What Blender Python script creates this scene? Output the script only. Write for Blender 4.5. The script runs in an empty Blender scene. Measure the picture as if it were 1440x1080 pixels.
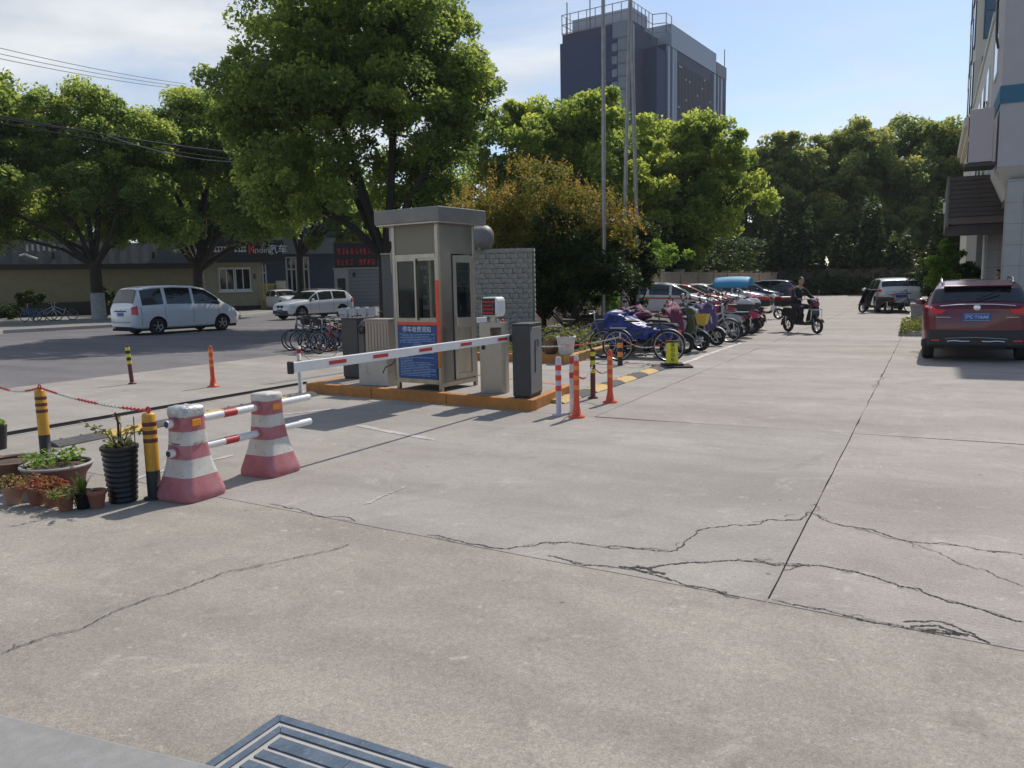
import bpy, bmesh, math, random
import numpy as np
from mathutils import Vector, Matrix
random.seed(7)
RNG = np.random.default_rng(11)
PI = math.pi
S = bpy.context.scene
COL = S.collection

# ---------------------------------------------------------------- camera, sky, sun, exposure
cam_d = bpy.data.cameras.new('camera')
cam = bpy.data.objects.new('camera', cam_d); COL.objects.link(cam)
cam_d.sensor_width = 36.0; cam_d.lens = 28.0; cam_d.clip_start = 0.05; cam_d.clip_end = 3000
HEAD, PITCH, ROLL = math.radians(27.8), math.radians(7.13), math.radians(1.2)
_r = Vector((math.cos(HEAD), math.sin(HEAD), 0)); _h = Vector((-math.sin(HEAD), math.cos(HEAD), 0)); _z = Vector((0, 0, 1))
_f = _h*math.cos(PITCH) - _z*math.sin(PITCH); _u = _h*math.sin(PITCH) + _z*math.cos(PITCH)
_R = _r*math.cos(ROLL) - _u*math.sin(ROLL); _U = _u*math.cos(ROLL) + _r*math.sin(ROLL)
cam.matrix_world = Matrix(((_R.x, _U.x, -_f.x, 0), (_R.y, _U.y, -_f.y, 0), (_R.z, _U.z, -_f.z, 1.62), (0, 0, 0, 1)))
S.camera = cam

SUN_EL, SUN_AZ = math.radians(50), math.radians(4.5)      # azimuth clockwise from +Y
W = bpy.data.worlds.new('World'); S.world = W; W.use_nodes = True
nt = W.node_tree; nt.nodes.clear()
def wn(t, **k):
    n = nt.nodes.new(t)
    for a, b in k.items(): setattr(n, a, b)
    return n
sky = wn('ShaderNodeTexSky', sky_type='NISHITA', sun_disc=False, sun_elevation=SUN_EL, sun_rotation=SUN_AZ)
sky.air_density = 1.0; sky.dust_density = 0.7; sky.ozone_density = 2.0
tc = wn('ShaderNodeTexCoord'); mp = wn('ShaderNodeMapping'); mp.inputs['Scale'].default_value = (1.6, 1.6, 6.5)
n1 = wn('ShaderNodeTexNoise'); n1.inputs['Scale'].default_value = 1.5; n1.inputs['Detail'].default_value = 8; n1.inputs['Roughness'].default_value = 0.58; n1.inputs['Distortion'].default_value = 0.5
sep = wn('ShaderNodeSeparateXYZ')
grad = wn('ShaderNodeMath', operation='MULTIPLY_ADD')      # more cloud towards -X (over the street)
grad.inputs[1].default_value = -0.34; grad.inputs[2].default_value = -0.10
addc = wn('ShaderNodeMath', operation='ADD')
cr = wn('ShaderNodeValToRGB'); cr.color_ramp.elements[0].position = 0.44; cr.color_ramp.elements[1].position = 0.72
mix = wn('ShaderNodeMixRGB'); 
n2 = wn('ShaderNodeTexNoise'); n2.inputs['Scale'].default_value = 2.2; n2.inputs['Detail'].default_value = 5
cr2 = wn('ShaderNodeValToRGB')
cr2.color_ramp.elements[0].position = 0.35; cr2.color_ramp.elements[0].color = (4.3, 4.75, 5.5, 1)
cr2.color_ramp.elements[1].position = 0.62; cr2.color_ramp.elements[1].color = (6.7, 6.9, 7.1, 1)
bg = wn('ShaderNodeBackground'); bg.inputs['Strength'].default_value = 0.112
out = wn('ShaderNodeOutputWorld')
lk = nt.links.new
lk(tc.outputs['Generated'], mp.inputs[0]); lk(mp.outputs[0], n1.inputs['Vector']); lk(mp.outputs[0], n2.inputs['Vector'])
lk(tc.outputs['Generated'], sep.inputs[0]); lk(sep.outputs['X'], grad.inputs[0])
lk(n1.outputs['Fac'], addc.inputs[0]); lk(grad.outputs[0], addc.inputs[1]); lk(addc.outputs[0], cr.inputs[0])
lk(n2.outputs['Fac'], cr2.inputs[0])
lk(cr.outputs[0], mix.inputs[0]); lk(sky.outputs[0], mix.inputs[1]); lk(cr2.outputs[0], mix.inputs[2])
lk(mix.outputs[0], bg.inputs[0]); lk(bg.outputs[0], out.inputs[0])

sun_d = bpy.data.lights.new('sun', 'SUN'); sun_d.energy = 3.5; sun_d.angle = math.radians(0.53); sun_d.color = (1.0, 0.94, 0.86)
sun = bpy.data.objects.new('sun', sun_d); COL.objects.link(sun)
sd = Vector((math.sin(SUN_AZ)*math.cos(SUN_EL), math.cos(SUN_AZ)*math.cos(SUN_EL), math.sin(SUN_EL)))
sun.location = sd*50; sun.rotation_euler = (-sd).to_track_quat('-Z', 'Y').to_euler()
S.view_settings.view_transform = 'Standard'; S.view_settings.look = 'None'
S.view_settings.exposure = 0.22; S.view_settings.gamma = 1.0; S.view_settings.use_curve_mapping = False
S.render.engine = 'CYCLES'
S.cycles.max_bounces = 9; S.cycles.diffuse_bounces = 7; S.cycles.glossy_bounces = 3; S.cycles.transmission_bounces = 5; S.cycles.transparent_max_bounces = 8

# ---------------------------------------------------------------- materials
M = {}
def mat(name, col, rough=0.7, metal=0.0, col2=None, scale=6.0, bump=0.0, bscale=60.0, spec=0.5, detail=6, lo=0.35, hi=0.65, emit=0.0, coat=0.0, stretch=None, trans=0.0, dirt=None):
    m = bpy.data.materials.new(name); m.use_nodes = True
    t = m.node_tree; b = t.nodes['Principled BSDF']; L = t.links.new
    b.inputs['Base Color'].default_value = (*col, 1); b.inputs['Roughness'].default_value = rough; b.inputs['Metallic'].default_value = metal
    b.inputs['Specular IOR Level'].default_value = spec
    if coat: b.inputs['Coat Weight'].default_value = coat; b.inputs['Coat Roughness'].default_value = 0.05
    if trans: b.inputs['Transmission Weight'].default_value = trans
    if emit: b.inputs['Emission Color'].default_value = (*col, 1); b.inputs['Emission Strength'].default_value = emit
    if col2 is not None or bump:
        tcn = t.nodes.new('ShaderNodeTexCoord'); src = tcn.outputs['Object']
        if stretch:
            mm = t.nodes.new('ShaderNodeMapping'); mm.inputs['Scale'].default_value = stretch; L(src, mm.inputs[0]); src = mm.outputs[0]
    if col2 is not None:
        n = t.nodes.new('ShaderNodeTexNoise'); n.inputs['Scale'].default_value = scale; n.inputs['Detail'].default_value = detail; n.inputs['Roughness'].default_value = 0.65
        r = t.nodes.new('ShaderNodeValToRGB'); r.color_ramp.elements[0].position = lo; r.color_ramp.elements[1].position = hi
        r.color_ramp.elements[0].color = (*col, 1); r.color_ramp.elements[1].color = (*col2, 1)
        L(src, n.inputs['Vector']); L(n.outputs['Fac'], r.inputs[0]); c = r.outputs[0]
        if dirt:
            n3 = t.nodes.new('ShaderNodeTexNoise'); n3.inputs['Scale'].default_value = scale*4.3; n3.inputs['Detail'].default_value = 4
            r3 = t.nodes.new('ShaderNodeValToRGB'); r3.color_ramp.elements[0].position = 0.58; r3.color_ramp.elements[1].position = 0.75
            mx = t.nodes.new('ShaderNodeMixRGB'); mx.inputs[2].default_value = (*dirt, 1)
            L(src, n3.inputs['Vector']); L(n3.outputs['Fac'], r3.inputs[0]); L(r3.outputs[0], mx.inputs[0]); L(c, mx.inputs[1]); c = mx.outputs[0]
        L(c, b.inputs['Base Color'])
    if bump:
        n = t.nodes.new('ShaderNodeTexNoise'); n.inputs['Scale'].default_value = bscale; n.inputs['Detail'].default_value = 5
        bb = t.nodes.new('ShaderNodeBump'); bb.inputs['Strength'].default_value = bump; bb.inputs['Distance'].default_value = 0.02
        L(src, n.inputs['Vector']); L(n.outputs['Fac'], bb.inputs['Height']); L(bb.outputs[0], b.inputs['Normal'])
    M[name] = m
    return m

def leaf_mat(name, cols, transl=0.35, rough=0.55):
    """cols: three colours picked per leaf by its own 'tint' value"""
    m = bpy.data.materials.new(name); m.use_nodes = True; t = m.node_tree; t.nodes.clear(); L = t.links.new
    a = t.nodes.new('ShaderNodeAttribute'); a.attribute_name = 'tint'
    r = t.nodes.new('ShaderNodeValToRGB'); r.color_ramp.elements[0].color = (*cols[0], 1); r.color_ramp.elements[1].color = (*cols[-1], 1)
    for i, c in enumerate(cols[1:-1]):
        e = r.color_ramp.elements.new((i+1)/(len(cols)-1)); e.color = (*c, 1)
    p = t.nodes.new('ShaderNodeBsdfPrincipled'); p.inputs['Roughness'].default_value = rough; p.inputs['Specular IOR Level'].default_value = 0.2
    tr = t.nodes.new('ShaderNodeBsdfTranslucent'); mx = t.nodes.new('ShaderNodeMixShader'); mx.inputs[0].default_value = transl
    o = t.nodes.new('ShaderNodeOutputMaterial')
    L(a.outputs['Fac'], r.inputs[0]); L(r.outputs[0], p.inputs['Base Color']); g = t.nodes.new('ShaderNodeMixRGB'); g.blend_type = 'MULTIPLY'; g.inputs[0].default_value = 1; g.inputs[2].default_value = (2.0, 1.85, 1.35, 1); L(r.outputs[0], g.inputs[1]); L(g.outputs[0], tr.inputs['Color'])
    L(p.outputs[0], mx.inputs[1]); L(tr.outputs[0], mx.inputs[2]); L(mx.outputs[0], o.inputs[0])
    M[name] = m; return m

def concrete_mat(name, dark, light, stain, speck, rib=0.0):
    m = bpy.data.materials.new(name); m.use_nodes = True; t = m.node_tree; b = t.nodes['Principled BSDF']; L = t.links.new
    N = t.nodes.new
    tcn = N('ShaderNodeTexCoord'); src = tcn.outputs['Object']
    def noise(sc, det, vec=src, rough=0.6, dist=0.0):
        n = N('ShaderNodeTexNoise'); n.inputs['Scale'].default_value = sc; n.inputs['Detail'].default_value = det; n.inputs['Roughness'].default_value = rough; n.inputs['Distortion'].default_value = dist
        L(vec, n.inputs['Vector']); return n.outputs['Fac']
    def ramp(f, p0, p1, c0=(0, 0, 0), c1=(1, 1, 1)):
        r = N('ShaderNodeValToRGB'); r.color_ramp.elements[0].position = p0; r.color_ramp.elements[1].position = p1
        r.color_ramp.elements[0].color = (*c0, 1); r.color_ramp.elements[1].color = (*c1, 1); L(f, r.inputs[0]); return r.outputs[0]
    def mixc(f, a, c, bl='MIX'):
        x = N('ShaderNodeMixRGB'); x.blend_type = bl
        if hasattr(f, 'is_linked'): L(f, x.inputs[0])
        else: x.inputs[0].default_value = f
        for s, v in ((1, a), (2, c)):
            if isinstance(v, tuple): x.inputs[s].default_value = (*v, 1)
            else: L(v, x.inputs[s])
        return x.outputs[0]
    st = N('ShaderNodeMapping'); st.inputs['Scale'].default_value = (0.35, 1.6, 1); L(src, st.inputs[0])
    c = ramp(noise(0.55, 7, st.outputs[0], 0.65, 0.4), 0.32, 0.68, dark, light)
    c = mixc(ramp(noise(2.3, 6, src, 0.7, 0.6), 0.52, 0.72), c, stain)
    c = mixc(ramp(noise(7.0, 5, src, 0.75), 0.60, 0.74), c, tuple(min(1, v*1.28) for v in light))
    c = mixc(0.68, c, ramp(noise(120, 3, src, 0.85), 0.33, 0.67, (0.56, 0.56, 0.56), (1.38, 1.38, 1.38)), 'MULTIPLY')
    c = mixc(0.45, c, ramp(noise(34, 5, src, 0.85), 0.32, 0.68, (0.62, 0.61, 0.60), (1.36, 1.36, 1.36)), 'MULTIPLY')
    c = mixc(0.8, c, ramp(noise(0.9, 8, src, 0.7, 1.2), 0.30, 0.70, (0.84, 0.83, 0.81), (1.12, 1.12, 1.11)), 'MULTIPLY')
    c = mixc(ramp(noise(1.5, 12, src, 0.82, 0.7), 0.57, 0.70, (0, 0, 0), (.75, .75, .75)), c, tuple(min(1, v*1.36) for v in light))
    c = mixc(ramp(noise(1.3, 9, src, 0.75, 1.6), 0.57, 0.72, (0, 0, 0), (.6, .6, .6)), c, tuple(v*.62 for v in dark))
    vo = N('ShaderNodeTexVoronoi'); vo.inputs['Scale'].default_value = 13.0; L(src, vo.inputs['Vector'])
    c = mixc(ramp(vo.outputs['Distance'], 0.03, 0.06, (.7, .7, .7), (0, 0, 0)), c, speck)
    vo2 = N('ShaderNodeTexVoronoi'); vo2.inputs['Scale'].default_value = 2.1; L(src, vo2.inputs['Vector'])
    c = mixc(ramp(vo2.outputs['Distance'], 0.015, 0.045, (.8, .8, .8), (0, 0, 0)), c, tuple(v*0.35 for v in dark))
    L(c, b.inputs['Base Color']); b.inputs['Roughness'].default_value = 0.86; b.inputs['Specular IOR Level'].default_value = 0.35
    bb = N('ShaderNodeBump'); bb.inputs['Strength'].default_value = 0.55; bb.inputs['Distance'].default_value = 0.006
    h = noise(85, 4, src, 0.75)
    if rib:
        wv = N('ShaderNodeTexWave'); wv.bands_direction = 'Y'; wv.inputs['Scale'].default_value = 9.0; wv.inputs['Distortion'].default_value = 1.2; wv.inputs['Detail'].default_value = 2; L(src, wv.inputs['Vector'])
        ad = N('ShaderNodeMath'); ad.operation = 'MULTIPLY_ADD'; ad.inputs[1].default_value = rib
        L(wv.outputs['Fac'], ad.inputs[0]); L(h, ad.inputs[2]); h = ad.outputs[0]
    L(h, bb.inputs['Height']); L(bb.outputs[0], b.inputs['Normal'])
    M[name] = m; return m

def glass_mat(name, tint, rough=0.03, alpha=0.35):
    """thin pane: reflective dark sheet that lets part of the light through"""
    m = bpy.data.materials.new(name); m.use_nodes = True; t = m.node_tree; t.nodes.clear(); L = t.links.new
    tr = t.nodes.new('ShaderNodeBsdfTransparent'); tr.inputs['Color'].default_value = (*tint, 1)
    gl = t.nodes.new('ShaderNodeBsdfPrincipled'); gl.inputs['Base Color'].default_value = (0.012, 0.014, 0.016, 1); gl.inputs['Roughness'].default_value = rough; gl.inputs['Specular IOR Level'].default_value = 0.8
    mx = t.nodes.new('ShaderNodeMixShader'); mx.inputs[0].default_value = 1-alpha; o = t.nodes.new('ShaderNodeOutputMaterial')
    L(tr.outputs[0], mx.inputs[1]); L(gl.outputs[0], mx.inputs[2]); L(mx.outputs[0], o.inputs[0]); M[name] = m; return m

concrete_mat('concrete_drive', (0.282, 0.255, 0.230), (0.398, 0.362, 0.330), (0.300, 0.270, 0.240), (0.55, 0.52, 0.48), rib=0.35)
concrete_mat('concrete_apron', (0.246, 0.224, 0.193), (0.378, 0.344, 0.297), (0.268, 0.242, 0.211), (0.58, 0.55, 0.50))
concrete_mat('concrete_lane', (0.27, 0.247, 0.222), (0.375, 0.345, 0.308), (0.29, 0.268, 0.243), (0.5, 0.48, 0.46))
concrete_mat('asphalt', (0.125, 0.118, 0.122), (0.19, 0.18, 0.184), (0.14, 0.133, 0.137), (0.26, 0.25, 0.25))
concrete_mat('pavement', (0.20, 0.19, 0.175), (0.28, 0.265, 0.24), (0.22, 0.205, 0.19), (0.4, 0.38, 0.36))
mat('earth', (0.10, 0.085, 0.062), 0.95, col2=(0.15, 0.13, 0.10), scale=0.8, bump=0.4, bscale=8)
mat('joint_filler', (0.035, 0.032, 0.03), 0.95, col2=(0.06, 0.055, 0.05), scale=20)
mat('crack_fill', (0.022, 0.021, 0.019), 0.95, col2=(0.09, 0.083, 0.074), scale=30)
mat('road_paint', (0.62, 0.61, 0.57), 0.8, col2=(0.34, 0.32, 0.30), scale=7, lo=0.45, hi=0.62)
mat('worn_paint', (0.46, 0.44, 0.42), 0.85, col2=(0.33, 0.31, 0.29), scale=9, lo=0.40, hi=0.6)
mat('kerb_orange', (0.50, 0.20, 0.035), 0.75, col2=(0.34, 0.15, 0.05), scale=7, bump=0.25, bscale=60, dirt=(0.22, 0.17, 0.12))
mat('kerb_yellow', (0.56, 0.30, 0.05), 0.75, col2=(0.40, 0.24, 0.10), scale=7, bump=0.25, bscale=60, dirt=(0.30, 0.24, 0.18))
mat('step_stone', (0.23, 0.225, 0.215), 0.8, col2=(0.28, 0.27, 0.26), scale=14, bump=0.15, bscale=120)
mat('slate_blue', (0.055, 0.085, 0.125), 0.45, col2=(0.10, 0.135, 0.18), scale=9, bump=0.1, bscale=80, dirt=(0.16, 0.19, 0.22))
mat('strip_stone', (0.36, 0.34, 0.31), 0.6, col2=(0.42, 0.40, 0.37), scale=12)
mat('steel', (0.33, 0.31, 0.28), 0.30, 0.9, col2=(0.42, 0.40, 0.36), scale=4, stretch=(1, 1, 0.2), bump=0.02, bscale=30)
mat('steel_warm', (0.33, 0.30, 0.245), 0.26, 0.92, col2=(0.43, 0.40, 0.34), scale=5, stretch=(1, 1, 0.2), bump=0.02, bscale=30)
mat('steel_roof', (0.17, 0.165, 0.155), 0.5, 0.5, col2=(0.22, 0.215, 0.20), scale=3)
mat('brushed_kiosk', (0.33, 0.305, 0.27), 0.34, 0.9, col2=(0.42, 0.39, 0.35), scale=30, stretch=(8, 8, 0.4))
mat('booth_cream', (0.20, 0.187, 0.15), 0.55, col2=(0.20, 0.18, 0.12), scale=2)
mat('booth_grey', (0.26, 0.255, 0.245), 0.22, 0.92, col2=(0.20, 0.197, 0.19), scale=2.2, bump=0.06, bscale=3)
mat('charcoal', (0.038, 0.038, 0.040), 0.5, col2=(0.05, 0.05, 0.052), scale=8)
mat('charcoal_light', (0.16, 0.16, 0.162), 0.5, col2=(0.19, 0.19, 0.19), scale=8)
mat('black', (0.015, 0.015, 0.016), 0.5)
mat('rubber', (0.020, 0.020, 0.021), 0.85, col2=(0.035, 0.034, 0.033), scale=30, bump=0.15, bscale=90)
mat('bump_rubber', (0.055, 0.055, 0.057), 0.85, col2=(0.10, 0.097, 0.093), scale=14, bump=0.3, bscale=70)
mat('bump_yellow', (0.60, 0.36, 0.06), 0.7, col2=(0.42, 0.29, 0.11), scale=9, bump=0.3, bscale=70, dirt=(0.22, 0.18, 0.12))
mat('white_paint', (0.74, 0.73, 0.72), 0.45, col2=(0.66, 0.65, 0.64), scale=5)
mat('white_dirty', (0.66, 0.64, 0.61), 0.6, col2=(0.50, 0.48, 0.45), scale=9, dirt=(0.34, 0.31, 0.28))
mat('red_paint', (0.50, 0.035, 0.035), 0.5, col2=(0.42, 0.04, 0.04), scale=9)
mat('red_bright', (0.72, 0.06, 0.03), 0.5)
mat('orange_red', (0.74, 0.085, 0.03), 0.5, col2=(0.62, 0.075, 0.03), scale=10)
mat('orange_band', (0.80, 0.26, 0.05), 0.4)
mat('lime_band', (0.62, 0.58, 0.04), 0.4)
mat('band_brown', (0.16, 0.035, 0.03), 0.6, col2=(0.10, 0.03, 0.025), scale=12)
mat('lilac_white', (0.60, 0.54, 0.62), 0.55, col2=(0.52, 0.47, 0.54), scale=8)
mat('bollard_yellow', (0.62, 0.31, 0.02), 0.5, col2=(0.54, 0.27, 0.03), scale=8, dirt=(0.35, 0.2, 0.06))
mat('bollard_black', (0.028, 0.025, 0.024), 0.6)
mat('faded_red', (0.41, 0.125, 0.14), 0.75, col2=(0.47, 0.23, 0.24), scale=5, lo=0.4, hi=0.72, dirt=(0.28, 0.11, 0.11))
mat('barrier_white', (0.62, 0.59, 0.54), 0.7, col2=(0.52, 0.48, 0.43), scale=6, dirt=(0.36, 0.32, 0.28))
mat('amber', (0.80, 0.28, 0.02), 0.3)
mat('silver_tape', (0.60, 0.60, 0.58), 0.42, 0.3, col2=(0.40, 0.40, 0.39), scale=22, bump=0.8, bscale=26)
mat('sign_blue', (0.012, 0.060, 0.20), 0.5, col2=(0.016, 0.075, 0.23), scale=6)
mat('sign_white', (0.72, 0.74, 0.76), 0.5)
mat('print_pale', (0.22, 0.34, 0.52), 0.5)
mat('stone_wall', (0.25, 0.232, 0.195), 0.8, col2=(0.42, 0.39, 0.34), scale=9, bump=0.9, bscale=22, dirt=(0.14, 0.13, 0.11))
mat('tank_grey', (0.20, 0.195, 0.185), 0.55, col2=(0.15, 0.145, 0.138), scale=3, dirt=(0.10, 0.095, 0.09))
mat('mortar', (0.13, 0.12, 0.105), 0.95, col2=(0.18, 0.17, 0.15), scale=20)
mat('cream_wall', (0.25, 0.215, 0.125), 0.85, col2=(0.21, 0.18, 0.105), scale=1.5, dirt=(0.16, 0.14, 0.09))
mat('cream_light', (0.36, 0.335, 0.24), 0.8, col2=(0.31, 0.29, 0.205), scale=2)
mat('wall_base', (0.05, 0.04, 0.036), 0.85)
mat('corrugated', (0.085, 0.085, 0.083), 0.6, col2=(0.065, 0.065, 0.064), scale=2)
mat('fascia_black', (0.020, 0.020, 0.024), 0.55)
mat('roof_blue_white', (0.55, 0.62, 0.70), 0.5)
mat('yellow_gate', (0.44, 0.33, 0.10), 0.6)
mat('blue_grey', (0.085, 0.110, 0.165), 0.75, col2=(0.072, 0.094, 0.14), scale=2)
mat('grey_board', (0.26, 0.27, 0.28), 0.7, col2=(0.22, 0.23, 0.24), scale=3)
mat('kiosk_white', (0.42, 0.40, 0.36), 0.7)
mat('window_white', (0.66, 0.66, 0.64), 0.5)
mat('led_red', (0.45, 0.012, 0.035), 0.5, emit=0.10)
mat('led_board', (0.012, 0.008, 0.010), 0.4)
mat('glass_dark', (0.014, 0.018, 0.024), 0.04, spec=0.8)
mat('glass_blue', (0.05, 0.085, 0.13), 0.05, spec=0.9)
glass_mat('pane', (0.9, 0.95, 0.93), alpha=0.62)
glass_mat('car_glass', (0.5, 0.55, 0.55), alpha=0.10)
mat('bark', (0.060, 0.048, 0.038), 0.95, col2=(0.035, 0.028, 0.022), scale=8, stretch=(3, 3, 0.6), bump=0.8, bscale=25)
mat('limewash', (0.42, 0.41, 0.38), 0.9, col2=(0.30, 0.28, 0.26), scale=8)
mat('cable', (0.02, 0.02, 0.02), 0.6); mat('cable_pale', (0.16, 0.16, 0.165), 0.6)
mat('pole_metal', (0.38, 0.36, 0.34), 0.45, 0.6, col2=(0.28, 0.26, 0.24), scale=3)
mat('plinth', (0.085, 0.042, 0.030), 0.7, col2=(0.11, 0.055, 0.04), scale=5)
mat('terracotta', (0.26, 0.10, 0.065), 0.85, col2=(0.34, 0.16, 0.11), scale=7, dirt=(0.20, 0.13, 0.10))
mat('terracotta_pale', (0.44, 0.27, 0.20), 0.85, col2=(0.36, 0.21, 0.16), scale=8, dirt=(0.30, 0.22, 0.18))
mat('glaze_brown', (0.12, 0.062, 0.035), 0.4, col2=(0.17, 0.09, 0.05), scale=6)
mat('basin_maroon', (0.16, 0.065, 0.06), 0.6, col2=(0.13, 0.06, 0.055), scale=6)
mat('basin_rim', (0.30, 0.29, 0.28), 0.6)
mat('pot_black', (0.012, 0.013, 0.016), 0.38)
mat('soil', (0.075, 0.05, 0.035), 0.95, col2=(0.12, 0.085, 0.06), scale=30, bump=1, bscale=60)
mat('ac_cream', (0.46, 0.43, 0.38), 0.6, col2=(0.40, 0.37, 0.33), scale=4, dirt=(0.3, 0.27, 0.23))
mat('ac_pink', (0.46, 0.40, 0.40), 0.6)
mat('cabinet_beige', (0.40, 0.33, 0.27), 0.5, 0.3, col2=(0.34, 0.28, 0.23), scale=4, stretch=(5, 5, 0.4))
mat('facade_grey', (0.47, 0.45, 0.46), 0.8, col2=(0.44, 0.42, 0.43), scale=1.5)
mat('facade_pale', (0.58, 0.58, 0.55), 0.8)
mat('facade_stripe', (0.045, 0.16, 0.25), 0.7)
mat('tile_grey', (0.42, 0.41, 0.395), 0.5, col2=(0.38, 0.37, 0.355), scale=3)
mat('canopy_dark', (0.055, 0.045, 0.042), 0.6, col2=(0.07, 0.055, 0.05), scale=3)
mat('canopy_side', (0.16, 0.15, 0.14), 0.6)
mat('soffit', (0.13, 0.10, 0.095), 0.8)
mat('tower_pale', (0.60, 0.56, 0.46), 0.8, col2=(0.56, 0.52, 0.43), scale=0.6)
mat('tower_navy', (0.018, 0.034, 0.095), 0.65, col2=(0.023, 0.040, 0.105), scale=0.05, stretch=(1, 1, 0.3), spec=0.12)
mat('tower_glass', (0.055, 0.10, 0.14), 0.12, col2=(0.08, 0.13, 0.17), scale=0.12, spec=0.8)
mat('tower_side', (0.045, 0.045, 0.095), 0.55, col2=(0.03, 0.033, 0.07), scale=0.15, spec=0.12)
mat('tower_fin', (0.11, 0.085, 0.115), 0.5); mat('tower_light', (0.27, 0.31, 0.38), 0.5); mat('tower_rail', (0.20, 0.18, 0.22), 0.5)
mat('screen_film', (0.34, 0.37, 0.44), 0.5)
mat('wall_cream2', (0.40, 0.33, 0.25), 0.85, col2=(0.30, 0.25, 0.19), scale=1.2, dirt=(0.20, 0.17, 0.13))
mat('wall_dark', (0.12, 0.11, 0.095), 0.9, col2=(0.09, 0.085, 0.075), scale=1.2)
for nm, c in dict(car_white=(0.72, 0.72, 0.73), car_red=(0.125, 0.007, 0.018), car_silver=(0.42, 0.42, 0.45), car_navy=(0.016, 0.024, 0.075), car_red2=(0.42, 0.03, 0.04), car_teal=(0.02, 0.045, 0.075)).items():
    mat(nm, c, 0.32, 0.35 if 'silver' in nm else 0.0, coat=0.8, col2=tuple(v*0.93 for v in c), scale=3)
mat('plastic_dark', (0.03, 0.03, 0.032), 0.6); mat('chrome', (0.75, 0.75, 0.76), 0.12, 1.0); mat('rim_silver', (0.45, 0.45, 0.46), 0.35, 0.8)
mat('lamp_red', (0.62, 0.012, 0.03), 0.12, spec=0.8); mat('lamp_clear', (0.66, 0.62, 0.62), 0.1, spec=0.8); mat('plate_blue', (0.02, 0.09, 0.36), 0.4)
mat('orange_stripe', (0.62, 0.13, 0.07), 0.5); mat('underbody', (0.008, 0.008, 0.008), 0.9)
mat('skin', (0.40, 0.24, 0.17), 0.6); mat('hair', (0.012, 0.011, 0.011), 0.5); mat('jacket', (0.018, 0.019, 0.023), 0.85, bump=0.3, bscale=14); mat('trousers', (0.025, 0.025, 0.03), 0.85)
mat('shoe', (0.03, 0.028, 0.026), 0.6); mat('eye', (0.02, 0.015, 0.012), 0.3); mat('lips', (0.30, 0.13, 0.11), 0.6)
mat('tarp_blue', (0.014, 0.040, 0.22), 0.45, col2=(0.009, 0.026, 0.15), scale=3, bump=0.5, bscale=7)
mat('quilt_purple', (0.10, 0.065, 0.16), 0.8, bump=0.5, bscale=10); mat('quilt_pink', (0.26, 0.05, 0.10), 0.8, col2=(0.48, 0.32, 0.36), scale=9, lo=.48, hi=.56, bump=0.5, bscale=10)
mat('bag_magenta', (0.14, 0.02, 0.055), 0.7, bump=0.3, bscale=12); mat('umbrella_blue', (0.06, 0.30, 0.48), 0.6); mat('umbrella_navy', (0.03, 0.10, 0.22), 0.6)
mat('basket_white', (0.62, 0.62, 0.62), 0.5); mat('frame_orange', (0.62, 0.10, 0.03), 0.4); mat('frame_blue', (0.03, 0.16, 0.42), 0.4); mat('frame_dark', (0.03, 0.03, 0.035), 0.4); mat('frame_steel_blue', (0.08, 0.12, 0.22), 0.4); mat('frame_silver', (0.5, 0.5, 0.5), 0.35, 0.6)
for nm, c in dict(sc_green=(0.07, 0.10, 0.05), sc_silver=(0.42, 0.42, 0.43), sc_black=(0.02, 0.02, 0.022), sc_pink=(0.48, 0.05, 0.14), sc_red=(0.40, 0.02, 0.035), sc_maroon=(0.16, 0.012, 0.022), sc_white=(0.66, 0.65, 0.64), sc_navy=(0.03, 0.04, 0.12)).items(): mat(nm, c, 0.3, coat=0.4)
mat('seat_black', (0.018, 0.018, 0.018), 0.65); mat('box_yellow', (0.55, 0.40, 0.05), 0.5); mat('sign_yellow', (0.70, 0.66, 0.02), 0.5); mat('mat_dark', (0.06, 0.025, 0.022), 0.85)
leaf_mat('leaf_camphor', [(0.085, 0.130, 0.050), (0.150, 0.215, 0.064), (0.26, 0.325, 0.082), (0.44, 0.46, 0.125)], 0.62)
leaf_mat('leaf_yellowgreen', [(0.100, 0.155, 0.048), (0.180, 0.250, 0.062), (0.29, 0.35, 0.078), (0.44, 0.45, 0.110)], 0.62)
leaf_mat('leaf_far', [(0.105, 0.150, 0.080), (0.15, 0.205, 0.088), (0.25, 0.275, 0.092), (0.44, 0.39, 0.12)], 0.62)
leaf_mat('leaf_autumn', [(0.065, 0.085, 0.024), (0.12, 0.14, 0.032), (0.22, 0.165, 0.040), (0.36, 0.23, 0.060)], 0.45)
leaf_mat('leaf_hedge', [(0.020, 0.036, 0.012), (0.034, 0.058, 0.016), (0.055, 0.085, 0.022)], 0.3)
leaf_mat('leaf_fresh', [(0.07, 0.14, 0.02), (0.14, 0.24, 0.04), (0.26, 0.36, 0.07)], 0.45)
leaf_mat('leaf_dry', [(0.16, 0.09, 0.04), (0.30, 0.19, 0.07), (0.10, 0.12, 0.03)], 0.25)
leaf_mat('leaf_reddish', [(0.24, 0.05, 0.03), (0.36, 0.12, 0.06), (0.13, 0.15, 0.04)], 0.25)
leaf_mat('leaf_grassy', [(0.08, 0.10, 0.03), (0.16, 0.19, 0.05), (0.26, 0.24, 0.09)], 0.3)

hz = bpy.data.materials.new('haze'); hz.use_nodes = True; hz.node_tree.nodes.clear()
_v = hz.node_tree.nodes.new('ShaderNodeVolumePrincipled'); _v.inputs['Color'].default_value = (0.86, 0.93, 1, 1); _v.inputs['Density'].default_value = 0.0002; _v.inputs['Anisotropy'].default_value = 0.25
_o = hz.node_tree.nodes.new('ShaderNodeOutputMaterial'); hz.node_tree.links.new(_v.outputs[0], _o.inputs['Volume']); M['haze'] = hz
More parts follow.
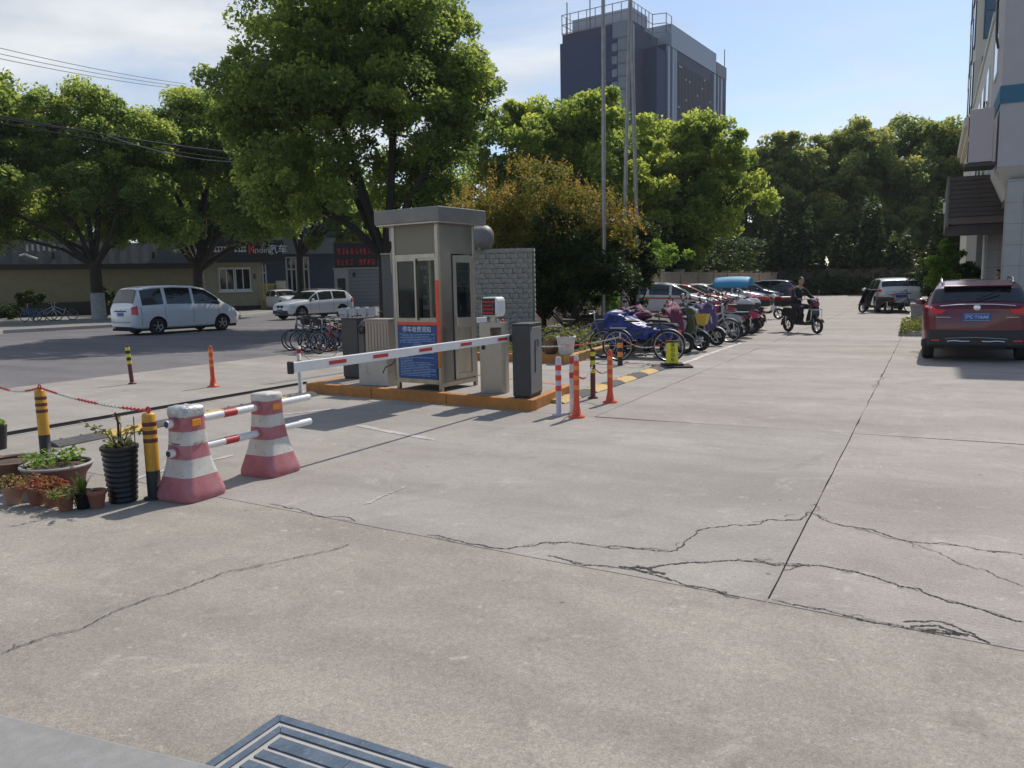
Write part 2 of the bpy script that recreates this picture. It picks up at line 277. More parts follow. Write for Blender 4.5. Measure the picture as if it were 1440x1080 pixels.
# ---------------------------------------------------------------- mesh builder
class MB:
    def __init__(s): s.v = []; s.f = []; s.mi = []; s.sm = []; s.x = None; s.mat = 0; s.smooth = False
    def add(s, vs, fs, smooth=None):
        o = len(s.v)
        s.v += [tuple(s.x @ Vector(p)) for p in vs] if s.x is not None else [tuple(p) for p in vs]
        for q in fs: s.f.append(tuple(i+o for i in q)); s.mi.append(s.mat); s.sm.append(s.smooth if smooth is None else smooth)
        return s
    def box(s, x0, y0, z0, x1, y1, z1):
        return s.add([(x0, y0, z0), (x1, y0, z0), (x1, y1, z0), (x0, y1, z0), (x0, y0, z1), (x1, y0, z1), (x1, y1, z1), (x0, y1, z1)],
                     [(3, 2, 1, 0), (4, 5, 6, 7), (0, 1, 5, 4), (1, 2, 6, 5), (2, 3, 7, 6), (3, 0, 4, 7)])
    def cbox(s, c, d): return s.box(c[0]-d[0]/2, c[1]-d[1]/2, c[2]-d[2]/2, c[0]+d[0]/2, c[1]+d[1]/2, c[2]+d[2]/2)
    def prism(s, poly, z0, z1):
        n = len(poly)
        z0s = z0 if isinstance(z0, (list, tuple)) else [z0]*n; z1s = z1 if isinstance(z1, (list, tuple)) else [z1]*n
        vs = [(p[0], p[1], z) for p, z in zip(poly, z0s)] + [(p[0], p[1], z) for p, z in zip(poly, z1s)]
        return s.add(vs, [tuple(range(n-1, -1, -1)), tuple(range(n, 2*n))] + [(i, (i+1) % n, n+(i+1) % n, n+i) for i in range(n)])
    def slab(s, prof, y0, y1):                                   # xz profile extruded along y
        n = len(prof); vs = [(p[0], y0, p[1]) for p in prof] + [(p[0], y1, p[1]) for p in prof]
        return s.add(vs, [tuple(range(n)), tuple(range(2*n-1, n-1, -1))] + [(i, n+i, n+(i+1) % n, (i+1) % n) for i in range(n)])
    def tube(s, pts, r, n=8, smooth=True, caps=True):
        pts = [Vector(p) for p in pts]; k = len(pts); rs = r if isinstance(r, (list, tuple)) else [r]*k
        vs = []; prev = None
        for i, p in enumerate(pts):
            t = (pts[min(i+1, k-1)] - pts[max(i-1, 0)]).normalized()
            if prev is None:
                a = Vector((0, 0, 1)) if abs(t.z) < 0.9 else Vector((1, 0, 0)); e = t.cross(a).normalized()
            else: e = (prev - t*prev.dot(t)).normalized()
            prev = e; g = t.cross(e)
            for j in range(n):
                an = 2*PI*j/n; vs.append(p + (e*math.cos(an) + g*math.sin(an))*rs[i])
        fs = [(i*n+j, i*n+(j+1) % n, (i+1)*n+(j+1) % n, (i+1)*n+j) for i in range(k-1) for j in range(n)]
        s.add(vs, fs, smooth)
        if caps: s.add(vs[:n], [tuple(range(n-1, -1, -1))], False); s.add(vs[-n:], [tuple(range(n))], False)
        return s
    def lathe(s, prof, n=16, c=(0, 0, 0), smooth=True, caps=True, axis='z'):
        vs = []
        for r, z in prof:
            for j in range(n):
                a = 2*PI*j/n
                q = (r*math.cos(a), r*math.sin(a), z)
                if axis == 'y': q = (q[0], q[2], q[1])
                elif axis == 'x': q = (q[2], q[0], q[1])
                vs.append((q[0]+c[0], q[1]+c[1], q[2]+c[2]))
        k = len(prof)
        s.add(vs, [(i*n+j, i*n+(j+1) % n, (i+1)*n+(j+1) % n, (i+1)*n+j) for i in range(k-1) for j in range(n)], smooth)
        if caps: s.add(vs[:n], [tuple(range(n-1, -1, -1))], False); s.add(vs[-n:], [tuple(range(n))], False)
        return s
    def torus(s, c, R, r, n=24, m=6, axis='y'):
        prof = [(R + r*math.cos(2*PI*i/m), r*math.sin(2*PI*i/m)) for i in range(m+1)]
        return s.lathe(prof, n, c, True, False, axis)
    def ball(s, c, r, n=12, m=8):
        r = r if isinstance(r, (list, tuple)) else (r, r, r); vs = []; 
        for i in range(m+1):
            p = PI*i/m
            for j in range(n):
                a = 2*PI*j/n; vs.append((c[0]+r[0]*math.sin(p)*math.cos(a), c[1]+r[1]*math.sin(p)*math.sin(a), c[2]+r[2]*math.cos(p)))
        return s.add(vs, [(i*n+j, (i+1)*n+j, (i+1)*n+(j+1) % n, i*n+(j+1) % n) for i in range(m) for j in range(n)], True)
    def grid(s, rows, smooth=True, flip=False):
        k = len(rows); n = len(rows[0]); vs = [p for r in rows for p in r]
        fs = [(i*n+j, i*n+j+1, (i+1)*n+j+1, (i+1)*n+j) for i in range(k-1) for j in range(n-1)]
        if flip: fs = [f[::-1] for f in fs]
        return s.add(vs, fs, smooth)
    def mesh(s, name, mats, recalc=True, weld=False):
        me = bpy.data.meshes.new(name); me.from_pydata(s.v, [], s.f)
        mats = mats if isinstance(mats, (list, tuple)) else [mats]
        for m in mats: me.materials.append(M[m] if isinstance(m, str) else m)
        me.polygons.foreach_set('material_index', s.mi); me.polygons.foreach_set('use_smooth', s.sm)
        if recalc:
            b = bmesh.new(); b.from_mesh(me)
            if weld: bmesh.ops.remove_doubles(b, verts=b.verts, dist=1e-5)
            bmesh.ops.recalc_face_normals(b, faces=b.faces); b.to_mesh(me); b.free()
        me.update(); return me
    def build(s, name, mats, parent=None, bevel=0.0, recalc=True, weld=False):
        o = bpy.data.objects.new(name, s.mesh(name, mats, recalc, weld)); COL.objects.link(o)
        if parent is not None: o.parent = parent
        if bevel:
            b = o.modifiers.new('bevel', 'BEVEL'); b.width = bevel; b.segments = 2; b.limit_method = 'ANGLE'
        return o

def tag(o, label=None, cat=None, group=None, kind=None):
    if label: o['label'] = label
    if cat: o['category'] = cat
    if group: o['group'] = group
    if kind: o['kind'] = kind
    return o
def thing(name, label, cat, loc=(0, 0, 0), rz=0.0, group=None):
    o = bpy.data.objects.new(name, None); COL.objects.link(o); o.empty_display_size = 0.2
    o.location = loc if len(loc) == 3 else (loc[0], loc[1], 0); o.rotation_euler = (0, 0, rz)
    return tag(o, label, cat, group)
def kids(o): return [c for c in list(o.children)]
def copy_tree(o, parent=None):
    c = o.copy(); COL.objects.link(c); c.parent = parent
    for ch in kids(o): copy_tree(ch, c)
    return c
def clone(o, loc, rz=0.0, label=None, group=None, scale=None):
    c = copy_tree(o); c.location = loc if len(loc) == 3 else (loc[0], loc[1], 0); c.rotation_euler = (0, 0, rz)
    if label: c['label'] = label
    if group: c['group'] = group
    if scale: c.scale = (scale,)*3 if not isinstance(scale, tuple) else scale
    return c
def text(name, body, size, material, parent, loc, rot, depth=0.003, align='CENTER', space=1.0):
    cu = bpy.data.curves.new(name, 'FONT'); cu.body = body; cu.size = size; cu.extrude = depth; cu.align_x = align; cu.align_y = 'CENTER'; cu.space_line = space
    o = bpy.data.objects.new(name, cu); COL.objects.link(o); bpy.context.view_layer.update()
    me = bpy.data.meshes.new_from_object(o.evaluated_get(bpy.context.evaluated_depsgraph_get())); bpy.data.objects.remove(o); bpy.data.curves.remove(cu)
    me.materials.clear(); me.materials.append(M[material]); o = bpy.data.objects.new(name, me); COL.objects.link(o); o.parent = parent; o.location = loc; o.rotation_euler = rot
    return o
def leaves(name, cen, size, material, parent=None, tint=None, up=0.3, aspect=0.5):
    """many small leaf-shaped faces, each its own quad with a tint of its own"""
    cen = np.asarray(cen, float); n = len(cen)
    nor = RNG.normal(size=(n, 3)); nor[:, 2] = np.abs(nor[:, 2]) + up; nor /= np.linalg.norm(nor, axis=1)[:, None]
    a = RNG.normal(size=(n, 3)); a -= nor*np.sum(a*nor, 1)[:, None]; a /= np.linalg.norm(a, axis=1)[:, None]
    b = np.cross(nor, a); sz = (size*(0.65+0.7*RNG.random(n)))[:, None]
    v = np.empty((n, 4, 3)); v[:, 0] = cen - a*sz; v[:, 2] = cen + a*sz
    v[:, 1] = cen + b*sz*aspect + nor*sz*0.12; v[:, 3] = cen - b*sz*aspect + nor*sz*0.12
    me = bpy.data.meshes.new(name); me.vertices.add(n*4); me.vertices.foreach_set('co', v.ravel())
    me.loops.add(n*4); me.loops.foreach_set('vertex_index', np.arange(n*4, dtype=np.int32))
    me.polygons.add(n); me.polygons.foreach_set('loop_start', np.arange(0, n*4, 4, dtype=np.int32))
    at = me.attributes.new('tint', 'FLOAT', 'FACE')
    at.data.foreach_set('value', (RNG.random(n) if tint is None else np.clip(tint, 0, 1)).astype(np.float32))
    me.materials.append(M[material]); me.update(calc_edges=True)
    o = bpy.data.objects.new(name, me); COL.objects.link(o)
    if parent is not None: o.parent = parent
    return o

# ================================================================ SETTING
MB().box(-700, -300, -0.4, 700, 1400, -0.06).build('ground', 'earth')['kind'] = 'structure'
yard = MB().box(-14.3, -14, -0.05, 34, 84, -0.022).build('concrete_yard', 'joint_filler'); yard['kind'] = 'structure'

def wob_edge(p, q, step=0.35, amp=0.010):
    n = max(2, int(math.dist(p, q)/step)); out = []
    for i in range(n):
        t = i/n; x = p[0]+(q[0]-p[0])*t; y = p[1]+(q[1]-p[1])*t
        if 0 < i: x += random.uniform(-amp, amp); y += random.uniform(-amp, amp)
        out.append((x, y))
    return out
def slab_piece(corners, m, gap=0.0055, amp=0.004, top=0.0):
    cx = sum(c[0] for c in corners)/len(corners); cy = sum(c[1] for c in corners)/len(corners)
    cs = [(c[0]-math.copysign(gap, c[0]-cx), c[1]-math.copysign(gap, c[1]-cy)) for c in corners]
    poly = []
    for i in range(len(cs)): poly += wob_edge(cs[i], cs[(i+1) % len(cs)], amp=amp)
    MB().prism(poly, -0.02, top).build('concrete_slab', m, yard)
def lineB(x): return 4.0 - 0.080*(x+0.67)
slab_piece([(-9.35, -13.5), (16, -13.5), (16, lineB(16)+.06), (-9.35, lineB(-9.35)+.06)], 'concrete_apron', gap=0.005, top=-0.003)
slab_piece([(-14.25, -13.5), (-9.35, -13.5), (-9.35, lineB(-9.35)), (-14.25, lineB(-14.2))], 'concrete_lane', gap=0.003)
XS = [-3.58, -0.68, 2.4, 7, 14]
slab_piece([(-9.35, lineB(-9.35)), (-0.68, lineB(-.68)), (-0.68, 8.9), (-9.35, 9.05)], 'concrete_lane')
slab_piece([(-0.68, lineB(-.68)), (14, lineB(14)), (14, 8.6), (-0.68, 8.9)], 'concrete_drive')
slab_piece([(-9.35, 9.05), (-3.58, 8.95), (-3.58, 14.62), (-9.35, 14.62)], 'concrete_lane', gap=0.006)
ys = [8.9, 14.6, 20.4, 26.2, 32, 38, 44, 50, 57, 64, 73, 82]
for i in range(len(ys)-1):
    for j in range(len(XS)-1): slab_piece([(XS[j], ys[i]), (XS[j+1], ys[i]), (XS[j+1], ys[i+1]), (XS[j], ys[i+1])], 'concrete_drive', gap=0.004, amp=0.006)
    if i: slab_piece([(-13.6, ys[i]), (-3.58, ys[i]), (-3.58, ys[i+1]), (-13.6, ys[i+1])], 'concrete_drive', amp=0.012)
slab_piece([(-14.25, lineB(-14.2)), (-9.35, lineB(-9.35)), (-9.35, 14.7), (-14.25, 14.7)], 'concrete_lane', gap=0.004)

def ribbon(name, pts, w, m, z=0.003, parent=yard, jit=0.5, sub=9):
    """ground crack or mark: an uneven strip a few millimetres above the slab"""
    P = [Vector(p) for p in pts]
    for lev in range(5 if jit > .9 else 4):                       # fractal wander between the traced points
        Q = []
        for a, b in zip(P, P[1:]):
            d = b-a; nrm = Vector((-d.y, d.x)); Q += [a, (a+b)/2 + nrm*random.gauss(0, 1)*jit*0.085]
        P = Q + [P[-1]]
    L, R = [], []
    for i, p in enumerate(P):
        t = (P[min(i+1, len(P)-1)]-P[max(i-1, 0)]).normalized(); n = Vector((-t.y, t.x))
        ww = w*(0.26+0.74*random.random()**2 if jit > .3 else .8+.3*random.random())*(0.2 if i in (0, len(P)-1) else 1)
        L.append((p.x+n.x*ww/2, p.y+n.y*ww/2, z)); R.append((p.x-n.x*ww/2, p.y-n.y*ww/2, z))
    return MB().grid([R, L], smooth=False).build(name, m, parent, recalc=False)
CRACKS = [
    ([(-3.689, 1.952), (-3.679, 2.143), (-3.605, 2.272), (-3.647, 2.515), (-3.587, 2.838), (-3.578, 3.126), (-3.412, 3.409), (-3.289, 3.646), (-3.232, 3.85)], 0.014),
    ([(-2.878, 4.213), (-2.525, 4.166), (-2.254, 4.183), (-2.121, 4.362), (-1.969, 4.46), (-1.656, 4.51), (-1.348, 4.533), (-1.313, 4.753), (-1.15, 5.162), (-0.926, 5.435), (-0.714, 5.731), (-0.484, 5.507), (-0.224, 5.424), (-0.021, 5.316), (0.245, 5.347), (0.531, 5.31)], 0.020),
    ([(-0.395, 5.479), (-0.099, 5.325), (0.165, 5.053), (0.483, 4.748)], 0.012),
    ([(-1.98, 4.165), (-1.688, 4.124), (-1.483, 4.153), (-1.352, 4.139), (-1.127, 4.055), (-0.932, 4.035), (-0.813, 3.995)], 0.022),
    ([(-1.41, 4.187), (-1.216, 4.376), (-1.003, 4.512), (-0.852, 4.567), (-0.658, 4.578), (-0.515, 4.655), (-0.271, 4.607), (-0.109, 4.521), (0.058, 4.427), (0.213, 4.359), (0.441, 4.254)], 0.024),
    ([(-0.862, 4.615), (-0.701, 4.609), (-0.548, 4.615)], 0.016),
    ([(-0.683, 4.492), (-0.642, 4.523), (-0.614, 4.598)], 0.014),
    ([(-0.663, 4.044), (-0.505, 4.017), (-0.372, 4.003), (-0.149, 3.971), (-0.029, 3.958), (0.116, 3.992), (0.282, 3.949)], 0.016),
    ([(-0.061, 4.021), (0.058, 4.094), (0.16, 4.063), (0.287, 3.935)], 0.022), ([(-0.029, 3.975), (0.088, 4.046), (0.201, 3.974)], 0.03), ([(0.015, 3.961), (0.116, 3.967), (0.173, 3.977)], 0.035),
    ([(-1.465, 4.162), (-1.399, 4.217), (-1.33, 4.173), (-1.256, 4.158)], 0.035), ([(-1.531, 4.169), (-1.399, 4.154), (-1.298, 4.163)], 0.022),
    ([(-0.696, 5.701), (-0.647, 5.838), (-0.674, 5.986), (-0.71, 5.889)], 0.008),
    ([(-4.41, 4.368), (-4.095, 4.337), (-3.895, 4.265), (-3.496, 4.251)], 0.016),
    ([(-0.697, 12.777), (-0.664, 14.195), (-0.674, 15.07)], 0.02),
    ([(-1.726, 4.449), (-1.504, 4.534), (-1.355, 4.558)], 0.012),
]
for pts, w in CRACKS:
    ribbon('crack', pts, w*.8, 'crack_fill', jit=1.1)
    for a, b in zip(pts, pts[1:]):                           # splinters running beside the main crack
        for _ in range(2):
            if random.random() < .6:
                t = random.random()*.7; u = t+.15+.25*random.random(); o = random.gauss(0, .018); d = (b[0]-a[0], b[1]-a[1]); l = math.hypot(*d) or 1; n = (-d[1]/l*o, d[0]/l*o)
                ribbon('crack', [(a[0]+d[0]*t, a[1]+d[1]*t), (a[0]+d[0]*(t+u)/2+n[0], a[1]+d[1]*(t+u)/2+n[1]), (a[0]+d[0]*u+n[0]*.6, a[1]+d[1]*u+n[1]*.6)], w*.4, 'crack_fill', jit=1.0, z=0.0035)
# worn rectangular patch of a lighter repair near the barrier, faded white lines and arrow
for pts, w in [([(-6.15, 4.713), (-6.053, 5.563)], 0.07), ([(-6.028, 4.089), (-6.15, 4.713)], 0.06), ([(-7.501, 7.522), (-7.097, 8.294)], 0.10), ([(-5.998, 7.376), (-4.6, 6.954)], 0.10)]:
    ribbon('faded_line', pts, w, 'worn_paint', z=0.004, jit=0.1)
ribbon('white_line', [(-4.30, 14.3), (-4.32, 18), (-4.32, 21.3)], 0.11, 'road_paint', z=0.004, jit=0.1)
for pts, w in [([(-3.716, 4.626), (-3.738, 4.949), (-3.751, 5.209)], 0.045)]:
    ribbon('scuff_mark', pts, w, 'worn_paint', z=0.0035, jit=.7)

street = MB().prism([(-70, -60), (-14.3, -60), (-14.3, 9), (-14.05, 14), (-14.05, 130), (-70, 130)], -0.05, -0.008).build('street', 'asphalt'); street['kind'] = 'structure'
side = MB().prism([(-28.469, 10.937), (-32.707, 16.478), (-35.01, 19.865), (-34.327, 24.725), (-36.354, 34.086), (-40.929, 42.659), (-58.536, 72.982), (-46, 140), (-180, 140), (-180, -40)], -0.05, 0.13).build('far_pavement', 'pavement'); side['kind'] = 'structure'
def kerb_run(pts, w, z1, m, parent, name='kerb_stone', step=1.0):
    for i in range(len(pts)-1):
        a, b = Vector(pts[i]), Vector(pts[i+1]); d = b-a; n = max(1, round(d.length/step)); nr = Vector((-d.y, d.x)).normalized()*w
        for k in range(n):
            p = a + d*((k+0.004)/n); q = a + d*((k+0.996)/n); e = random.uniform(-.004, .004)
            MB().prism([(p.x, p.y), (q.x, q.y), (q.x+nr.x, q.y+nr.y), (p.x+nr.x, p.y+nr.y)], -0.04, z1+e).build(name, m, parent, bevel=0.012)
kerb_run([(-34.327, 24.725), (-36.354, 34.086), (-40.929, 42.659)], -0.16, 0.15, 'strip_stone', side, step=1.6)
kerb_run([(-32.707, 16.478), (-35.01, 19.865), (-34.327, 24.725)], -0.16, 0.15, 'strip_stone', side, step=1.6)
step = MB().prism([(-7, -3), (-3.994, 1.399), (-2.964, 1.547), (-1.999, 1.665), (-1.648, 1.709), (-0.4, -3)], -0.02, 0.10).build('stone_step', 'step_stone', bevel=0.012); step['kind'] = 'structure'

# inlaid entrance strip of dark tiles and pale strips, corner mitred
inlay = MB().box(-2.146, 0.9, 0.0005, 0.2, 2.106, 0.003).build('tile_inlay', 'strip_stone'); inlay['kind'] = 'structure'
X0, Y1 = -2.148, 2.110
def ring(i0, i1):                                        # two mitred arms of one dark border band
    MB().prism([(X0+i0, Y1-i0), (X0+i1, Y1-i1), (X0+i1, 0.9), (X0+i0, 0.9)], 0.0035, 0.009).build('dark_tile', 'slate_blue', inlay)
    MB().prism([(X0+i0+0.004, Y1-i0), (0.2, Y1-i0), (0.2, Y1-i1), (X0+i1+0.004, Y1-i1)], 0.0035, 0.009).build('dark_tile', 'slate_blue', inlay)
ring(0, 0.036); ring(0.060, 0.092)
yy = Y1-0.118; k = 0
while yy > 1.0:
    w = 0.062 if k == 0 else 0.045
    x = X0 + 0.118
    while x < 0.2:
        L_ = random.uniform(0.28, 0.34)
        MB().box(x, yy-w, 0.0035, min(0.2, x+L_-0.002), yy, 0.009).build('dark_tile', 'slate_blue', inlay); x += L_
    yy -= w+0.022; k += 1

rail = thing('gate_rail', 'dark steel sliding gate rail set in the concrete across the lane', 'rail')
MB().box(-9.54, 2.0, -0.004, -9.44, 10.4, 0.012).build('rail_plate', 'black', rail)
MB().box(-9.505, 2.0, 0.012, -9.475, 10.4, 0.035).build('rail_bar', 'charcoal', rail)
rail.rotation_euler = (0, 0, 0)

# ---------------------------------------------------------------- traffic island with painted kerb
isl_pts = [(-8.66, 9.47), (-4.47, 9.02), (-4.62, 10.62), (-9.0, 12.3)]
isl = MB().prism([(-8.54, 9.59), (-4.58, 9.15), (-4.73, 10.54), (-8.88, 12.14)], -0.02, 0.142).build('traffic_island', 'concrete_lane')
tag(isl, 'raised concrete island with orange painted kerb carrying the booth and barriers', 'traffic island')
kerb_run(isl_pts + [isl_pts[0]], 0.13, 0.15, 'kerb_orange', isl, step=1.5)

# planter bed behind the lane with its own painted kerb
bed = MB().prism([(-12.0, 15.2), (-6.46, 14.85), (-6.85, 26), (-12.4, 26)], -0.02, 0.13).build('planting_bed', 'soil')
tag(bed, 'planting bed with yellow and orange kerb below the autumn shrub', 'planting bed')
kerb_run([(-12.0, 15.05), (-6.40, 14.70)], 0.16, 0.17, 'kerb_orange', bed, step=1.1)
kerb_run([(-6.40, 14.70), (-6.75, 19.5), (-6.85, 26)], 0.16, 0.17, 'kerb_yellow', bed, step=1.1)

# ---------------------------------------------------------------- rough stone wall with ball finial
wl = thing('stone_wall', 'rough grey stone block wall standing behind the booth', 'wall', (-9.71, 19.75, 0), math.radians(23))
MB().box(-4.2, 0.04, 0, 0.0, 0.34, 2.50).build('mortar_core', 'mortar', wl)
zc = 0.02; row = 0
bm_cache = []
for i in range(10):
    w = 0.24 + 0.02*(i % 5); b_ = MB()
    g = [[(-w/2+w*a/3 + random.uniform(-.006, .006), -0.03-(0.028*random.random() if 0 < a < 3 and 0 < c < 2 else 0.0), 0.125*c/2 + random.uniform(-.004, .004)) for a in range(4)] for c in range(3)]
    b_.grid(g, smooth=False)
    bk = [(-w/2, 0.05, 0), (w/2, 0.05, 0), (w/2, 0.05, 0.125), (-w/2, 0.05, 0.125)]
    b_.add([g[0][0], g[0][3], bk[1], bk[0]], [(0, 3, 2, 1)]); b_.add([g[2][0], g[2][3], bk[2], bk[3]], [(0, 1, 2, 3)])
    b_.add([g[0][3], g[2][3], bk[2], bk[1]], [(0, 3, 2, 1)]); b_.add([g[0][0], g[2][0], bk[3], bk[0]], [(0, 1, 2, 3)])
    bm_cache.append((w, b_.mesh('stone_block', 'stone_wall')))
n_st = 0
while zc < 2.48:
    x = -0.001 - (0.12 if row % 2 else 0)
    if row % 2:
        o = bpy.data.objects.new('stone_block', bm_cache[0][1]); COL.objects.link(o); o.parent = wl; o.location = (-0.06, 0, zc); o.scale = (0.46, 1, 1); x = -0.125
    while x > (-2.9 if zc > 0.9 else -1.7):
        w, me = random.choice(bm_cache); o = bpy.data.objects.new('stone_block', me); COL.objects.link(o); o.parent = wl
        o.location = (x-w/2, random.uniform(-.012, .012), zc); x -= w+0.010; n_st += 1
    for k in range(1):
        o = bpy.data.objects.new('stone_block', bm_cache[2][1]); COL.objects.link(o); o.parent = wl; o.location = (0.028, 0.19, zc); o.rotation_euler = (0, 0, PI/2); o.scale = (1.05, 1, 1)
    zc += 0.136; row += 1
MB().box(-4.2, -0.05, 2.50, 0.06, 0.39, 2.545).build('coping', 'stone_wall', wl, bevel=0.01)
sb_ = MB().lathe([(0, -.95), (.2, -.93), (.31, -.80), (.34, -.6), (.34, .05), (.325, .16), (.27, .26), (.16, .325), (0, .345)], 24, caps=False, axis='x'); sb_.box(-.7, -.2, -.36, -.6, .2, -.25); sb_.box(-.1, -.2, -.36, 0, .2, -.25); sb_ = sb_.build('water_tank', 'tank_grey'); sb_.location = (-11.00, 19.25, 2.905); sb_.rotation_euler = (0, 0, math.radians(23)); tag(sb_, 'grey tank with rounded end lying on top of the block wall beside the booth', 'tank')

# ---------------------------------------------------------------- yard boundary walls
def wall_run(name, label, p, q, h, t, m, pier_step, pm, cap=0.08):
    p, q = Vector(p), Vector(q); d = q-p; L = d.length; rz = math.atan2(d.y, d.x)
    r = thing(name, label, 'wall', (p.x, p.y, 0), rz)
    MB().box(0, -t/2, -0.05, L, t/2, h).build('wall_panel', m, r); MB().box(0, -t/2-0.05, h, L, t/2+0.05, h+cap).build('coping', m, r)
    n = max(1, round(L/pier_step))
    for i in range(n+1):
        x = L*i/n; b = MB().box(x-0.2, -t/2-0.08, -0.05, x+0.2, t/2+0.08, h+0.12); b.box(x-0.27, -t/2-0.15, h+0.12, x+0.27, t/2+0.15, h+0.22); b.build('pier', pm, r)
    return r
wall_run('boundary_wall', 'cream rendered yard wall with square piers behind the parked cars', (-13.3, 26.5), (-13.3, 79.0), 2.05, 0.24, 'wall_cream2', 3.9, 'wall_cream2')
wall_run('end_wall', 'dark yard wall closing the far end of the drive', (-13.1, 81.5), (14, 81.5), 2.3, 0.24, 'wall_dark', 4.5, 'wall_dark')

# ---------------------------------------------------------------- right-hand office building (its drive side faces left)
ob = thing('office_building', 'grey office block with blue stripe and tiled ground floor columns', 'building', (1.55, 28.0, 0))
MB().box(0.0, 0.0, 4.75, 14, 5.2, 15.6).build('upper_storeys', 'facade_grey', ob); MB().box(0.0, 5.203, 4.75, 14, 22, 10.3).build('rear_wing', 'facade_pale', ob); MB().box(-.06, 5.21, 10.3, 14, 22.05, 10.55).build('wing_coping', 'facade_pale', ob)
MB().box(-0.03, -0.03, 6.55, 14.02, 5.18, 7.05).build('blue_stripe', 'facade_stripe', ob)
MB().box(-0.05, -0.05, 15.6, 14.1, 5.25, 16.4).build('parapet', 'facade_grey', ob)
MB().prism([(0, 0), (0.9, 0.9), (14, 0.9), (14, 0)], [4.75]*4, [4.752]*4).build('edge_band', 'facade_grey', ob)
MB().add([(0, 0, 4.75), (14, 0, 4.75), (14, 1.0, 3.95), (0.35, 1.0, 3.95), (0, 16, 4.75), (0.35, 16, 3.95)], [(0, 1, 2, 3), (0, 3, 5, 4)]).build('sloped_soffit', 'facade_pale', ob, recalc=False)
MB().box(0.36, 1.01, 3.72, 13.9, 15.9, 4.72).build('ceiling_beam', 'soffit', ob)
MB().box(1.6, 4.0, 0.0, 13.9, 15.9, 3.72).build('ground_floor_wall', 'tile_grey', ob)
MB().box(1.0, 2.6, 0.0, 1.58, 2.7, 3.0).build('glass_screen', 'glass_dark', ob)
def tiled_column(x, y, w, d, h):
    c = MB().box(x+0.01, y+0.01, 0, x+w-0.01, y+d-0.01, h).build('column', 'mortar', ob)
    z = 0.0; 
    while z < h-0.05:
        hh_ = min(0.62, h-z)
        for a in range(2): 
            MB().box(x+w*a/2+0.004, y-0.004, z+0.004, x+w*(a+1)/2-0.004, y+0.012, z+hh_-0.006).build('tile', 'tile_grey', c)
        MB().box(x-0.004, y+0.016, z+0.004, x+0.012, y+d-0.004, z+hh_-0.006).build('tile', 'tile_grey', c)
        z += hh_
tiled_column(0.30, 0.25, 0.85, 0.7, 4.4); tiled_column(0.12, 5.4, 0.75, 0.7, 3.7); tiled_column(0.02, 11.0, 0.7, 0.7, 3.7)
MB().tube([(0.02, 5.2, 0.0), (0.02, 5.2, 4.6)], 0.05, 8).build('downpipe', 'window_white', ob)
for y in (1.8, 6.5, 10.0, 13.0, 17.0):
    for z in (5.1, 7.8):
        f = MB().box(-0.04, y, z, 0.0, y+1.5, z+1.3).build('window', 'window_white', ob); MB().box(-0.05, y+0.06, z+0.06, -0.042, y+1.44, z+1.24).build('pane', 'glass_blue', f)
# entrance canopy sticking out over the drive
cn = thing('entrance_canopy', 'dark slatted entrance canopy projecting from the grey office block', 'canopy', (1.55, 31.2, 0))
MB().box(-1.22, 0.03, 3.32, 3.9, 7.0, 3.55).build('soffit_panel', 'soffit', cn)
MB().box(-1.15, 0.10, 3.55, 3.9, 6.9, 4.9).build('canopy_core', 'black', cn)
for k in range(9): MB().box(-1.18, 0.0+0.022*(k % 2), 3.57+k*0.148, 3.92, 0.09, 3.57+k*0.148+0.136).build('slat', 'canopy_dark', cn)
MB().add([(-1.24, 0.0, 3.25), (-1.24, 7.0, 3.25), (-1.24, 7.0, 4.92), (-1.24, 0, 4.92), (-1.16, 0.0, 3.25), (-1.16, 7.0, 3.25), (-1.16, 7.0, 4.92), (-1.16, 0, 4.92)], [(0, 1, 2, 3), (7, 6, 5, 4), (0, 3, 7, 4), (3, 2, 6, 7), (0, 4, 5, 1)]).build('side_panel', 'canopy_side', cn)
MB().box(-1.24, 0.2, 2.95, 2.2, 0.5, 3.3).build('fascia', 'canopy_dark', cn)
MB().cbox((-1.30, 0.3, 3.9), (0.07, 0.3, 0.36)).build('floodlight', 'window_white', cn)
# air conditioners on the drive side wall
def ac_box(loc, rz, w, h, d, label, m='ac_pink', grp=None):
    a = thing('air_conditioner', label, 'air conditioner', loc, rz, grp)
    MB().box(-w/2, -d/2, 0, w/2, d/2, h).build('casing', m, a, bevel=0.015)
    f = MB(); n_f = 1 if h < 1.1 else 2
    for k in range(n_f):
        zc_ = h*(k+0.5)/n_f; rr = min(w*0.36, h/n_f*0.42); f.lathe([(rr, -0.006), (rr, 0.0)], 20, (-w*0.08, -d/2-0.012, zc_), axis='y')
    f.build('fan_grille', 'black', a)
    g = MB()
    for k in range(n_f):
        zc_ = h*(k+0.5)/n_f; rr = min(w*0.36, h/n_f*0.42)
        for q in (0.35, 0.6, 0.85, 1.0): g.torus((-w*0.08, -d/2-0.022, zc_), rr*q, 0.005, 20, 4, 'y')
    g.build('guard_ring', m, a)
    return a
a1 = ac_box((1.55-0.44, 28.6, 4.95), -PI/2, 1.0, 1.55, 0.62, 'tall pinkish air conditioner unit on a bracket at the corner of the office block', grp='air conditioners on the office wall')
MB().box(-0.75, -0.4, -0.12, 0.5, 0.4, -0.02).build('bracket', 'charcoal', a1)
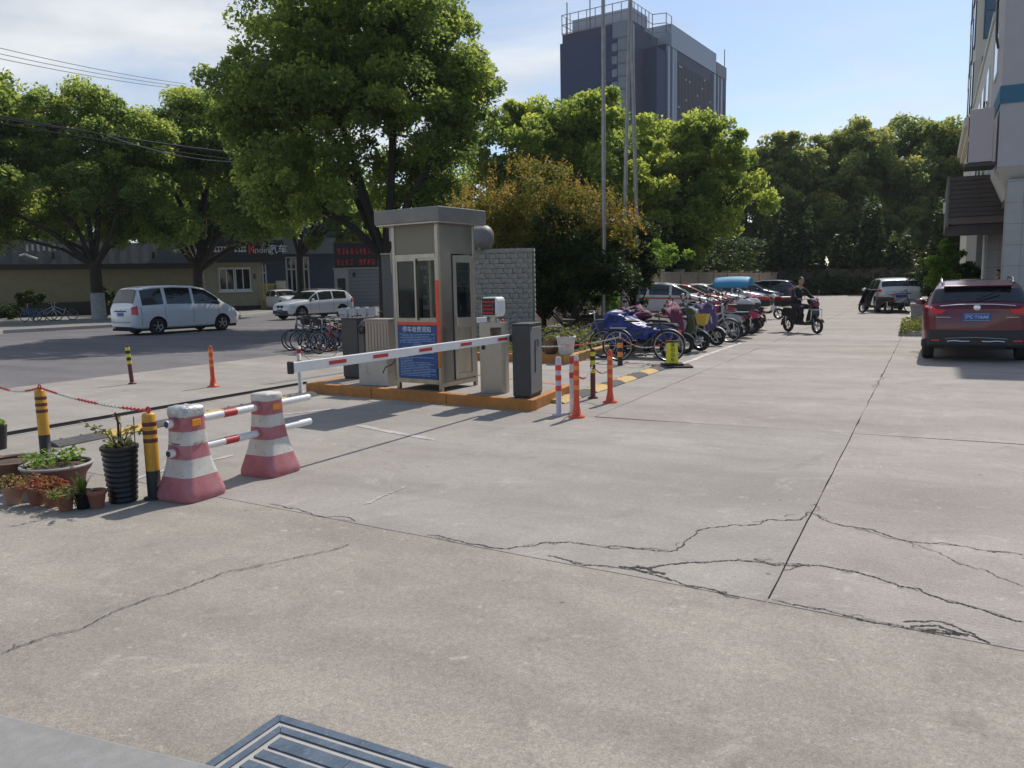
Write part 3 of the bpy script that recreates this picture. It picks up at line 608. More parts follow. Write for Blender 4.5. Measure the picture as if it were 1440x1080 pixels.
for i, (y, z, lb) in enumerate([(36.5, 6.6, 'pale air conditioner on the side wall above the entrance canopy')]):
    a = ac_box((1.55-0.26, y, z), -PI/2, 0.9, 0.7, 0.36, lb, 'ac_cream', 'air conditioners on the office wall')
    MB().box(-0.5, -0.22, -0.07, 0.5, 0.22, -0.01).build('bracket', 'charcoal', a)
    MB().tube([(0.4, 0.1, 0.3), (0.62, 0.05, 0.5), (0.6, 0.16, 1.2), (0.5, 0.17, 1.5)], 0.03, 8).build('hose', 'charcoal', a)
tag(MB().tube([(1.50, 28.5, 10.2), (1.38, 28.7, 9.6), (1.40, 28.75, 8.6), (1.46, 28.8, 8.3)], 0.035, 8).build('cable', 'charcoal'), 'dark hose looping down the corner of the grey office block', 'hose')
# pale tower block behind
pt = thing('pale_tower', 'pale cream tower block with curved cornice and blue windows beyond the office', 'building', (1.749, 57.446, 1.028)[:2]+(0,))
MB().box(0, 0, 0, 16, 14, 34).build('tower_wall', 'tower_pale', pt)
MB().box(-0.45, -0.45, 10.5, 16, 14.4, 11.1).build('cornice', 'tower_pale', pt, bevel=0.1); MB().box(-0.25, -0.25, 10.1, 16, 14.2, 10.5).build('cornice', 'tower_pale', pt)
for z in (12.0, 15.6, 19.2, 22.8):
    for x in (0.35, 3.0, 5.5):
        f = MB().box(x, -0.06, z, x+1.05, 0.0, z+2.6).build('window', 'blue_grey', pt)
        MB().box(x+0.08, -0.085, z+0.08, x+0.97, -0.062, z+1.55).build('pane', 'glass_blue', f); MB().box(x+0.08, -0.085, z+1.63, x+0.97, -0.062, z+2.52).build('pane', 'glass_blue', f)
    for y in (1.0, 5.0, 9.0):
        f = MB().box(-0.06, y, z, 0.0, y+1.4, z+2.6).build('window', 'blue_grey', pt); MB().box(-0.085, y+0.08, z+0.08, -0.062, y+1.32, z+2.52).build('pane', 'glass_blue', f)

# ---------------------------------------------------------------- distant office tower
tp = (-66.481, 191.045, 0.978); tq = (-86.348, 193.005, 1.324)
tz = math.atan2(tp[1]-tq[1], tp[0]-tq[0])
tw = thing('office_tower', 'distant dark navy office tower with railed roof terrace above the trees', 'tower', (tp[0], tp[1], 0), tz)
# local: x runs right along the end face (x<0 is the wall seen on the left), y goes away along the long face
WE, LF, HT = 19.6, 61.0, 63.2
MB().box(-WE, 0, 0, -6.6, 30, HT-1.5).build('end_wall', 'tower_navy', tw)
MB().box(-6.6, -0.3, 0, -5.0, 28, HT+0.5).build('corner_fin', 'tower_navy', tw)
gl_ = MB().box(-WE+13.4, -0.25, 0, -WE+16.0, 0.4, HT-3).build('glass_bay', 'tower_glass', tw)
gm = MB().box(-5.0, 0.0, 0, -0.6, 26, HT+0.6).build('glass_corner', 'tower_glass', tw)
for k in range(16):
    z = HT-3-k*3.0
    MB().box(-4.98, -0.12, z, -0.7, 0.0, z+0.22).build('mullion', 'blue_grey', gm)
    MB().box(-WE+13.45, -0.4, z-1.0, -WE+15.95, -0.26, z+0.1).build('spandrel', 'tower_navy', gl_)
MB().box(-0.6, -0.4, 0, 0.0, 8, HT+0.8).build('corner_pier', 'tower_side', tw); MB().box(-.02, .8, 0, .25, 1.5, HT).build('light_fin', 'tower_light', tw)
MB().box(-3, 8, 0, 3.2, 14.5, HT-4.2).build('return_wall', 'tower_navy', tw)
MB().box(-4, 3, 0, -0.02, 12, HT).build('recess_wall', 'tower_side', tw)
sd_ = MB().box(-10, 14.5, 0, 3.0, LF, HT-2.0).build('side_wall', 'tower_side', tw)
for y, w in ((14.6, 1.4), (17.6, 1.4), (19.5, 1.0), (49, 1.6), (52.5, 0.8), (55.0, 1.4)): MB().box(3.0, y, 0, 3.5, y+w, HT-2.5).build('light_fin', 'tower_light', tw)
for i in range(26): MB().box(3.0, 21.5+i*1.04, 0, 3.28, 21.72+i*1.04, HT-5).build('fin', 'tower_fin', tw)
for i in range(3): MB().box(3.0, 57.4+i*1.08, 0, 3.28, 57.6+i*1.08, HT-8).build('fin', 'tower_fin', tw)
for i in range(26):
    y = random.uniform(21.5, 47); z = HT-6-random.randint(0, 14)*2.6
    MB().box(3.29, y, z, 3.34, y+0.9, z+0.45).build('vent_pane', 'tower_light', tw)
MB().box(-8, 17.5, HT-2.0, 3.2, 51.5, HT+3.6).build('roof_screen', 'tower_light', tw)
MB().box(-8, 52, HT-2.0, 3.2, LF-.3, HT+1.5).build('roof_box', 'tower_fin', tw)
MB().box(-WE+0.4, 0.6, HT-1.5, -6.6, 26, HT+0.8).build('roof_upstand', 'tower_side', tw)
def railing(pts, z0, z1, step_, post=0.16):
    r_ = MB()
    for i in range(len(pts)-1):
        a, b = Vector(pts[i]), Vector(pts[i+1]); n = int((b-a).length/step_)
        for z in (z0+0.2, (z0+z1)/2, z1): r_.tube([(a.x, a.y, z), (b.x, b.y, z)], 0.10, 4, False)
        o = r_.build('rail', 'tower_rail', tw); r_ = MB()
        for k in range(n+1):
            p = a+(b-a)*k/n; MB().box(p.x-post/2, p.y-post/2, z0, p.x+post/2, p.y+post/2, z1+0.1).build('rail_post', 'tower_rail', tw)
        MB().tube([(a.x, a.y, (z0+z1)/2), (b.x, b.y, (z0+z1)/2)], 0.02, 4).build('wire', 'tower_rail', tw)
railing([(-WE+0.5, 26), (-WE+0.5, 0.3), (-0.3, 0.3), (-0.3, 13.5), (3.0, 14.5), (3.0, 18.0)], HT+0.7, HT+5.4, 2.1)
MB().box(-WE+2, 3, HT+0.8, -1, 12, HT+4.6).build('terrace_screen', 'screen_film', tw)
for x, y, h_ in ((-WE+1.6, 1, 8.5), (-11.5, 1, 11), (3.1, 59, 6.5), (-2, 60, 6)): MB().tube([(x, y, HT-2), (x, y, HT+h_)], 0.14, 5).build('antenna', 'charcoal', tw)

# ================================================================ GATE OBJECTS
# ---------------------------------------------------------------- attendant booth (stainless)
bt = thing('attendant_booth', 'stainless steel gate attendant booth with blue notice panel on the island', 'booth', (-6.40, 9.80, 0.145), math.radians(-6))
BW, BD = 0.84, 0.86                                      # local: front face -y carries the notice, right face +x the door
x0, x1, y0, y1 = -BW/2, BW/2, -BD/2, BD/2
for x in (x0, x1-0.055):
    for y in (y0, y1-0.055):
        MB().box(x, y, 0.0, x+0.055, y+0.055, 2.40).build('post', 'steel_warm', bt, bevel=0.006)
roof = MB().box(-0.60, -0.58, 2.345, 0.575, 0.52, 2.54); roof.build('roof', 'steel_roof', bt, bevel=0.012)
MB().box(-0.58, -0.56, 2.325, 0.555, 0.50, 2.344).build('roof_lip', 'steel', bt)
def fr(axis, u0, u1, z0, z1, off, name, m, t=0.02, **k):  # a flat panel on the front ('f') or right ('r') or other faces
    if axis == 'f': b = MB().box(u0, y0-off, z0, u1, y0-off+t, z1)
    elif axis == 'k': b = MB().box(u0, y1+off-t, z0, u1, y1+off, z1)
    elif axis == 'r': b = MB().box(x1+off-t, u0, z0, x1+off, u1, z1)
    else: b = MB().box(x0-off, u0, z0, x0-off+t, u1, z1)
    return b.build(name, m, bt, **k)
fr('f', x0+.055, x1-.055, 1.92, 2.36, -0.012, 'upper_panel', 'booth_cream'); fr('r', y0+.055, y1-.055, 1.92, 2.36, -0.012, 'upper_panel', 'booth_grey')
for f_ in ('k', 'l'): fr(f_, -0.37, 0.37, 0.12, 0.98, -0.012, 'lower_panel', 'steel'); fr(f_, -0.37, 0.37, 1.92, 2.36, -0.012, 'upper_panel', 'booth_grey')
fr('f', x0+.055, x1-.055, 1.86, 1.92, 0.002, 'transom', 'steel_warm', 0.045); fr('f', x0+.055, x1-.055, 0.94, 1.00, 0.002, 'window_sill', 'steel_warm', 0.05)
fr('f', x0+.055, x1-.055, 0.93, 0.975, 0.006, 'red_strip', 'orange_red', 0.006)
fr('f', x0+.055, x1-.055, 0.10, 0.165, 0.002, 'bottom_rail', 'steel_warm', 0.045)
# two sliding sashes in the front window
for k, (a, b, o_) in enumerate(((x0+.06, x0+.43, 0.0), (x0+.40, x1-.06, -0.03))):
    f = MB()
    yy_ = y0 - o_
    for q in ((a, 1.0, a+.03, 1.86), (b-.03, 1.0, b, 1.86), (a+.03, 1.83, b-.03, 1.86), (a+.03, 1.0, b-.03, 1.03)): f.box(q[0], yy_, q[1], q[2], yy_+0.025, q[3])
    w = f.build('window_sash', 'steel_warm', bt)
    if k == 0: MB().box(a+.03, yy_+0.01, 1.03, b-.03, yy_+0.014, 1.83).build('pane', 'pane', w)
fr('f', x0+.385, x0+.415, 1.0, 1.86, -0.02, 'sash_seal', 'black', 0.012)
# right side: door with window
MB().box(x1-.03, y0+.30, .14, x1-.006, y0+.325, 1.90).build('door_jamb', 'black', bt)
fr('r', y0+.055, y0+.30, 0.12, 1.92, -0.008, 'side_panel', 'booth_grey')
d = MB()
for q in ((y0+.33, .14, y0+.40, 1.90), (y1-.13, .14, y1-.06, 1.90), (y0+.40, 1.80, y1-.13, 1.90), (y0+.40, .88, y1-.13, 1.02), (y0+.40, .14, y1-.13, .22)): d.box(x1-.03, q[0], q[1], x1+.004, q[2], q[3])
door = d.build('door', 'steel', bt, bevel=0.004)
MB().box(x1-.016, y0+.40, 1.02, x1-.012, y1-.13, 1.80).build('pane', 'pane', door); MB().box(x1-.022, y0+.40, .22, x1-.010, y1-.13, .88).build('door_panel', 'steel_warm', door)
MB().tube([(x1+.03, y0+.37, .92), (x1+.03, y0+.37, 1.03)], 0.012, 6).build('handle', 'chrome', door)
fr('r', y0+.055, y1-.055, 0.06, 0.12, 0.0, 'bottom_rail', 'steel_warm', 0.03)
fr('k', -0.37, -0.02, 1.0, 1.9, -0.01, 'rear_window', 'pane', 0.006); fr('k', 0.02, 0.37, 1.0, 1.9, -0.01, 'rear_window', 'pane', 0.006); fr('l', -0.37, 0.37, 1.0, 1.9, -0.01, 'side_window', 'pane', 0.006)
MB().box(x0+.02, y0+.02, .10, x1-.02, y1-.02, .13).build('floor_plate', 'steel', bt)
MB().box(x1-.057, y0-.006, 0.55, x1+.006, y0-.001, 1.55).build('red_post_tape', 'orange_red', bt); MB().box(x1-.057, y0-.006, 0.33, x1-.002, y0-.001, 0.55).build('tape_remnant', 'kerb_orange', bt)
MB().box(x0+.09, y0+.25, 0.13, x0+.42, y0+.6, 0.95).build('desk', 'ac_cream', bt); MB().box(x0+.12, y0+.22, 1.0, x0+.32, y0+.27, 1.30).build('monitor', 'black', bt); MB().box(x1-.25, y1-.25, 0.95, x1-.10, y1-.1, 1.45).build('chair_back', 'black', bt)
nb = fr('f', x0+.062, x1-.062, 0.17, 0.925, 0.010, 'notice_panel', 'sign_blue', 0.012)
text('notice_title', '停车收费须知', 0.088, 'sign_white', nb, (0.0, y0-.0115, 0.865), (PI/2, 0, 0), 0.001)
random.seed(3)
tb = MB()
for k in range(26):
    z = 0.795-k*0.0235
    if z < 0.20: break
    xa = x0+.10 + (0.05 if k in (1, 3, 8, 14) else 0); end = x1-.09 - random.choice([0, 0, .03, .10, .25, .42])
    if k in (6, 7): xa, end = -0.09+0.03*(k == 6), 0.10
    while xa < end:
        wv = random.uniform(0.03, 0.13); tb.box(xa, y0-.0118, z, min(end, xa+wv), y0-.0105, z+0.0095); xa += wv+random.choice([.006, .006, .02])
tb.build('notice_lines', 'print_pale', nb)
# hose and conduit at the left rear
MB().tube([(x0-.06, y0+.12, 2.35), (x0-.06, y0+.12, 2.05), (x0-.11, y0+.12, 1.94), (x0-.10, y0+.12, 1.7), (x0-.055, y0+.12, 1.5), (x0-.055, y0+.12, .15)], 0.026, 8).build('drain_pipe', 'cabinet_beige', bt)
MB().tube([(x0-.02, y0+.03, 1.85), (x0-.02, y0+.03, .12)], 0.016, 6).build('conduit', 'frame_steel_blue', bt); MB().cbox((x0-.06, y0+.12, 2.24), (.10, .08, .22)).build('junction_box', 'ac_pink', bt)
MB().tube([(x0-.03, y0+.02, .42), (x0-.08, y0+.02, .36), (x0-.20, y0-.02, .30), (x0-.23, y0-.04, .22)], 0.009, 6).build('loose_cable', 'black', bt)

ac = ac_box((-7.40, 9.72, 0.145), math.radians(178), 0.56, 0.46, 0.30, 'cream air conditioner outdoor unit standing on the island beside the booth', 'ac_cream')
for s_ in (-.2, .2): MB().box(s_-.03, -.15, -0.001, s_+.03, .15, .0).build('foot', 'black', ac)
cb = thing('beige_cabinet', 'beige ribbed metal cabinet behind the air conditioner next to the booth', 'cabinet', (-7.62, 10.15, 0.145), math.radians(-4))
MB().box(-.24, -.15, 0, .24, .15, .96).build('cabinet_body', 'cabinet_beige', cb, bevel=0.01)
for k in range(7): MB().box(-.21+k*.062, -.158, .06, -.18+k*.062, -.151, .92).build('rib', 'cabinet_beige', cb)
MB().box(-.255, -.165, .96, .255, .165, .985).build('lid', 'cabinet_beige', cb)

# stainless ticket kiosk
ki = thing('ticket_kiosk', 'brushed steel ticket kiosk with rounded ends between booth and dark barrier box', 'kiosk', (-5.30, 9.55, 0.145), math.radians(14))
pl = [( .19*math.cos(a)*1.0 + 0, .10*math.sin(a)) for a in np.linspace(0, 2*PI, 24, endpoint=False)]
pl = [(max(-.185, min(.185, x*1.35)), max(-.105, min(.105, y*1.25))) for x, y in pl]
MB().prism(pl, 0, 0.94).build('kiosk_body', 'brushed_kiosk', ki); MB().prism([(x*1.02, y*1.02) for x, y in pl], .94, .965).build('kiosk_top', 'steel', ki)
MB().box(-.02, -.112, .79, .13, -.104, .90).build('reader_window', 'glass_dark', ki); MB().box(-.15, -.112, .60, -.10, -.104, .66).build('ticket_slot', 'black', ki)
cm = thing('plate_camera', 'silver rounded plate recognition display with red screen on top of the kiosk', 'camera', (-5.30, 9.56, 1.11), math.radians(-8))
MB().box(-.04, -.03, 0, .04, .03, .09).build('stem', 'steel', cm)
hd = [(-.13, .08), (-.15, .12), (-.15, .30), (-.12, .345), (.10, .345), (.13, .31), (.13, .12), (.10, .08)]
MB().slab(hd, -.09, .10).build('housing', 'white_paint', cm, bevel=0.02)
MB().box(-.125, -.10, .10, .09, -.089, .325).build('screen', 'led_board', cm)
ls = MB()
for k in range(4):
    xa = -.11
    while xa < .05: w = random.uniform(.02, .05); ls.box(xa, -.1035, .12+k*.05, xa+w, -.1005, .14+k*.05); xa += w+.012
ls.build('led_rows', 'lamp_red', cm)
random.seed(5)
fl = thing('flower_bunch', 'small bunch of red and white flowers behind the ticket kiosk', 'flowers', (-5.42, 9.95, 0.145))
MB().lathe([(.05, 0), (.07, .86)], 12).build('vase', 'steel', fl); 
for k in range(14): MB().ball((random.uniform(-.1, .1), random.uniform(-.08, .08), .90+random.uniform(-.03, .09)), .022, 8, 5).build('blossom', random.choice(['red_bright', 'white_paint']), fl)

# barrier boxes
def barrier_box(loc, rz, label, w=.24, d=.46, h=.95):
    b = thing('barrier_box', label, 'barrier machine', loc, rz, 'gate barrier machines on the island')
    MB().box(-w/2, -d/2, .03, w/2, d/2, h).build('cabinet', 'charcoal', b, bevel=0.008); MB().box(-w/2+.012, -d/2+.012, 0, w/2-.012, d/2-.012, .03).build('base', 'black', b)
    MB().box(-w/2-.006, -d/2-.006, h, w/2+.006, d/2+.006, h+.022).build('lid', 'charcoal', b, bevel=0.006)
    c = [(d/2-.02, .06), (d/2-.02, h-.03), (-d/2+.10, h-.03), (-d/2+.02, h-.11), (-d/2+.02, .06)]
    dr = MB(); dr.x = Matrix.Rotation(PI/2, 4, 'Z'); dr.slab(c, -w/2-.012, -w/2+.002); dr = dr.build('door', 'charcoal_light', b, bevel=0.005)
    lg = MB(); lg.tube([(w/2+.016, -.06, .33), (w/2+.016, -.06, .72), (w/2+.016, -.04, .755), (w/2+.016, .03, .755), (w/2+.016, .06, .735), (w/2+.016, .06, .67), (w/2+.016, .03, .645), (w/2+.016, -.02, .645)], .006, 5); lg.build('letter_p_mark', 'black', dr)
    return b
br = barrier_box((-4.69, 9.34, 0.145), math.radians(6), 'dark grey barrier box with letter P on its side holding the lowered boom')
MB().tube([(-.13, -.10, .78), (-.19, -.10, .78)], .055, 14).build('boom_hub', 'black', br)
boom = thing('boom_arm', 'white boom arm with short red bars lowered across the lane', 'boom', (-4.88, 9.24, 0.925), 0)
bd = Vector((-5.02+4.88, 5.33-9.24, 0)); bl = bd.length; boom.rotation_euler = (0, 0, math.atan2(bd.y, bd.x))
MB().box(0.0, -.022, -.046, bl, .022, .046).build('bar', 'white_paint', boom, bevel=0.006)
for k, s_ in enumerate((.12, .98, 1.80, 2.58, 3.22)): MB().box(s_, .0215, -.018, s_+.24, .025, .018).build('red_bar', 'red_paint', boom); MB().box(s_, -.025, -.018, s_+.24, -.0215, .018).build('red_bar', 'red_paint', boom)
MB().box(bl, -.03, -.056, bl+.035, .03, .056).build('end_cap', 'black', boom, bevel=0.01)
b2 = barrier_box((-8.33, 10.42, 0.145), math.radians(-4), 'dark grey barrier box left of the booth with boom facing the street', w=.34, d=.42, h=.97)
MB().tube([(.10, -.10, .80), (.33, -.16, .80)], .07, 14).build('boom_hub', 'black', b2)
bo2 = thing('boom_arm', 'short visible white boom stub sticking out from the barrier box left of the booth', 'boom', (-8.00, 10.30, 0.945), math.radians(86))
MB().box(0, -.022, -.05, 3.4, .022, .05).build('bar', 'white_paint', bo2, bevel=0.006)
for s_ in (.5, 1.4, 2.3): MB().box(s_, .0215, -.018, s_+.24, .025, .018).build('red_bar', 'red_paint', bo2)

# ---------------------------------------------------------------- posts
def flexi_post(loc, style, label, lean=(0, 0), h=.72, grp='flexible marker posts along the lanes'):
    p = thing('marker_post', label, 'marker post', loc, random.uniform(0, 3), grp); r = .036
    if style == 'lilac':
        MB().lathe([(.085, 0), (.085, .012), (.036, .02), (.036, h-.02), (.030, h)], 16).build('shaft', 'lilac_white', p)
        for z in (.30, .43, .555): MB().lathe([(r+.002, z), (r+.002, z+.065)], 16, caps=False).build('band', 'red_bright', p)
    elif style == 'orange':
        MB().lathe([(.10, 0), (.10, .015), (.06, .03), (.042, .12), (r, .16), (r, h-.02), (.028, h)], 16).build('shaft', 'orange_red', p)
        for z in (.34, .46, .58): MB().lathe([(r+.002, z), (r+.002, z+.055)], 16, caps=False).build('band', 'orange_band', p)
        MB().lathe([(.022, h), (.030, h+.012), (.026, h+.035), (.0, h+.04)], 10).build('cap', 'orange_red' if 'cap' not in label else 'lilac_white', p)
    elif style == 'brown':
        MB().lathe([(.075, 0), (.075, .012), (r+.004, .03), (r, .05), (r, h-.02), (.028, h)], 16).build('shaft', 'band_brown', p)
        for k, z in enumerate((.36, .42, .48, .54, .60)): MB().lathe([(r+.002, z), (r+.002, z+.058)], 16, caps=False).build('band', 'lime_band' if k % 2 == 0 else 'bollard_black', p)
    elif style == 'white':
        MB().lathe([(.06, 0), (.034, .02), (.034, h), (.0, h+.005)], 16).build('shaft', 'white_dirty', p)
        for z in (.44, .62): MB().lathe([(.036, z), (.036, z+.07)], 16, caps=False).build('band', 'red_paint', p)
    p.rotation_euler = (lean[0], lean[1], 0); return p
flexi_post((-4.055, 8.926), 'lilac', 'pale lilac marker post with three red bands at the island corner')
pz = flexi_post((-3.765, 8.808), 'orange', 'front red and orange marker post with pale cap beside the lilac post', h=.69); MB().box(-.02, -.02, .70, .02, .02, .76).build('tape', 'lilac_white', pz)
flexi_post((-3.963, 9.136), 'white', 'whitish post hidden right behind the front red and orange post', h=.66)
flexi_post((-4.186, 10.385), 'brown', 'brown marker post with lime and black bands between two orange posts', h=.70)
flexi_post((-3.817, 10.086), 'orange', 'red and orange marker post furthest from the island beside the speed bump', h=.68)
flexi_post((-12.553, 9.312), 'brown', 'leaning brown marker post with lime bands near the street', lean=(0, math.radians(-5)), h=.68)
flexi_post((-10.74, 9.505), 'orange', 'lone red and orange marker post in the left apron', lean=(0, math.radians(-1)), h=.66)
flexi_post((-8.739, 9.444), 'white', 'white marker post with red bands behind the tip of the lowered boom', h=.73)
def bollard(loc, label, h=.68, r=.052):
    p = thing('bollard', label, 'bollard', loc, 0, 'yellow and black bollards')
    MB().lathe([(r+.03, 0), (r+.03, .01), (r, .012), (r, .225)], 20).build('foot', 'bollard_black', p); MB().lathe([(r, .225), (r, h-.015), (r-.01, h), (0, h+.004)], 20, caps=False).build('shaft', 'bollard_yellow', p)
    for z in (h-.23, h-.165, h-.10): MB().lathe([(r+.0015, z), (r+.0015, z+.032)], 20, caps=False).build('band', 'band_brown', p)
    MB().torus((0, 0, h+.025), .022, .007, 12, 5, 'y').build('chain_eye', 'red_paint', p); return p
bollard((-7.824, 4.768), 'yellow bollard with dark bands behind the flower pots'); bollard((-5.394, 4.122), 'yellow bollard with dark bands beside the tall ribbed pot')
yb = thing('bollard', 'black bollard with two orange bands at the end of the bicycle row', 'bollard', (-5.355, 14.709), 0, 'yellow and black bollards')
MB().lathe([(.06, 0), (.05, .02), (.05, .50), (.03, .52)], 16).build('shaft', 'bollard_black', yb)
for z in (.17, .35): MB().lathe([(.0515, z), (.0515, z+.10)], 16, caps=False).build('band', 'orange_band', yb)
MB().tube([(0, 0, .5), (0, 0, .64)], .014, 6).build('hook', 'white_dirty', yb)

def chain(name, label, p, q, sag, r=.0045, cols=('red_paint', 'white_dirty'), seg=5, link=.038):
    """plastic chain: each link a small torus, alternating red and white lengths"""
    t = thing(name, label, 'chain', tuple(p), 0, 'red and white plastic chains'); d = Vector(q)-Vector(p); L = d.length; n = max(8, int(L/link))
    pts = [d*(i/n) - Vector((0, 0, sag*4*(i/n)*(1-i/n))) for i in range(n+1)]
    mbs = {c: [] for c in cols}
    for k in range(seg):
        b = MB()
        for i in range(int(n*k/seg), int(n*(k+1)/seg)):
            a_, b_ = pts[i], pts[i+1]; m_ = (a_+b_)/2; t_ = (b_-a_).normalized(); l_ = (b_-a_).length*0.62
            up_ = Vector((0, 0, 1)) if i % 2 else t_.cross(Vector((0, 0, 1))).normalized()
            ring_ = []
            for j in range(9): an = 2*PI*j/8; ring_.append(m_ + t_*math.cos(an)*l_ + up_*math.sin(an)*link*0.30)
            b.tube(ring_, r, 4, True, False)
        b.build('chain_length', cols[k % 2], t)
    return t
B1, B2 = (-7.824, 4.768), (-5.394, 4.122)
chain('chain', 'red and white plastic chain strung between the two yellow bollards', (*B1, .70), (*B2, .70), .035, seg=5)
chain('chain', 'plastic chain running out of the picture from the yellow bollard', (*B1, .70), (B1[0]-1.9, B1[1]+.5, .68), .09, seg=4)
chain('chain', 'chain from the boom end post to the barrier box by the street', (*(-8.739, 9.444), .70), (-8.52, 10.30, .80), .32, seg=3, cols=('white_dirty', 'red_paint'))
chain('chain', 'red and white chain from the black bollard to the yellow sign', (*(-5.355, 14.709), .56), (*(-4.337, 14.73), .56), .20, seg=3, cols=('red_paint', 'white_dirty'))
chain('chain', 'orange and white chain along the planting bed to the black bollard', (-6.6, 13.6, .44), (*(-5.355, 14.709), .56), .06, seg=3, cols=('white_dirty', 'orange_red'))
chain('chain', 'short drooping red chain between front marker posts', (*(-3.765, 8.808), .54), (*(-4.186, 10.385), .48), .12, seg=2)
chain('chain', 'short red chain between the brown and the far orange post', (*(-4.186, 10.385), .46), (*(-3.817, 10.086), .46), .08, seg=2)

# ---------------------------------------------------------------- pink and white moulded barriers with poles
def barrier(loc, rz, label, tape=False):
    b = thing('moulded_barrier', label, 'traffic barrier', loc, rz, 'red and white moulded barriers')
    prof = [(.200, 0), (.206, .02), (.205, .05), (.196, .08), (.180, .13), (.164, .185), (.148, .24), (.135, .30), (.125, .36), (.117, .43), (.111, .52), (.107, .60), (.104, .66), (.098, .70)]
    def sq(r, n=6):
        out = []; c = .42*r
        for qx, qy, a0 in ((1, 1, 0), (-1, 1, 90), (-1, -1, 180), (1, -1, 270)):
            for k in range(n): a = math.radians(a0+90*k/(n-1)); out.append((qx*(r-c)+c*math.cos(a), qy*(r-c)+c*math.sin(a)))
        return out
    def part(z0, z1, name, m):
        import bisect
        zs = sorted(set([z0, z1] + [z for _, z in prof if z0 < z < z1])); rows = []
        for z in zs:
            for i in range(len(prof)-1):
                if prof[i][1] <= z <= prof[i+1][1]: t = (z-prof[i][1])/(prof[i+1][1]-prof[i][1]); r = prof[i][0]+(prof[i+1][0]-prof[i][0])*t; break
            rows.append([(x, y, z) for x, y in sq(r)] ); rows[-1].append(rows[-1][0])
        o_ = MB().grid(rows); n_ = len(rows[0])-1
        if z0 == 0: o_.add(rows[0][:-1], [tuple(range(n_))])
        if z1 == .70: o_.add(rows[-1][:-1], [tuple(range(n_))])
        return o_.build(name, m, b)
    part(0, .185, 'base', 'faded_red'); part(.185, .32, 'white_band', 'barrier_white'); part(.32, .43, 'red_band', 'faded_red'); part(.43, .535, 'white_band', 'barrier_white'); part(.535, .66, 'red_band', 'faded_red')
    part(.66, .70, 'top_cap', 'barrier_white')
    if tape:
        tw2 = MB(); tw2.grid([[(x, y, z+.004*math.sin(9*x*40+y*70)) for x, y in sq(r)+sq(r)[:1]] for r, z in ((.109, .648), (.113, .668), (.111, .70), (.104, .722), (.06, .733), (.001, .735))]); tw2.build('tape_wrap', 'silver_tape', b)
    else: MB().grid([[(x, y, z) for x, y in sq(r)+sq(r)[:1]] for r, z in ((.106, .655), (.109, .665), (.108, .70), (.098, .718), (.001, .724))]).build('lid', 'barrier_white', b)
    for s_ in (-1, 1):
        MB().cbox((s_*.0, -s_*.110, .60), (.085, .012, .055)).build('reflector', 'amber', b, bevel=0.006)
    MB().cbox((.110, 0, .60), (.012, .06, .05)).build('reflector', 'amber', b, bevel=0.006)
    if tape: MB().torus((0, 0, .44), .125, .004, 20, 4, 'z').build('wire_wrap', 'charcoal', b)
    return b
P1, P2 = (-5.169, 4.288), (-5.169, 5.152)
pd = Vector((P2[0]-P1[0], P2[1]-P1[1], 0)); prz = math.atan2(pd.y, pd.x)
barrier((*P1, 0), prz, 'faded red and white barrier with silver tape wrapped on top, beside the bollard', True)
barrier((*P2, 0), prz, 'faded red and white barrier with plain white top, farther from the pots')
pu = pd.normalized()
for z, a_, b_, lb in ((.605, -.19, 1.40, 'upper white pole with red bands through both moulded barriers'), (.375, -.19, 1.40, 'lower white pole with red bands through both moulded barriers')):
    q = thing('barrier_pole', lb, 'pole', (P1[0], P1[1], z), prz, 'poles through the moulded barriers')
    MB().tube([(a_, 0, 0), (b_, 0, 0)], .031, 14).build('tube', 'white_paint', q)
    MB().tube([(.36, 0, 0), (.50, 0, 0)], .0325, 14).build('red_band', 'red_paint', q); MB().tube([(a_-.004, 0, 0), (a_-.002, 0, 0)], .024, 12).build('tube_end', 'charcoal', q)
    for s_ in (-.125, .125, pd.length-.125, pd.length+.125): MB().tube([(s_-.02, 0, 0), (s_+.02, 0, 0)], .042, 12).build('sleeve', 'faded_red', q)

# ---------------------------------------------------------------- rubber speed bumps
def speed_bump(p, q, w, n, label, first):
    p, q = Vector(p), Vector(q); d = q-p; L = d.length
    s = thing('speed_bump', label, 'speed bump', (p.x, p.y, 0.002), math.atan2(d.y, d.x), 'rubber speed bumps across the lanes')
    for k in range(n):
        a = L*k/n+.006; b = L*(k+1)/n-.006; pf = [(-w/2, 0), (-w/2, .008), (-w*.28, .04), (-w*.1, .05), (w*.1, .05), (w*.28, .04), (w/2, .008), (w/2, 0)]
        m = MB(); m.x = Matrix.Rotation(PI/2, 4, 'Z') @ Matrix.Identity(4)
        m.slab([(u, z) for u, z in pf], -b, -a); o = m.build('segment', 'bump_yellow' if (k+first) % 2 else 'bump_rubber', s)
        for t_ in (.3, .7): MB().lathe([(.016, 0), (.014, .008)], 8, (a+(b-a)*t_, w*.20, .044)).build('bolt', 'charcoal', o)
    return s
speed_bump((-8.30, 5.1), (-8.38, 9.3), .32, 7, 'yellow and black rubber speed bump in the lane left of the moulded barriers', 0)
speed_bump((-4.50, 9.75), (-4.47, 14.5), .32, 8, 'yellow and black rubber speed bump running from the island to the yellow sign', 1)

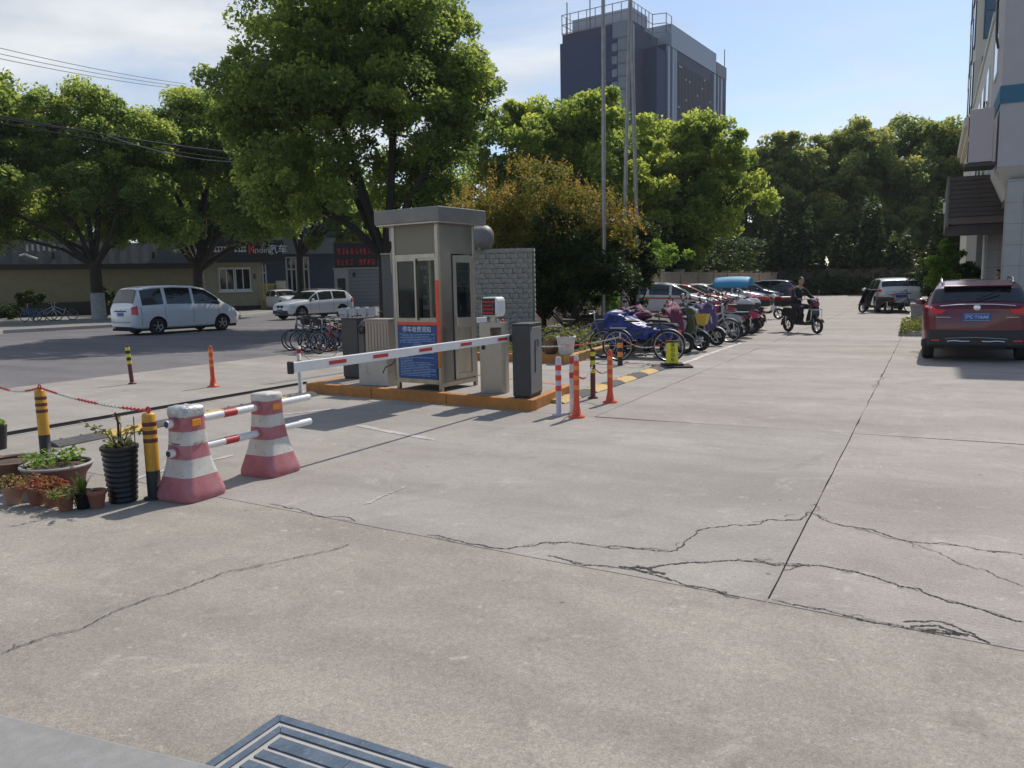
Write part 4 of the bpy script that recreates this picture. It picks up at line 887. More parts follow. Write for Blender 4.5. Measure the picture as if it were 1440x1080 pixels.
# yellow plastic no-parking sign on its rubber foot
sg = thing('warning_sign', 'yellow no parking stand with vertical black lettering at the end of the parking line', 'sign', (-4.324, 14.734), math.radians(24))
MB().prism([(-.36, -.26), (.36, -.26), (.36, .26), (-.36, .26)], 0, .035).build('foot', 'mat_dark', sg, bevel=0.01); MB().prism([(-.2, -.16), (.2, -.16), (.2, .16), (-.2, .16)], .035, .075).build('weight', 'rubber', sg, bevel=0.01)
MB().prism([(-.10, -.09), (.10, -.09), (.10, .09), (-.10, .09)], .075, .075+.0).build('base', 'rubber', sg) if 0 else None
MB().add([(-.11, -.09, .075), (.11, -.09, .075), (.11, .09, .075), (-.11, .09, .075), (-.095, -.05, .47), (.095, -.05, .47), (.095, .05, .47), (-.095, .05, .47)], [(3, 2, 1, 0), (4, 5, 6, 7), (0, 1, 5, 4), (1, 2, 6, 5), (2, 3, 7, 6), (3, 0, 4, 7)]).build('board', 'sign_yellow', sg, bevel=0.012)
MB().box(-.10, -.055, .47, .10, .055, .50).build('top', 'black', sg); MB().tube([(0, 0, .5), (0, 0, .56)], .01, 6).build('handle', 'black', sg)
for k, ch in enumerate('请勿泊车'): text('lettering', ch, .088, 'black', sg, (0, -.0925+.0102*(k == 0)*0 + (.415-k*.092-.075)*.101 - .0035, .415-k*.092), (PI/2-math.radians(5.8), 0, 0), .001)
for k in range(3): MB().prism([(.098, -.06), (.104, -.06), (.104, .05), (.098, .05)], .14+k*.1, .19+k*.1).build('stripe', 'black', sg)

# flagpoles on plinth
fpl = thing('flagpole_plinth', 'low dark brown plinth at the foot of the flagpoles', 'plinth', (-9.3, 23.5, 0), math.radians(0))
MB().box(-.9, -.6, 0, .9, 3.4, .48).build('plinth_block', 'plinth', fpl, bevel=0.02); MB().box(-.95, -.65, .48, .95, 3.45, .53).build('plinth_cap', 'plinth', fpl)
for i, (px, lb) in enumerate((((-9.1, 23.5), 'tall slim flagpole nearest the booth, leftmost of three'), ((-9.02, 24.9), 'tall slim flagpole in the middle of three'), ((-8.86, 26.2), 'tall slim flagpole nearest the drive, rightmost of three'))):
    f = thing('flagpole', lb, 'flagpole', (px[0], px[1], .50 if i == 0 else .1), 0, 'flagpoles rising from the planting bed')
    f.rotation_mode = 'QUATERNION'; f.rotation_quaternion = Matrix.Rotation((.005, .030, -.024)[i], 4, _h).to_quaternion()
    MB().tube([(0, 0, 0), (0, 0, 5), (0, 0, 12), (0, 0, 15.5)], [.062, .058, .05, .035], 12).build('pole', 'pole_metal', f); MB().lathe([(.12, 0), (.12, .04), (.075, .07), (.075, .2)], 14).build('base_flange', 'pole_metal', f)
    MB().ball((0, 0, 15.55), .07, 10, 8).build('finial', 'steel', f); MB().tube([(.075, 0, 1.0), (.07, 0, 8), (.05, 0, 15.4)], .006, 5).build('halyard', 'white_dirty', f)

# ================================================================ FLOWER POTS
def plant_pot(loc, prof, m, label, cat='flower pot', n=20, soil=True, grp='flower pots by the yellow bollards', ribs=0):
    p = thing('plant_pot', label, cat, loc, random.uniform(0, 6), grp)
    b = MB(); b.lathe(prof, n, caps=False); rt, zt = prof[-1]; b.lathe([(rt, zt), (rt-.012, zt+.004), (rt-.022, zt-.015)], n, caps=False); b.add([(prof[0][0]*math.cos(2*PI*i/n), prof[0][0]*math.sin(2*PI*i/n), prof[0][1]) for i in range(n)], [tuple(range(n))])
    b.build('pot', m, p)
    if soil: MB().lathe([(0.0, zt-.012), (rt*.5, zt-.018), (rt-.02, zt-.03)], n, caps=False).build('soil', 'soil', p)
    return p
def tuft(parent, name, n, r, h, size, m, z0, stem=True, spread=1.0):
    cen = []
    for i in range(n):
        a = random.uniform(0, 2*PI); q = r*math.sqrt(random.random()); z = z0 + h*random.random()**0.8*(1-.5*(q/r)**2)
        cen.append((q*math.cos(a)*spread, q*math.sin(a)*spread, z))
    leaves(name, cen, size, m, parent, up=.6)
    if stem:
        s = MB()
        for i in range(max(4, n//14)):
            a = random.uniform(0, 2*PI); q = r*.7*random.random(); s.tube([(q*.3*math.cos(a), q*.3*math.sin(a), z0-.03), (q*math.cos(a), q*math.sin(a), z0+h*.75)], .003, 4)
        s.build('stems', 'leaf_grassy', parent)
def blades(parent, name, n, r, h, m, z0, w=.005):
    b = MB()
    for i in range(n):
        a = random.uniform(0, 2*PI); q = r*random.random(); l = random.uniform(.5, 1)*h; o_ = random.uniform(.2, .7)*l
        x, y = q*math.cos(a)*.4, q*math.sin(a)*.4; dx, dy = math.cos(a)*o_, math.sin(a)*o_; nx, ny = -math.sin(a)*w, math.cos(a)*w
        b.add([(x-nx, y-ny, z0), (x+nx, y+ny, z0), (x+dx*.5+nx, y+dy*.5+ny, z0+l*.7), (x+dx*.5-nx, y+dy*.5-ny, z0+l*.7), (x+dx, y+dy, z0+l*.85)], [(0, 1, 2, 3), (3, 2, 4)])
    b.build(name, m, parent, recalc=False)
random.seed(21)
rib = [(.098, 0)] + [(.100+.028*k/10+d_, .41*k/10+j) for k in range(10) for d_, j in ((-.006, 0), (.006, .008), (.006, .030), (-.006, .036))] + [(.132, .41), (.140, .415), (.140, .44)]
p = plant_pot((*(-5.553, 3.962), 0), rib, 'pot_black', 'tall black ribbed pot with sprawling twiggy plant'); tuft(p, 'foliage', 90, .12, .10, .022, 'leaf_grassy', .43, False)
tw_ = MB(); tips = []
for k in range(7):
    a = k*0.9+.4; l = random.uniform(.18, .33); q = [(0.02*math.cos(a), .02*math.sin(a), .42), (l*.35*math.cos(a), l*.35*math.sin(a), .42+l*.55), (l*.8*math.cos(a+.3), l*.8*math.sin(a+.3), .42+l*(.75 if k % 2 else .55))]
    tw_.tube(q, [.005, .004, .0025], 5); tips += [tuple(np.array(q[1])*(1-t)+np.array(q[2])*t + np.array([random.gauss(0, .012) for _ in range(3)])) for t in np.linspace(.3, 1.05, 9)]
tw_.tube([(0, 0, .42), (.005, 0, .62), (-.01, .01, .70)], [.012, .010, .008], 6); tw_.tube([(.11, -.03, .43), (.115, -.03, .66)], .004, 5)
tw_.build('twigs', 'bark', p); leaves('leaf_sprays', tips, .022, 'leaf_grassy', p)
ex = (0, 0)
p = plant_pot((*(-6.398, 3.981), 0), [(.18, 0), (.22, .13), (.255, .17), (.268, .20), (.272, .215)], 'basin_maroon', 'wide maroon basin with pale rim and green leafy seedlings', n=28)
MB().torus((0, 0, .215), .266, .013, 28, 6, 'z').build('rim', 'basin_rim', p)
for (x, y) in ((-.12, -.02), (.1, .08), (.14, -.06), (-.05, -.16)):
    c = [(x+random.gauss(0, .055), y+random.gauss(0, .055), .22+random.random()*.10) for _ in range(70)]; pass
    SEED = globals().get('SEED', []) + c; globals()['SEED'] = SEED
leaves('seedlings', SEED, .024, 'leaf_fresh', p, up=.8)['kind'] = 'stuff'
p = plant_pot((*(-6.915, 3.915), 0), [(.15, 0), (.16, .06), (.20, .16), (.235, .20), (.24, .225)], 'glaze_brown', 'wide brown glazed bowl of bare soil at the left edge', n=28)
for loc, s_, m_, lb, pl_ in (((-6.297, 3.551), 1.0, 'terracotta_pale', 'pale terracotta pot with dried yellow succulent, at the left edge', 'leaf_dry'), ((-6.099, 3.615), .98, 'terracotta', 'terracotta pot with reddish succulent, second from the left edge', 'leaf_reddish'),
                         ((-5.946, 3.637), .95, 'terracotta', 'terracotta pot with pink tinged succulent below the maroon basin', 'leaf_reddish'), ((-5.73, 3.604), .86, 'terracotta', 'frontmost terracotta pot overgrown by trailing sprigs', 'leaf_grassy'),
                         ((-5.578, 3.755), .92, 'terracotta', 'terracotta pot of bare soil next to the tall ribbed pot', None), ((-5.657, 3.699), .92, 'pot_black', 'small black plastic pot with spiky grass', 'grass')):
    pr = [(.052*s_, 0), (.072*s_, .112*s_), (.080*s_, .113*s_), (.082*s_, .145*s_)]
    p = plant_pot((*loc, 0), pr, m_, lb); z_ = .13*s_
    if pl_ == 'grass': blades(p, 'grass_blades', 26, .05, .20, 'leaf_fresh', z_)
    elif pl_: tuft(p, 'succulent', 150, .115 if pl_ != 'leaf_grassy' else .13, .13 if pl_ != 'leaf_grassy' else .08, .019, pl_, z_-.01, True)
    if 'trailing' in lb:
        c = []
        for k in range(150): a = random.uniform(0, 2*PI); t = random.random(); q = .07+.07*t; c.append((q*math.cos(a), q*math.sin(a), .13-.12*t*random.random()))
        leaves('trailing_sprigs', c, .012, 'leaf_grassy', p)['kind'] = 'stuff'
p = plant_pot((*(-8.715, 4.782), 0), [(.10, 0)] + [(.10+.02*k/6+(.005 if j else 0), .22*k/6+j*.02) for k in range(7) for j in (0, 1)] + [(.128, .25)], 'pot_black', 'black ribbed pot cut by the left edge of the picture'); tuft(p, 'foliage', 110, .12, .10, .025, 'leaf_fresh', .24)
# planters at the bed
wp = thing('white_planter', 'white tapered square planter with pink line and grey green plant on the kerb corner', 'planter', (-6.62, 14.98, .165), math.radians(20))
MB().add([(-.13, -.13, 0), (.13, -.13, 0), (.13, .13, 0), (-.13, .13, 0), (-.185, -.185, .36), (.185, -.185, .36), (.185, .185, .36), (-.185, .185, .36)], [(3, 2, 1, 0), (4, 5, 6, 7), (0, 1, 5, 4), (1, 2, 6, 5), (2, 3, 7, 6), (3, 0, 4, 7)]).build('planter', 'white_dirty', wp, bevel=.01)
MB().box(-.196, -.196, .345, .196, .196, .375).build('rim', 'white_dirty', wp, bevel=.006)
MB().box(-.10, -.180, .19, .10, -.166, .205).build('pink_line', 'quilt_pink', wp); tuft(wp, 'foliage', 240, .19, .13, .03, 'leaf_grassy', .36)
rp = plant_pot((-7.0, 15.05, .165), [(.12, 0), (.17, .10), (.175, .17), (.15, .26), (.155, .29)], 'glaze_brown', 'round brown jar beside the white planter', grp='planters on the kerb'); MB().torus((0, 0, .16), .174, .012, 20, 5, 'z').build('pale_band', 'basin_rim', rp); tuft(rp, 'foliage', 120, .16, .14, .03, 'leaf_grassy', .28)

# ================================================================ CARS
def interp(pts, x):
    if x <= pts[0][0]: return pts[0][1]
    for (a, b), (c, d) in zip(pts, pts[1:]):
        if x <= c: return b + (d-b)*(x-a)/(c-a) if c > a else d
    return pts[-1][1]
class CarShape:
    def __init__(s, L, W, top, belt, wb, xr, tr=.325, zb=.20, tumble=.30, crown=.035, wf=None):
        s.L, s.W, s.top, s.belt, s.wb, s.xr, s.tr, s.zb, s.tumble, s.crown = L, W, top, belt, wb, xr, tr, zb, tumble, crown
        h = L/2
        s.wf = wf or [(-h, .80), (-h+.05, .89), (-h+.14, .955), (-h+.35, .99), (-h+.8, 1), (h-1.1, 1), (h-.55, .965), (h-.25, .90), (h-.09, .80), (h, .66)]
    def sec(s, x):
        h = s.L/2; hw = s.W/2*interp(s.wf, x); zt = interp(s.top, x); zl = min(interp(s.belt, x), zt-.015); e = zt-zl
        d = min(x+h, h-x); zb = s.zb + (.10*(1-d/.35)**2 if d < .35 else 0)
        ye = hw*.965 - s.tumble*e; ze = zt - min(s.crown+.02, e*.6) 
        k = [(0, zb), (hw*.90, zb), (hw*.965, zb+.05), (hw*.99, zb+.16), (hw*1.0, zb+.45*(zl-zb)), (hw*.998, zb+.72*(zl-zb)), (hw*.988, zl-.05*(zl-zb)), (hw*.965, zl)]
        k += [(hw*.965+(ye-hw*.965)*t + .012*4*t*(1-t)*min(1, e/.3), zl+(ze-zl)*t) for t in (.25, .5, .75, 1)]
        k += [(ye*.93, ze+(zt-ze)*.45), (ye*.78, ze+(zt-ze)*.72), (ye*.5, ze+(zt-ze)*.9), (ye*.25, ze+(zt-ze)*.98), (0, zt)]
        return k
    def pt(s, x, k, off=0.0, sgn=1):                     # k: fractional index into the half section; off: distance outwards
        q = s.sec(x); i = min(int(k), len(q)-2); t = k-i; y = q[i][0]+(q[i+1][0]-q[i][0])*t; z = q[i][1]+(q[i+1][1]-q[i][1])*t
        if off:
            dy, dz = q[i+1][0]-q[i][0], q[i+1][1]-q[i][1]; l = math.hypot(dy, dz) or 1; ny, nz = dz/l, -dy/l
            e = .02; q2 = s.sec(x+e); zx = (q2[i][1]+(q2[i+1][1]-q2[i][1])*t - z)/e; yx = (q2[i][0]+(q2[i+1][0]-q2[i][0])*t - y)/e
            nx = -(zx*nz + yx*ny); l = math.sqrt(nx*nx+1); x += off*nx/l; y += off*ny/l; z += off*nz/l
        return (x, y*sgn, z)
    def patch(s, xs, ks, off, sgn=1):
        return [[s.pt(x, k, off, sgn) for k in ks] for x in xs]
NK = 17
def xstations(c):
    h = c.L/2; xs = {-h, -h+.015, -h+.04, -h+.08, -h+.14, -h+.22, -h+.32, h-.32, h-.22, h-.14, h-.08, h-.04, h-.015, h}
    for x, _ in c.top+c.belt: 
        if -h < x < h: xs.add(round(x, 4))
    n = int(c.L/.11)
    for i in range(1, n): xs.add(round(-h+c.L*i/n, 4))
    xs = sorted(xs); out = [xs[0]]
    for x in xs[1:]:
        if x-out[-1] > .012: out.append(x)
    return out
def wheel_parts(par, c, x, y, sgn, rim='rim_silver'):
    r = c.tr; w = .105
    t = MB(); yo = y*sgn
    t.lathe([(r*.62, -w), (r*.9, -w), (r*.985, -w*.75), (r, -w*.4), (r, w*.4), (r*.985, w*.75), (r*.9, w), (r*.62, w)], 26, axis='y', caps=False)
    wh = t.build('wheel', 'rubber', par); wh.location = (x, yo, r)
    b = MB(); o = w*.72*sgn
    b.lathe([(r*.64, o-.03*sgn), (r*.66, o+.015*sgn), (r*.60, o+.02*sgn), (r*.57, o-.02*sgn)], 26, axis='y', caps=False)
    for k in range(5):
        a = 2*PI*k/5+.3; p, q = (r*.08*math.cos(a), r*.08*math.sin(a)), (r*.6*math.cos(a), r*.6*math.sin(a)); n = (-math.sin(a)*r*.085, math.cos(a)*r*.085)
        b.add([(p[0]-n[0], o, p[1]-n[1]), (p[0]+n[0], o, p[1]+n[1]), (q[0]+n[0]*1.2, o+.01*sgn, q[1]+n[1]*1.2), (q[0]-n[0]*1.2, o+.01*sgn, q[1]-n[1]*1.2),
               (p[0]-n[0], o-.04*sgn, p[1]-n[1]), (p[0]+n[0], o-.04*sgn, p[1]+n[1]), (q[0]+n[0]*1.2, o-.04*sgn, q[1]+n[1]*1.2), (q[0]-n[0]*1.2, o-.04*sgn, q[1]-n[1]*1.2)],
              [(0, 1, 2, 3), (7, 6, 5, 4), (0, 3, 7, 4), (1, 5, 6, 2), (3, 2, 6, 7)])
    b.lathe([(r*.14, o+.012*sgn), (0, o+.016*sgn)], 10, axis='y', caps=False); b.build('rim', rim, wh)
    MB().lathe([(r*.60, -.02*sgn), (0, -.02*sgn)], 20, axis='y', caps=False).build('brake_disc', 'underbody', wh)
def make_car(name, label, cat, c, paint, loc, rz, side=(), ws=None, rw=None, lower=None, group=None, rim='rim_silver', glass='car_glass', extra=None):
    t = thing(name, label, cat, loc, rz, group)
    b = MB(); rows = []; xs = xstations(c)
    for x in xs:
        q = c.sec(x); rows.append([(x, -y, z) for y, z in q[:0:-1]] + [(x, y, z) for y, z in q])
        rows[-1] = [(x, y, z) for y, z in q] + [(x, -y, z) for y, z in q[-2:0:-1]]; rows[-1].append(rows[-1][0])
    b.grid(rows); n = len(rows[0])-1
    b.add(rows[0][:-1], [tuple(range(n))], False); b.add(rows[-1][:-1], [tuple(range(n))], False)
    body = b.build('body', [paint, 'underbody'], t, weld=True)
    cut = MB(); cut.mat = 1
    for x in (c.xr, c.xr+c.wb):
        for sg in (-1, 1): cut.lathe([(c.tr+.055, sg*(c.W/2-.30)), (c.tr+.055, sg*(c.W/2+.2))], 28, (x, 0, c.tr+.015), axis='y')
    co = cut.build('cutter', [paint, 'underbody'], t, weld=True)
    md = body.modifiers.new('arches', 'BOOLEAN'); md.operation = 'DIFFERENCE'; md.object = co; md.solver = 'EXACT'
    bpy.context.view_layer.update(); dg = bpy.context.evaluated_depsgraph_get()
    me = bpy.data.meshes.new_from_object(body.evaluated_get(dg)); body.modifiers.clear(); body.data = me; bpy.data.objects.remove(co)
    me.set_sharp_from_angle(angle=math.radians(32))
    for x in (c.xr, c.xr+c.wb):
        for sg in (-1, 1): wheel_parts(t, c, x, c.W/2-.125, sg, rim)
    NX = lambda a, d, n=14: [a+(d-a)*i/n for i in range(n+1)]
    for sg in (1, -1):
        for i, (a, d) in enumerate(side):
            MB().grid(c.patch(NX(a, d), [7.30, 8, 9, 10, 10.72], .007, sg), flip=sg < 0).build('side_window', glass, t, recalc=False)
        for x in ([d_+.04 for a_, d_ in side[:-1]] + [side[0][0]-.06, side[-1][1]-.02] if side else []):
            MB().grid([[c.pt(x+dx, k, .004, sg) for k in (3.0, 4, 5, 6, 7.0)] for dx in (-.006, .006)]).build('door_seam', 'underbody', t, recalc=False)
        for a, d in side[1:]:
            hx = a+.16; MB().tube([c.pt(hx-.09, 6.3, .03, sg), c.pt(hx+.09, 6.3, .03, sg)], .014, 6).build('door_handle', paint, t)
        if side:
            mx = side[-1][1]-.12; p0 = c.pt(mx, 7.2, .0, sg); m = MB().ball((p0[0], p0[1]+sg*.12, p0[2]+.06), (.07, .11, .075), 12, 8); m.build('wing_mirror', paint if lower is None else lower, t)
    if ws: 
        for nm, (a, d) in (('windscreen', ws),) + ((('rear_window', rw),) if rw else ()):
            g = MB(); ksd = [11.25, 12, 13, 14, 15, 16]
            rws = [[c.pt(x, k, .008, -1) for k in ksd] + [c.pt(x, k, .008, 1) for k in ksd[-2::-1]] for x in NX(a, d, 10)]
            g.grid(rws, flip=True).build(nm, glass, t, recalc=False)
    if extra: extra(t, c)
    return t
def rear_lamp(t, c, x0, x1, k0, k1, m='lamp_red', name='tail_light'):
    for sg in (1, -1):
        g = MB(); xs = [x0+(x1-x0)*i/7 for i in range(8)]; ks = [k0+(k1-k0)*i/5 for i in range(6)]
        g.grid(c.patch(xs, ks, .014, sg)); o = g.build(name, m, t, recalc=False)
def plate(t, x, z, rz, txt=None, name='number_plate', tilt=0, size=.1):
    p = MB().cbox((0, 0, 0), (.012, .44, .14)).build(name, 'plate_blue', t, bevel=0.004); p.location = (x, 0, z); p.rotation_euler = (0, tilt, rz)
    MB().box(.0062, -.21, .058, .0072, .21, .062).build('plate_edge', 'sign_white', p); MB().box(.0062, -.21, -.062, .0072, .21, -.058).build('plate_edge', 'sign_white', p)
    if txt: text('plate_lettering', txt, size, 'sign_white', p, (.0075, 0, 0), (PI/2, 0, PI/2), .0008)
    return p

# ---- white MPV on the street
H24 = 2.38
mpv = CarShape(4.76, 1.80, [(-2.38, 1.02), (-2.33, 1.10), (-2.24, 1.30), (-2.06, 1.74), (-1.96, 1.80), (-1.5, 1.86), (-.6, 1.89), (.3, 1.85), (.75, 1.76), (1.05, 1.58), (1.50, 1.22), (1.75, 1.10), (2.05, .98), (2.25, .80), (2.38, .56)],
               [(-2.38, 1.06), (-1, 1.10), (.5, 1.08), (1.4, 1.06), (2.4, .60)], 2.81, -1.40, .315, .24, .26)
def x_mpv(t, c):
    rear_lamp(t, c, -2.355, -2.16, 4.7, 7.7); plate(t, -2.393, .80, PI)
    MB().box(-2.40, -.42, .90, -2.375, .42, .945).build('plate_garnish', 'plastic_dark', t); MB().box(-2.395, -.70, .50, -2.378, .70, .515).build('bumper_seam', 'plastic_dark', t)
    MB().ball((-2.385, 0, .99), (.01, .05, .035), 10, 6).build('badge', 'chrome', t); MB().box(-2.3, -.8, .16, 2.1, .8, .26).build('sill', 'underbody', t)
    MB().grid(c.patch([2.06, 2.12, 2.18, 2.24], [5.2, 6, 6.6, 7], .012, -1)).build('headlight', 'lamp_clear', t, recalc=False)
VY = math.radians(90-8.2)
make_car('passenger_van', 'white people carrier driving along the street in tree shade', 'van', mpv, 'car_white', (-26.9, 22.3, -.008), VY, side=[(-1.98, -1.12), (-.98, .08), (.20, 1.28)], ws=(.82, 1.62), rw=(-2.27, -2.06), lower='plastic_dark', extra=x_mpv)
# ---- SUV shapes
suv = CarShape(4.45, 1.80, [(-2.225, .98), (-2.19, 1.04), (-2.10, 1.16), (-1.80, 1.47), (-1.66, 1.51), (-1.1, 1.56), (-.2, 1.56), (.30, 1.49), (.62, 1.33), (1.02, 1.05), (1.3, 1.02), (1.8, .95), (2.05, .88), (2.17, .78), (2.225, .60)],
               [(-2.225, 1.04), (-1, 1.02), (.6, .97), (1.05, .93), (2.2, .70)], 2.76, -1.30, .345, .26, .30)
def x_suvf(t, c):
    MB().box(-1.95, -.86, .20, 1.95, .86, .36).build('lower_cladding', 'plastic_dark', t, bevel=.02)
    MB().box(2.08, -.62, .32, 2.235, .62, .50).build('lower_grille', 'plastic_dark', t, bevel=.02)
    for s_ in (-1, 1): MB().cbox((2.205, s_*.145, .70), (.06, .23, .15)).build('kidney_grille', 'plastic_dark', t, bevel=.03); MB().lathe([(.06, 2.20), (.05, 2.215), (0, 2.218)], 12, (0, s_*.55, .42), axis='x').build('fog_light', 'lamp_clear', t)
    rear_lamp(t, c, 1.93, 2.13, 4.9, 6.9, 'lamp_clear', 'headlight'); plate(t, 2.25, .50, 0); rear_lamp(t, c, -2.18, -1.95, 5.2, 7.2)
    for s_ in (-1, 1): MB().tube([(-1.5, s_*.60, 1.57), (-1.4, s_*.60, 1.61), (.1, s_*.60, 1.60), (.25, s_*.60, 1.53)], .018, 6).build('roof_rail', 'plastic_dark', t)
sf = (-28.76, 31.751, 0.189); sr_ = (-28.298, 34.143, 0.178)
sy = math.atan2(sf[1]-sr_[1], sf[0]-sr_[0])
sv = make_car('white_suv', 'white compact crossover with dark cladding coming along the street beyond the shared bicycles', 'car', suv, 'car_white', (-30.2, 34.0, -.008), math.radians(-90-10), side=[(-1.62, -.72), (-.62, .28), (.36, .92)], ws=(.38, .98), rw=(-2.08, -1.84), extra=x_suvf)
# ---- dark red SUV, seen from behind
rs = CarShape(4.38, 1.81, [(-2.19, .99), (-2.15, 1.05), (-2.08, 1.13), (-1.76, 1.40), (-1.60, 1.455), (-1.1, 1.52), (-.2, 1.535), (.3, 1.48), (.65, 1.33), (1.05, 1.07), (1.4, 1.03), (1.8, .95), (2.05, .85), (2.15, .7), (2.19, .55)],
              [(-2.19, 1.05), (-1, 1.04), (.6, 1.0), (1.05, .95), (2.2, .70)], 2.646, -1.37, .345, .28, .46, wf=[(-2.19, .74), (-2.14, .85), (-2.05, .93), (-1.84, .985), (-1.4, 1), (1.1, 1), (1.64, .965), (1.94, .90), (2.1, .80), (2.19, .66)])
def x_red(t, c):
    MB().box(-2.235, -.80, .30, -2.10, .80, .60).build('lower_bumper', 'plastic_dark', t, bevel=.05); MB().box(-2.15, -.895, .28, -1.0, .895, .42).build('wheel_cladding', 'plastic_dark', t, bevel=.03)
    MB().prism([(-2.25, -.50), (-2.22, .50), (-2.20, .50), (-2.20, -.50)], .36, .39).build('chrome_strip', 'chrome', t) if 0 else None
    for s_ in (-1, 1): MB().tube([(-2.245, s_*.10, .405), (-2.25, s_*.22, .40), (-2.25, s_*.34, .412), (-2.24, s_*.46, .40)], .016, 6).build('chrome_strip', 'chrome', t); MB().cbox((-2.238, s_*.66, .415), (.02, .14, .025)).build('rear_reflector', 'lamp_red', t)
    MB().tube([(-2.242, -.5, .45), (-2.25, 0, .475), (-2.242, .5, .45)], .010, 6).build('diffuser_trim', 'steel', t)
    rear_lamp(t, c, -2.175, -1.86, 5.9, 7.9, 'lamp_red')
    for s_ in (-1, 1):
        MB().add([(-2.205, s_*.50, .985), (-2.205, s_*.74, 1.00), (-2.205, s_*.74, .90), (-2.205, s_*.56, .91), (-2.19, s_*.50, .985), (-2.19, s_*.74, 1.0), (-2.19, s_*.74, .90), (-2.19, s_*.56, .91)], [(0, 1, 2, 3), (7, 6, 5, 4), (0, 3, 7, 4), (1, 5, 6, 2), (3, 2, 6, 7), (0, 4, 5, 1)]).build('tail_light', 'lamp_red', t)
        MB().grid(c.patch([-2.15, -2.08, -2.0], [6.2, 6.7, 7.2], .020, s_)).build('reversing_light', 'lamp_clear', t, recalc=False)
        MB().tube([(-1.60, s_*.58, 1.46), (-1.48, s_*.59, 1.545), (.1, s_*.60, 1.565), (.3, s_*.60, 1.49)], .018, 6).build('roof_rail', 'chrome', t)
    plate(t, -2.20, .845, PI, '沪C·TV6A8', size=.078)
    MB().box(-2.20, -.35, .925, -2.185, .35, .955).build('plate_recess', 'car_red', t); MB().ball((-2.195, 0, 1.02), (.012, .052, .052), 14, 8).build('badge', 'chrome', t); MB().torus((-2.197, 0, 1.02), .05, .008, 16, 5, 'x').build('badge_ring', 'chrome', t)
    MB().box(-2.207, .42, .835, -2.19, .66, .85).build('model_lettering', 'steel', t); MB().box(-2.207, -.66, .835, -2.19, -.46, .85).build('model_lettering', 'steel', t)
    MB().slab([(-1.88, 1.42), (-1.60, 1.468), (-1.4, 1.50), (-1.4, 1.475), (-1.85, 1.39)], -.55, .55).build('roof_spoiler', 'car_red', t, bevel=.012)
    MB().tube([(-2.10, .02, 1.17), (-2.02, -.20, 1.25), (-1.95, -.36, 1.32)], .011, 5).build('rear_wiper', 'black', t)
    MB().tube([(-2.178, .60, 1.05), (-2.165, .3, 1.075), (-2.16, 0, 1.08), (-2.165, -.3, 1.075), (-2.178, -.60, 1.05)], .009, 5).build('tailgate_trim', 'chrome', t)
make_car('red_suv', 'dark red crossover parked beside the office building seen from behind', 'car', rs, 'car_red', (.76, 19.15, 0), PI/2-math.radians(.5), side=[(-1.55, -.72), (-.62, .28), (.36, .95)], ws=(.42, 1.0), rw=(-2.085, -1.78), extra=x_red)
# ---- right: white SUV
def x_w(t, c):
    rear_lamp(t, c, -2.18, -1.90, 5.7, 7.4); plate(t, -2.232, .74, PI); MB().box(-2.24, -.75, .28, -2.12, .75, .46).build('lower_bumper', 'plastic_dark', t, bevel=.04)
    MB().box(-2.24, -.40, .84, -2.22, .40, .88).build('chrome_strip', 'chrome', t)
wx = (-1.859, 39.563)
make_car('white_suv', 'white crossover parked at the right of the drive beyond the stone block', 'car', suv, 'car_white', (wx[0]+.10, wx[1]+2.1, 0), PI/2+math.radians(14), side=[(-1.62, -.72), (-.62, .28), (.36, .92)], ws=(.38, .98), rw=(-2.08, -1.84), extra=x_w)
# ---- row of cars nosed towards the drive
est = CarShape(4.5, 1.75, [(-2.25, .95), (-2.2, 1.05), (-2.05, 1.35), (-1.85, 1.50), (-1.2, 1.57), (-.2, 1.57), (.35, 1.49), (.8, 1.28), (1.25, 1.0), (1.5, .94), (1.9, .84), (2.12, .74), (2.25, .52)], [(-2.25, 1.0), (-1, .97), (.8, .93), (1.3, .88), (2.2, .6)], 2.7, -1.35, .31, .22, .26)
sedan = CarShape(4.55, 1.76, [(-2.275, .92), (-2.2, 1.0), (-1.75, 1.05), (-1.55, 1.10), (-.95, 1.40), (-.6, 1.46), (0, 1.47), (.35, 1.41), (.75, 1.22), (1.2, .98), (1.5, .94), (1.95, .85), (2.15, .76), (2.275, .52)], [(-2.275, .95), (-1, .95), (.8, .91), (1.25, .87), (2.2, .6)], 2.68, -1.3, .31, .20, .26)
def x_est(t, c):
    for sg in (1, -1): MB().grid(c.patch([-2.1+4.1*i/30 for i in range(31)], [5.35, 5.6, 5.85], .006, sg)).build('orange_stripe', 'orange_stripe', t, recalc=False)
    rear_lamp(t, c, 1.9, 2.15, 5.4, 6.8, 'lamp_clear', 'headlight'); rear_lamp(t, c, -2.2, -2.05, 5, 7.5); plate(t, 2.275, .48, 0)
def x_sed(t, c):
    rear_lamp(t, c, 1.93, 2.17, 5.4, 6.9, 'lamp_clear', 'headlight'); rear_lamp(t, c, -2.25, -2.02, 5.4, 6.9); plate(t, 2.295, .46, 0)
    MB().cbox((2.255, 0, .64), (.05, .95, .11)).build('grille', 'plastic_dark', t, bevel=.02); MB().cbox((2.25, 0, .36), (.05, 1.2, .10)).build('lower_grille', 'plastic_dark', t, bevel=.02)
GR = 'cars nosed in along the boundary wall'
SW = [(-1.72, -.85), (-.72, .22), (.34, 1.02)]; SS = [(-1.12, -.38), (-.28, .50), (.60, 1.0)]
make_car('parked_car', 'white estate car with an orange stripe along its side, nearest in the row', 'car', est, 'car_white', (-10.9, 36.6, 0), 0.03, side=SW, ws=(.5, 1.18), rw=(-2.15, -1.9), group=GR, extra=x_est)
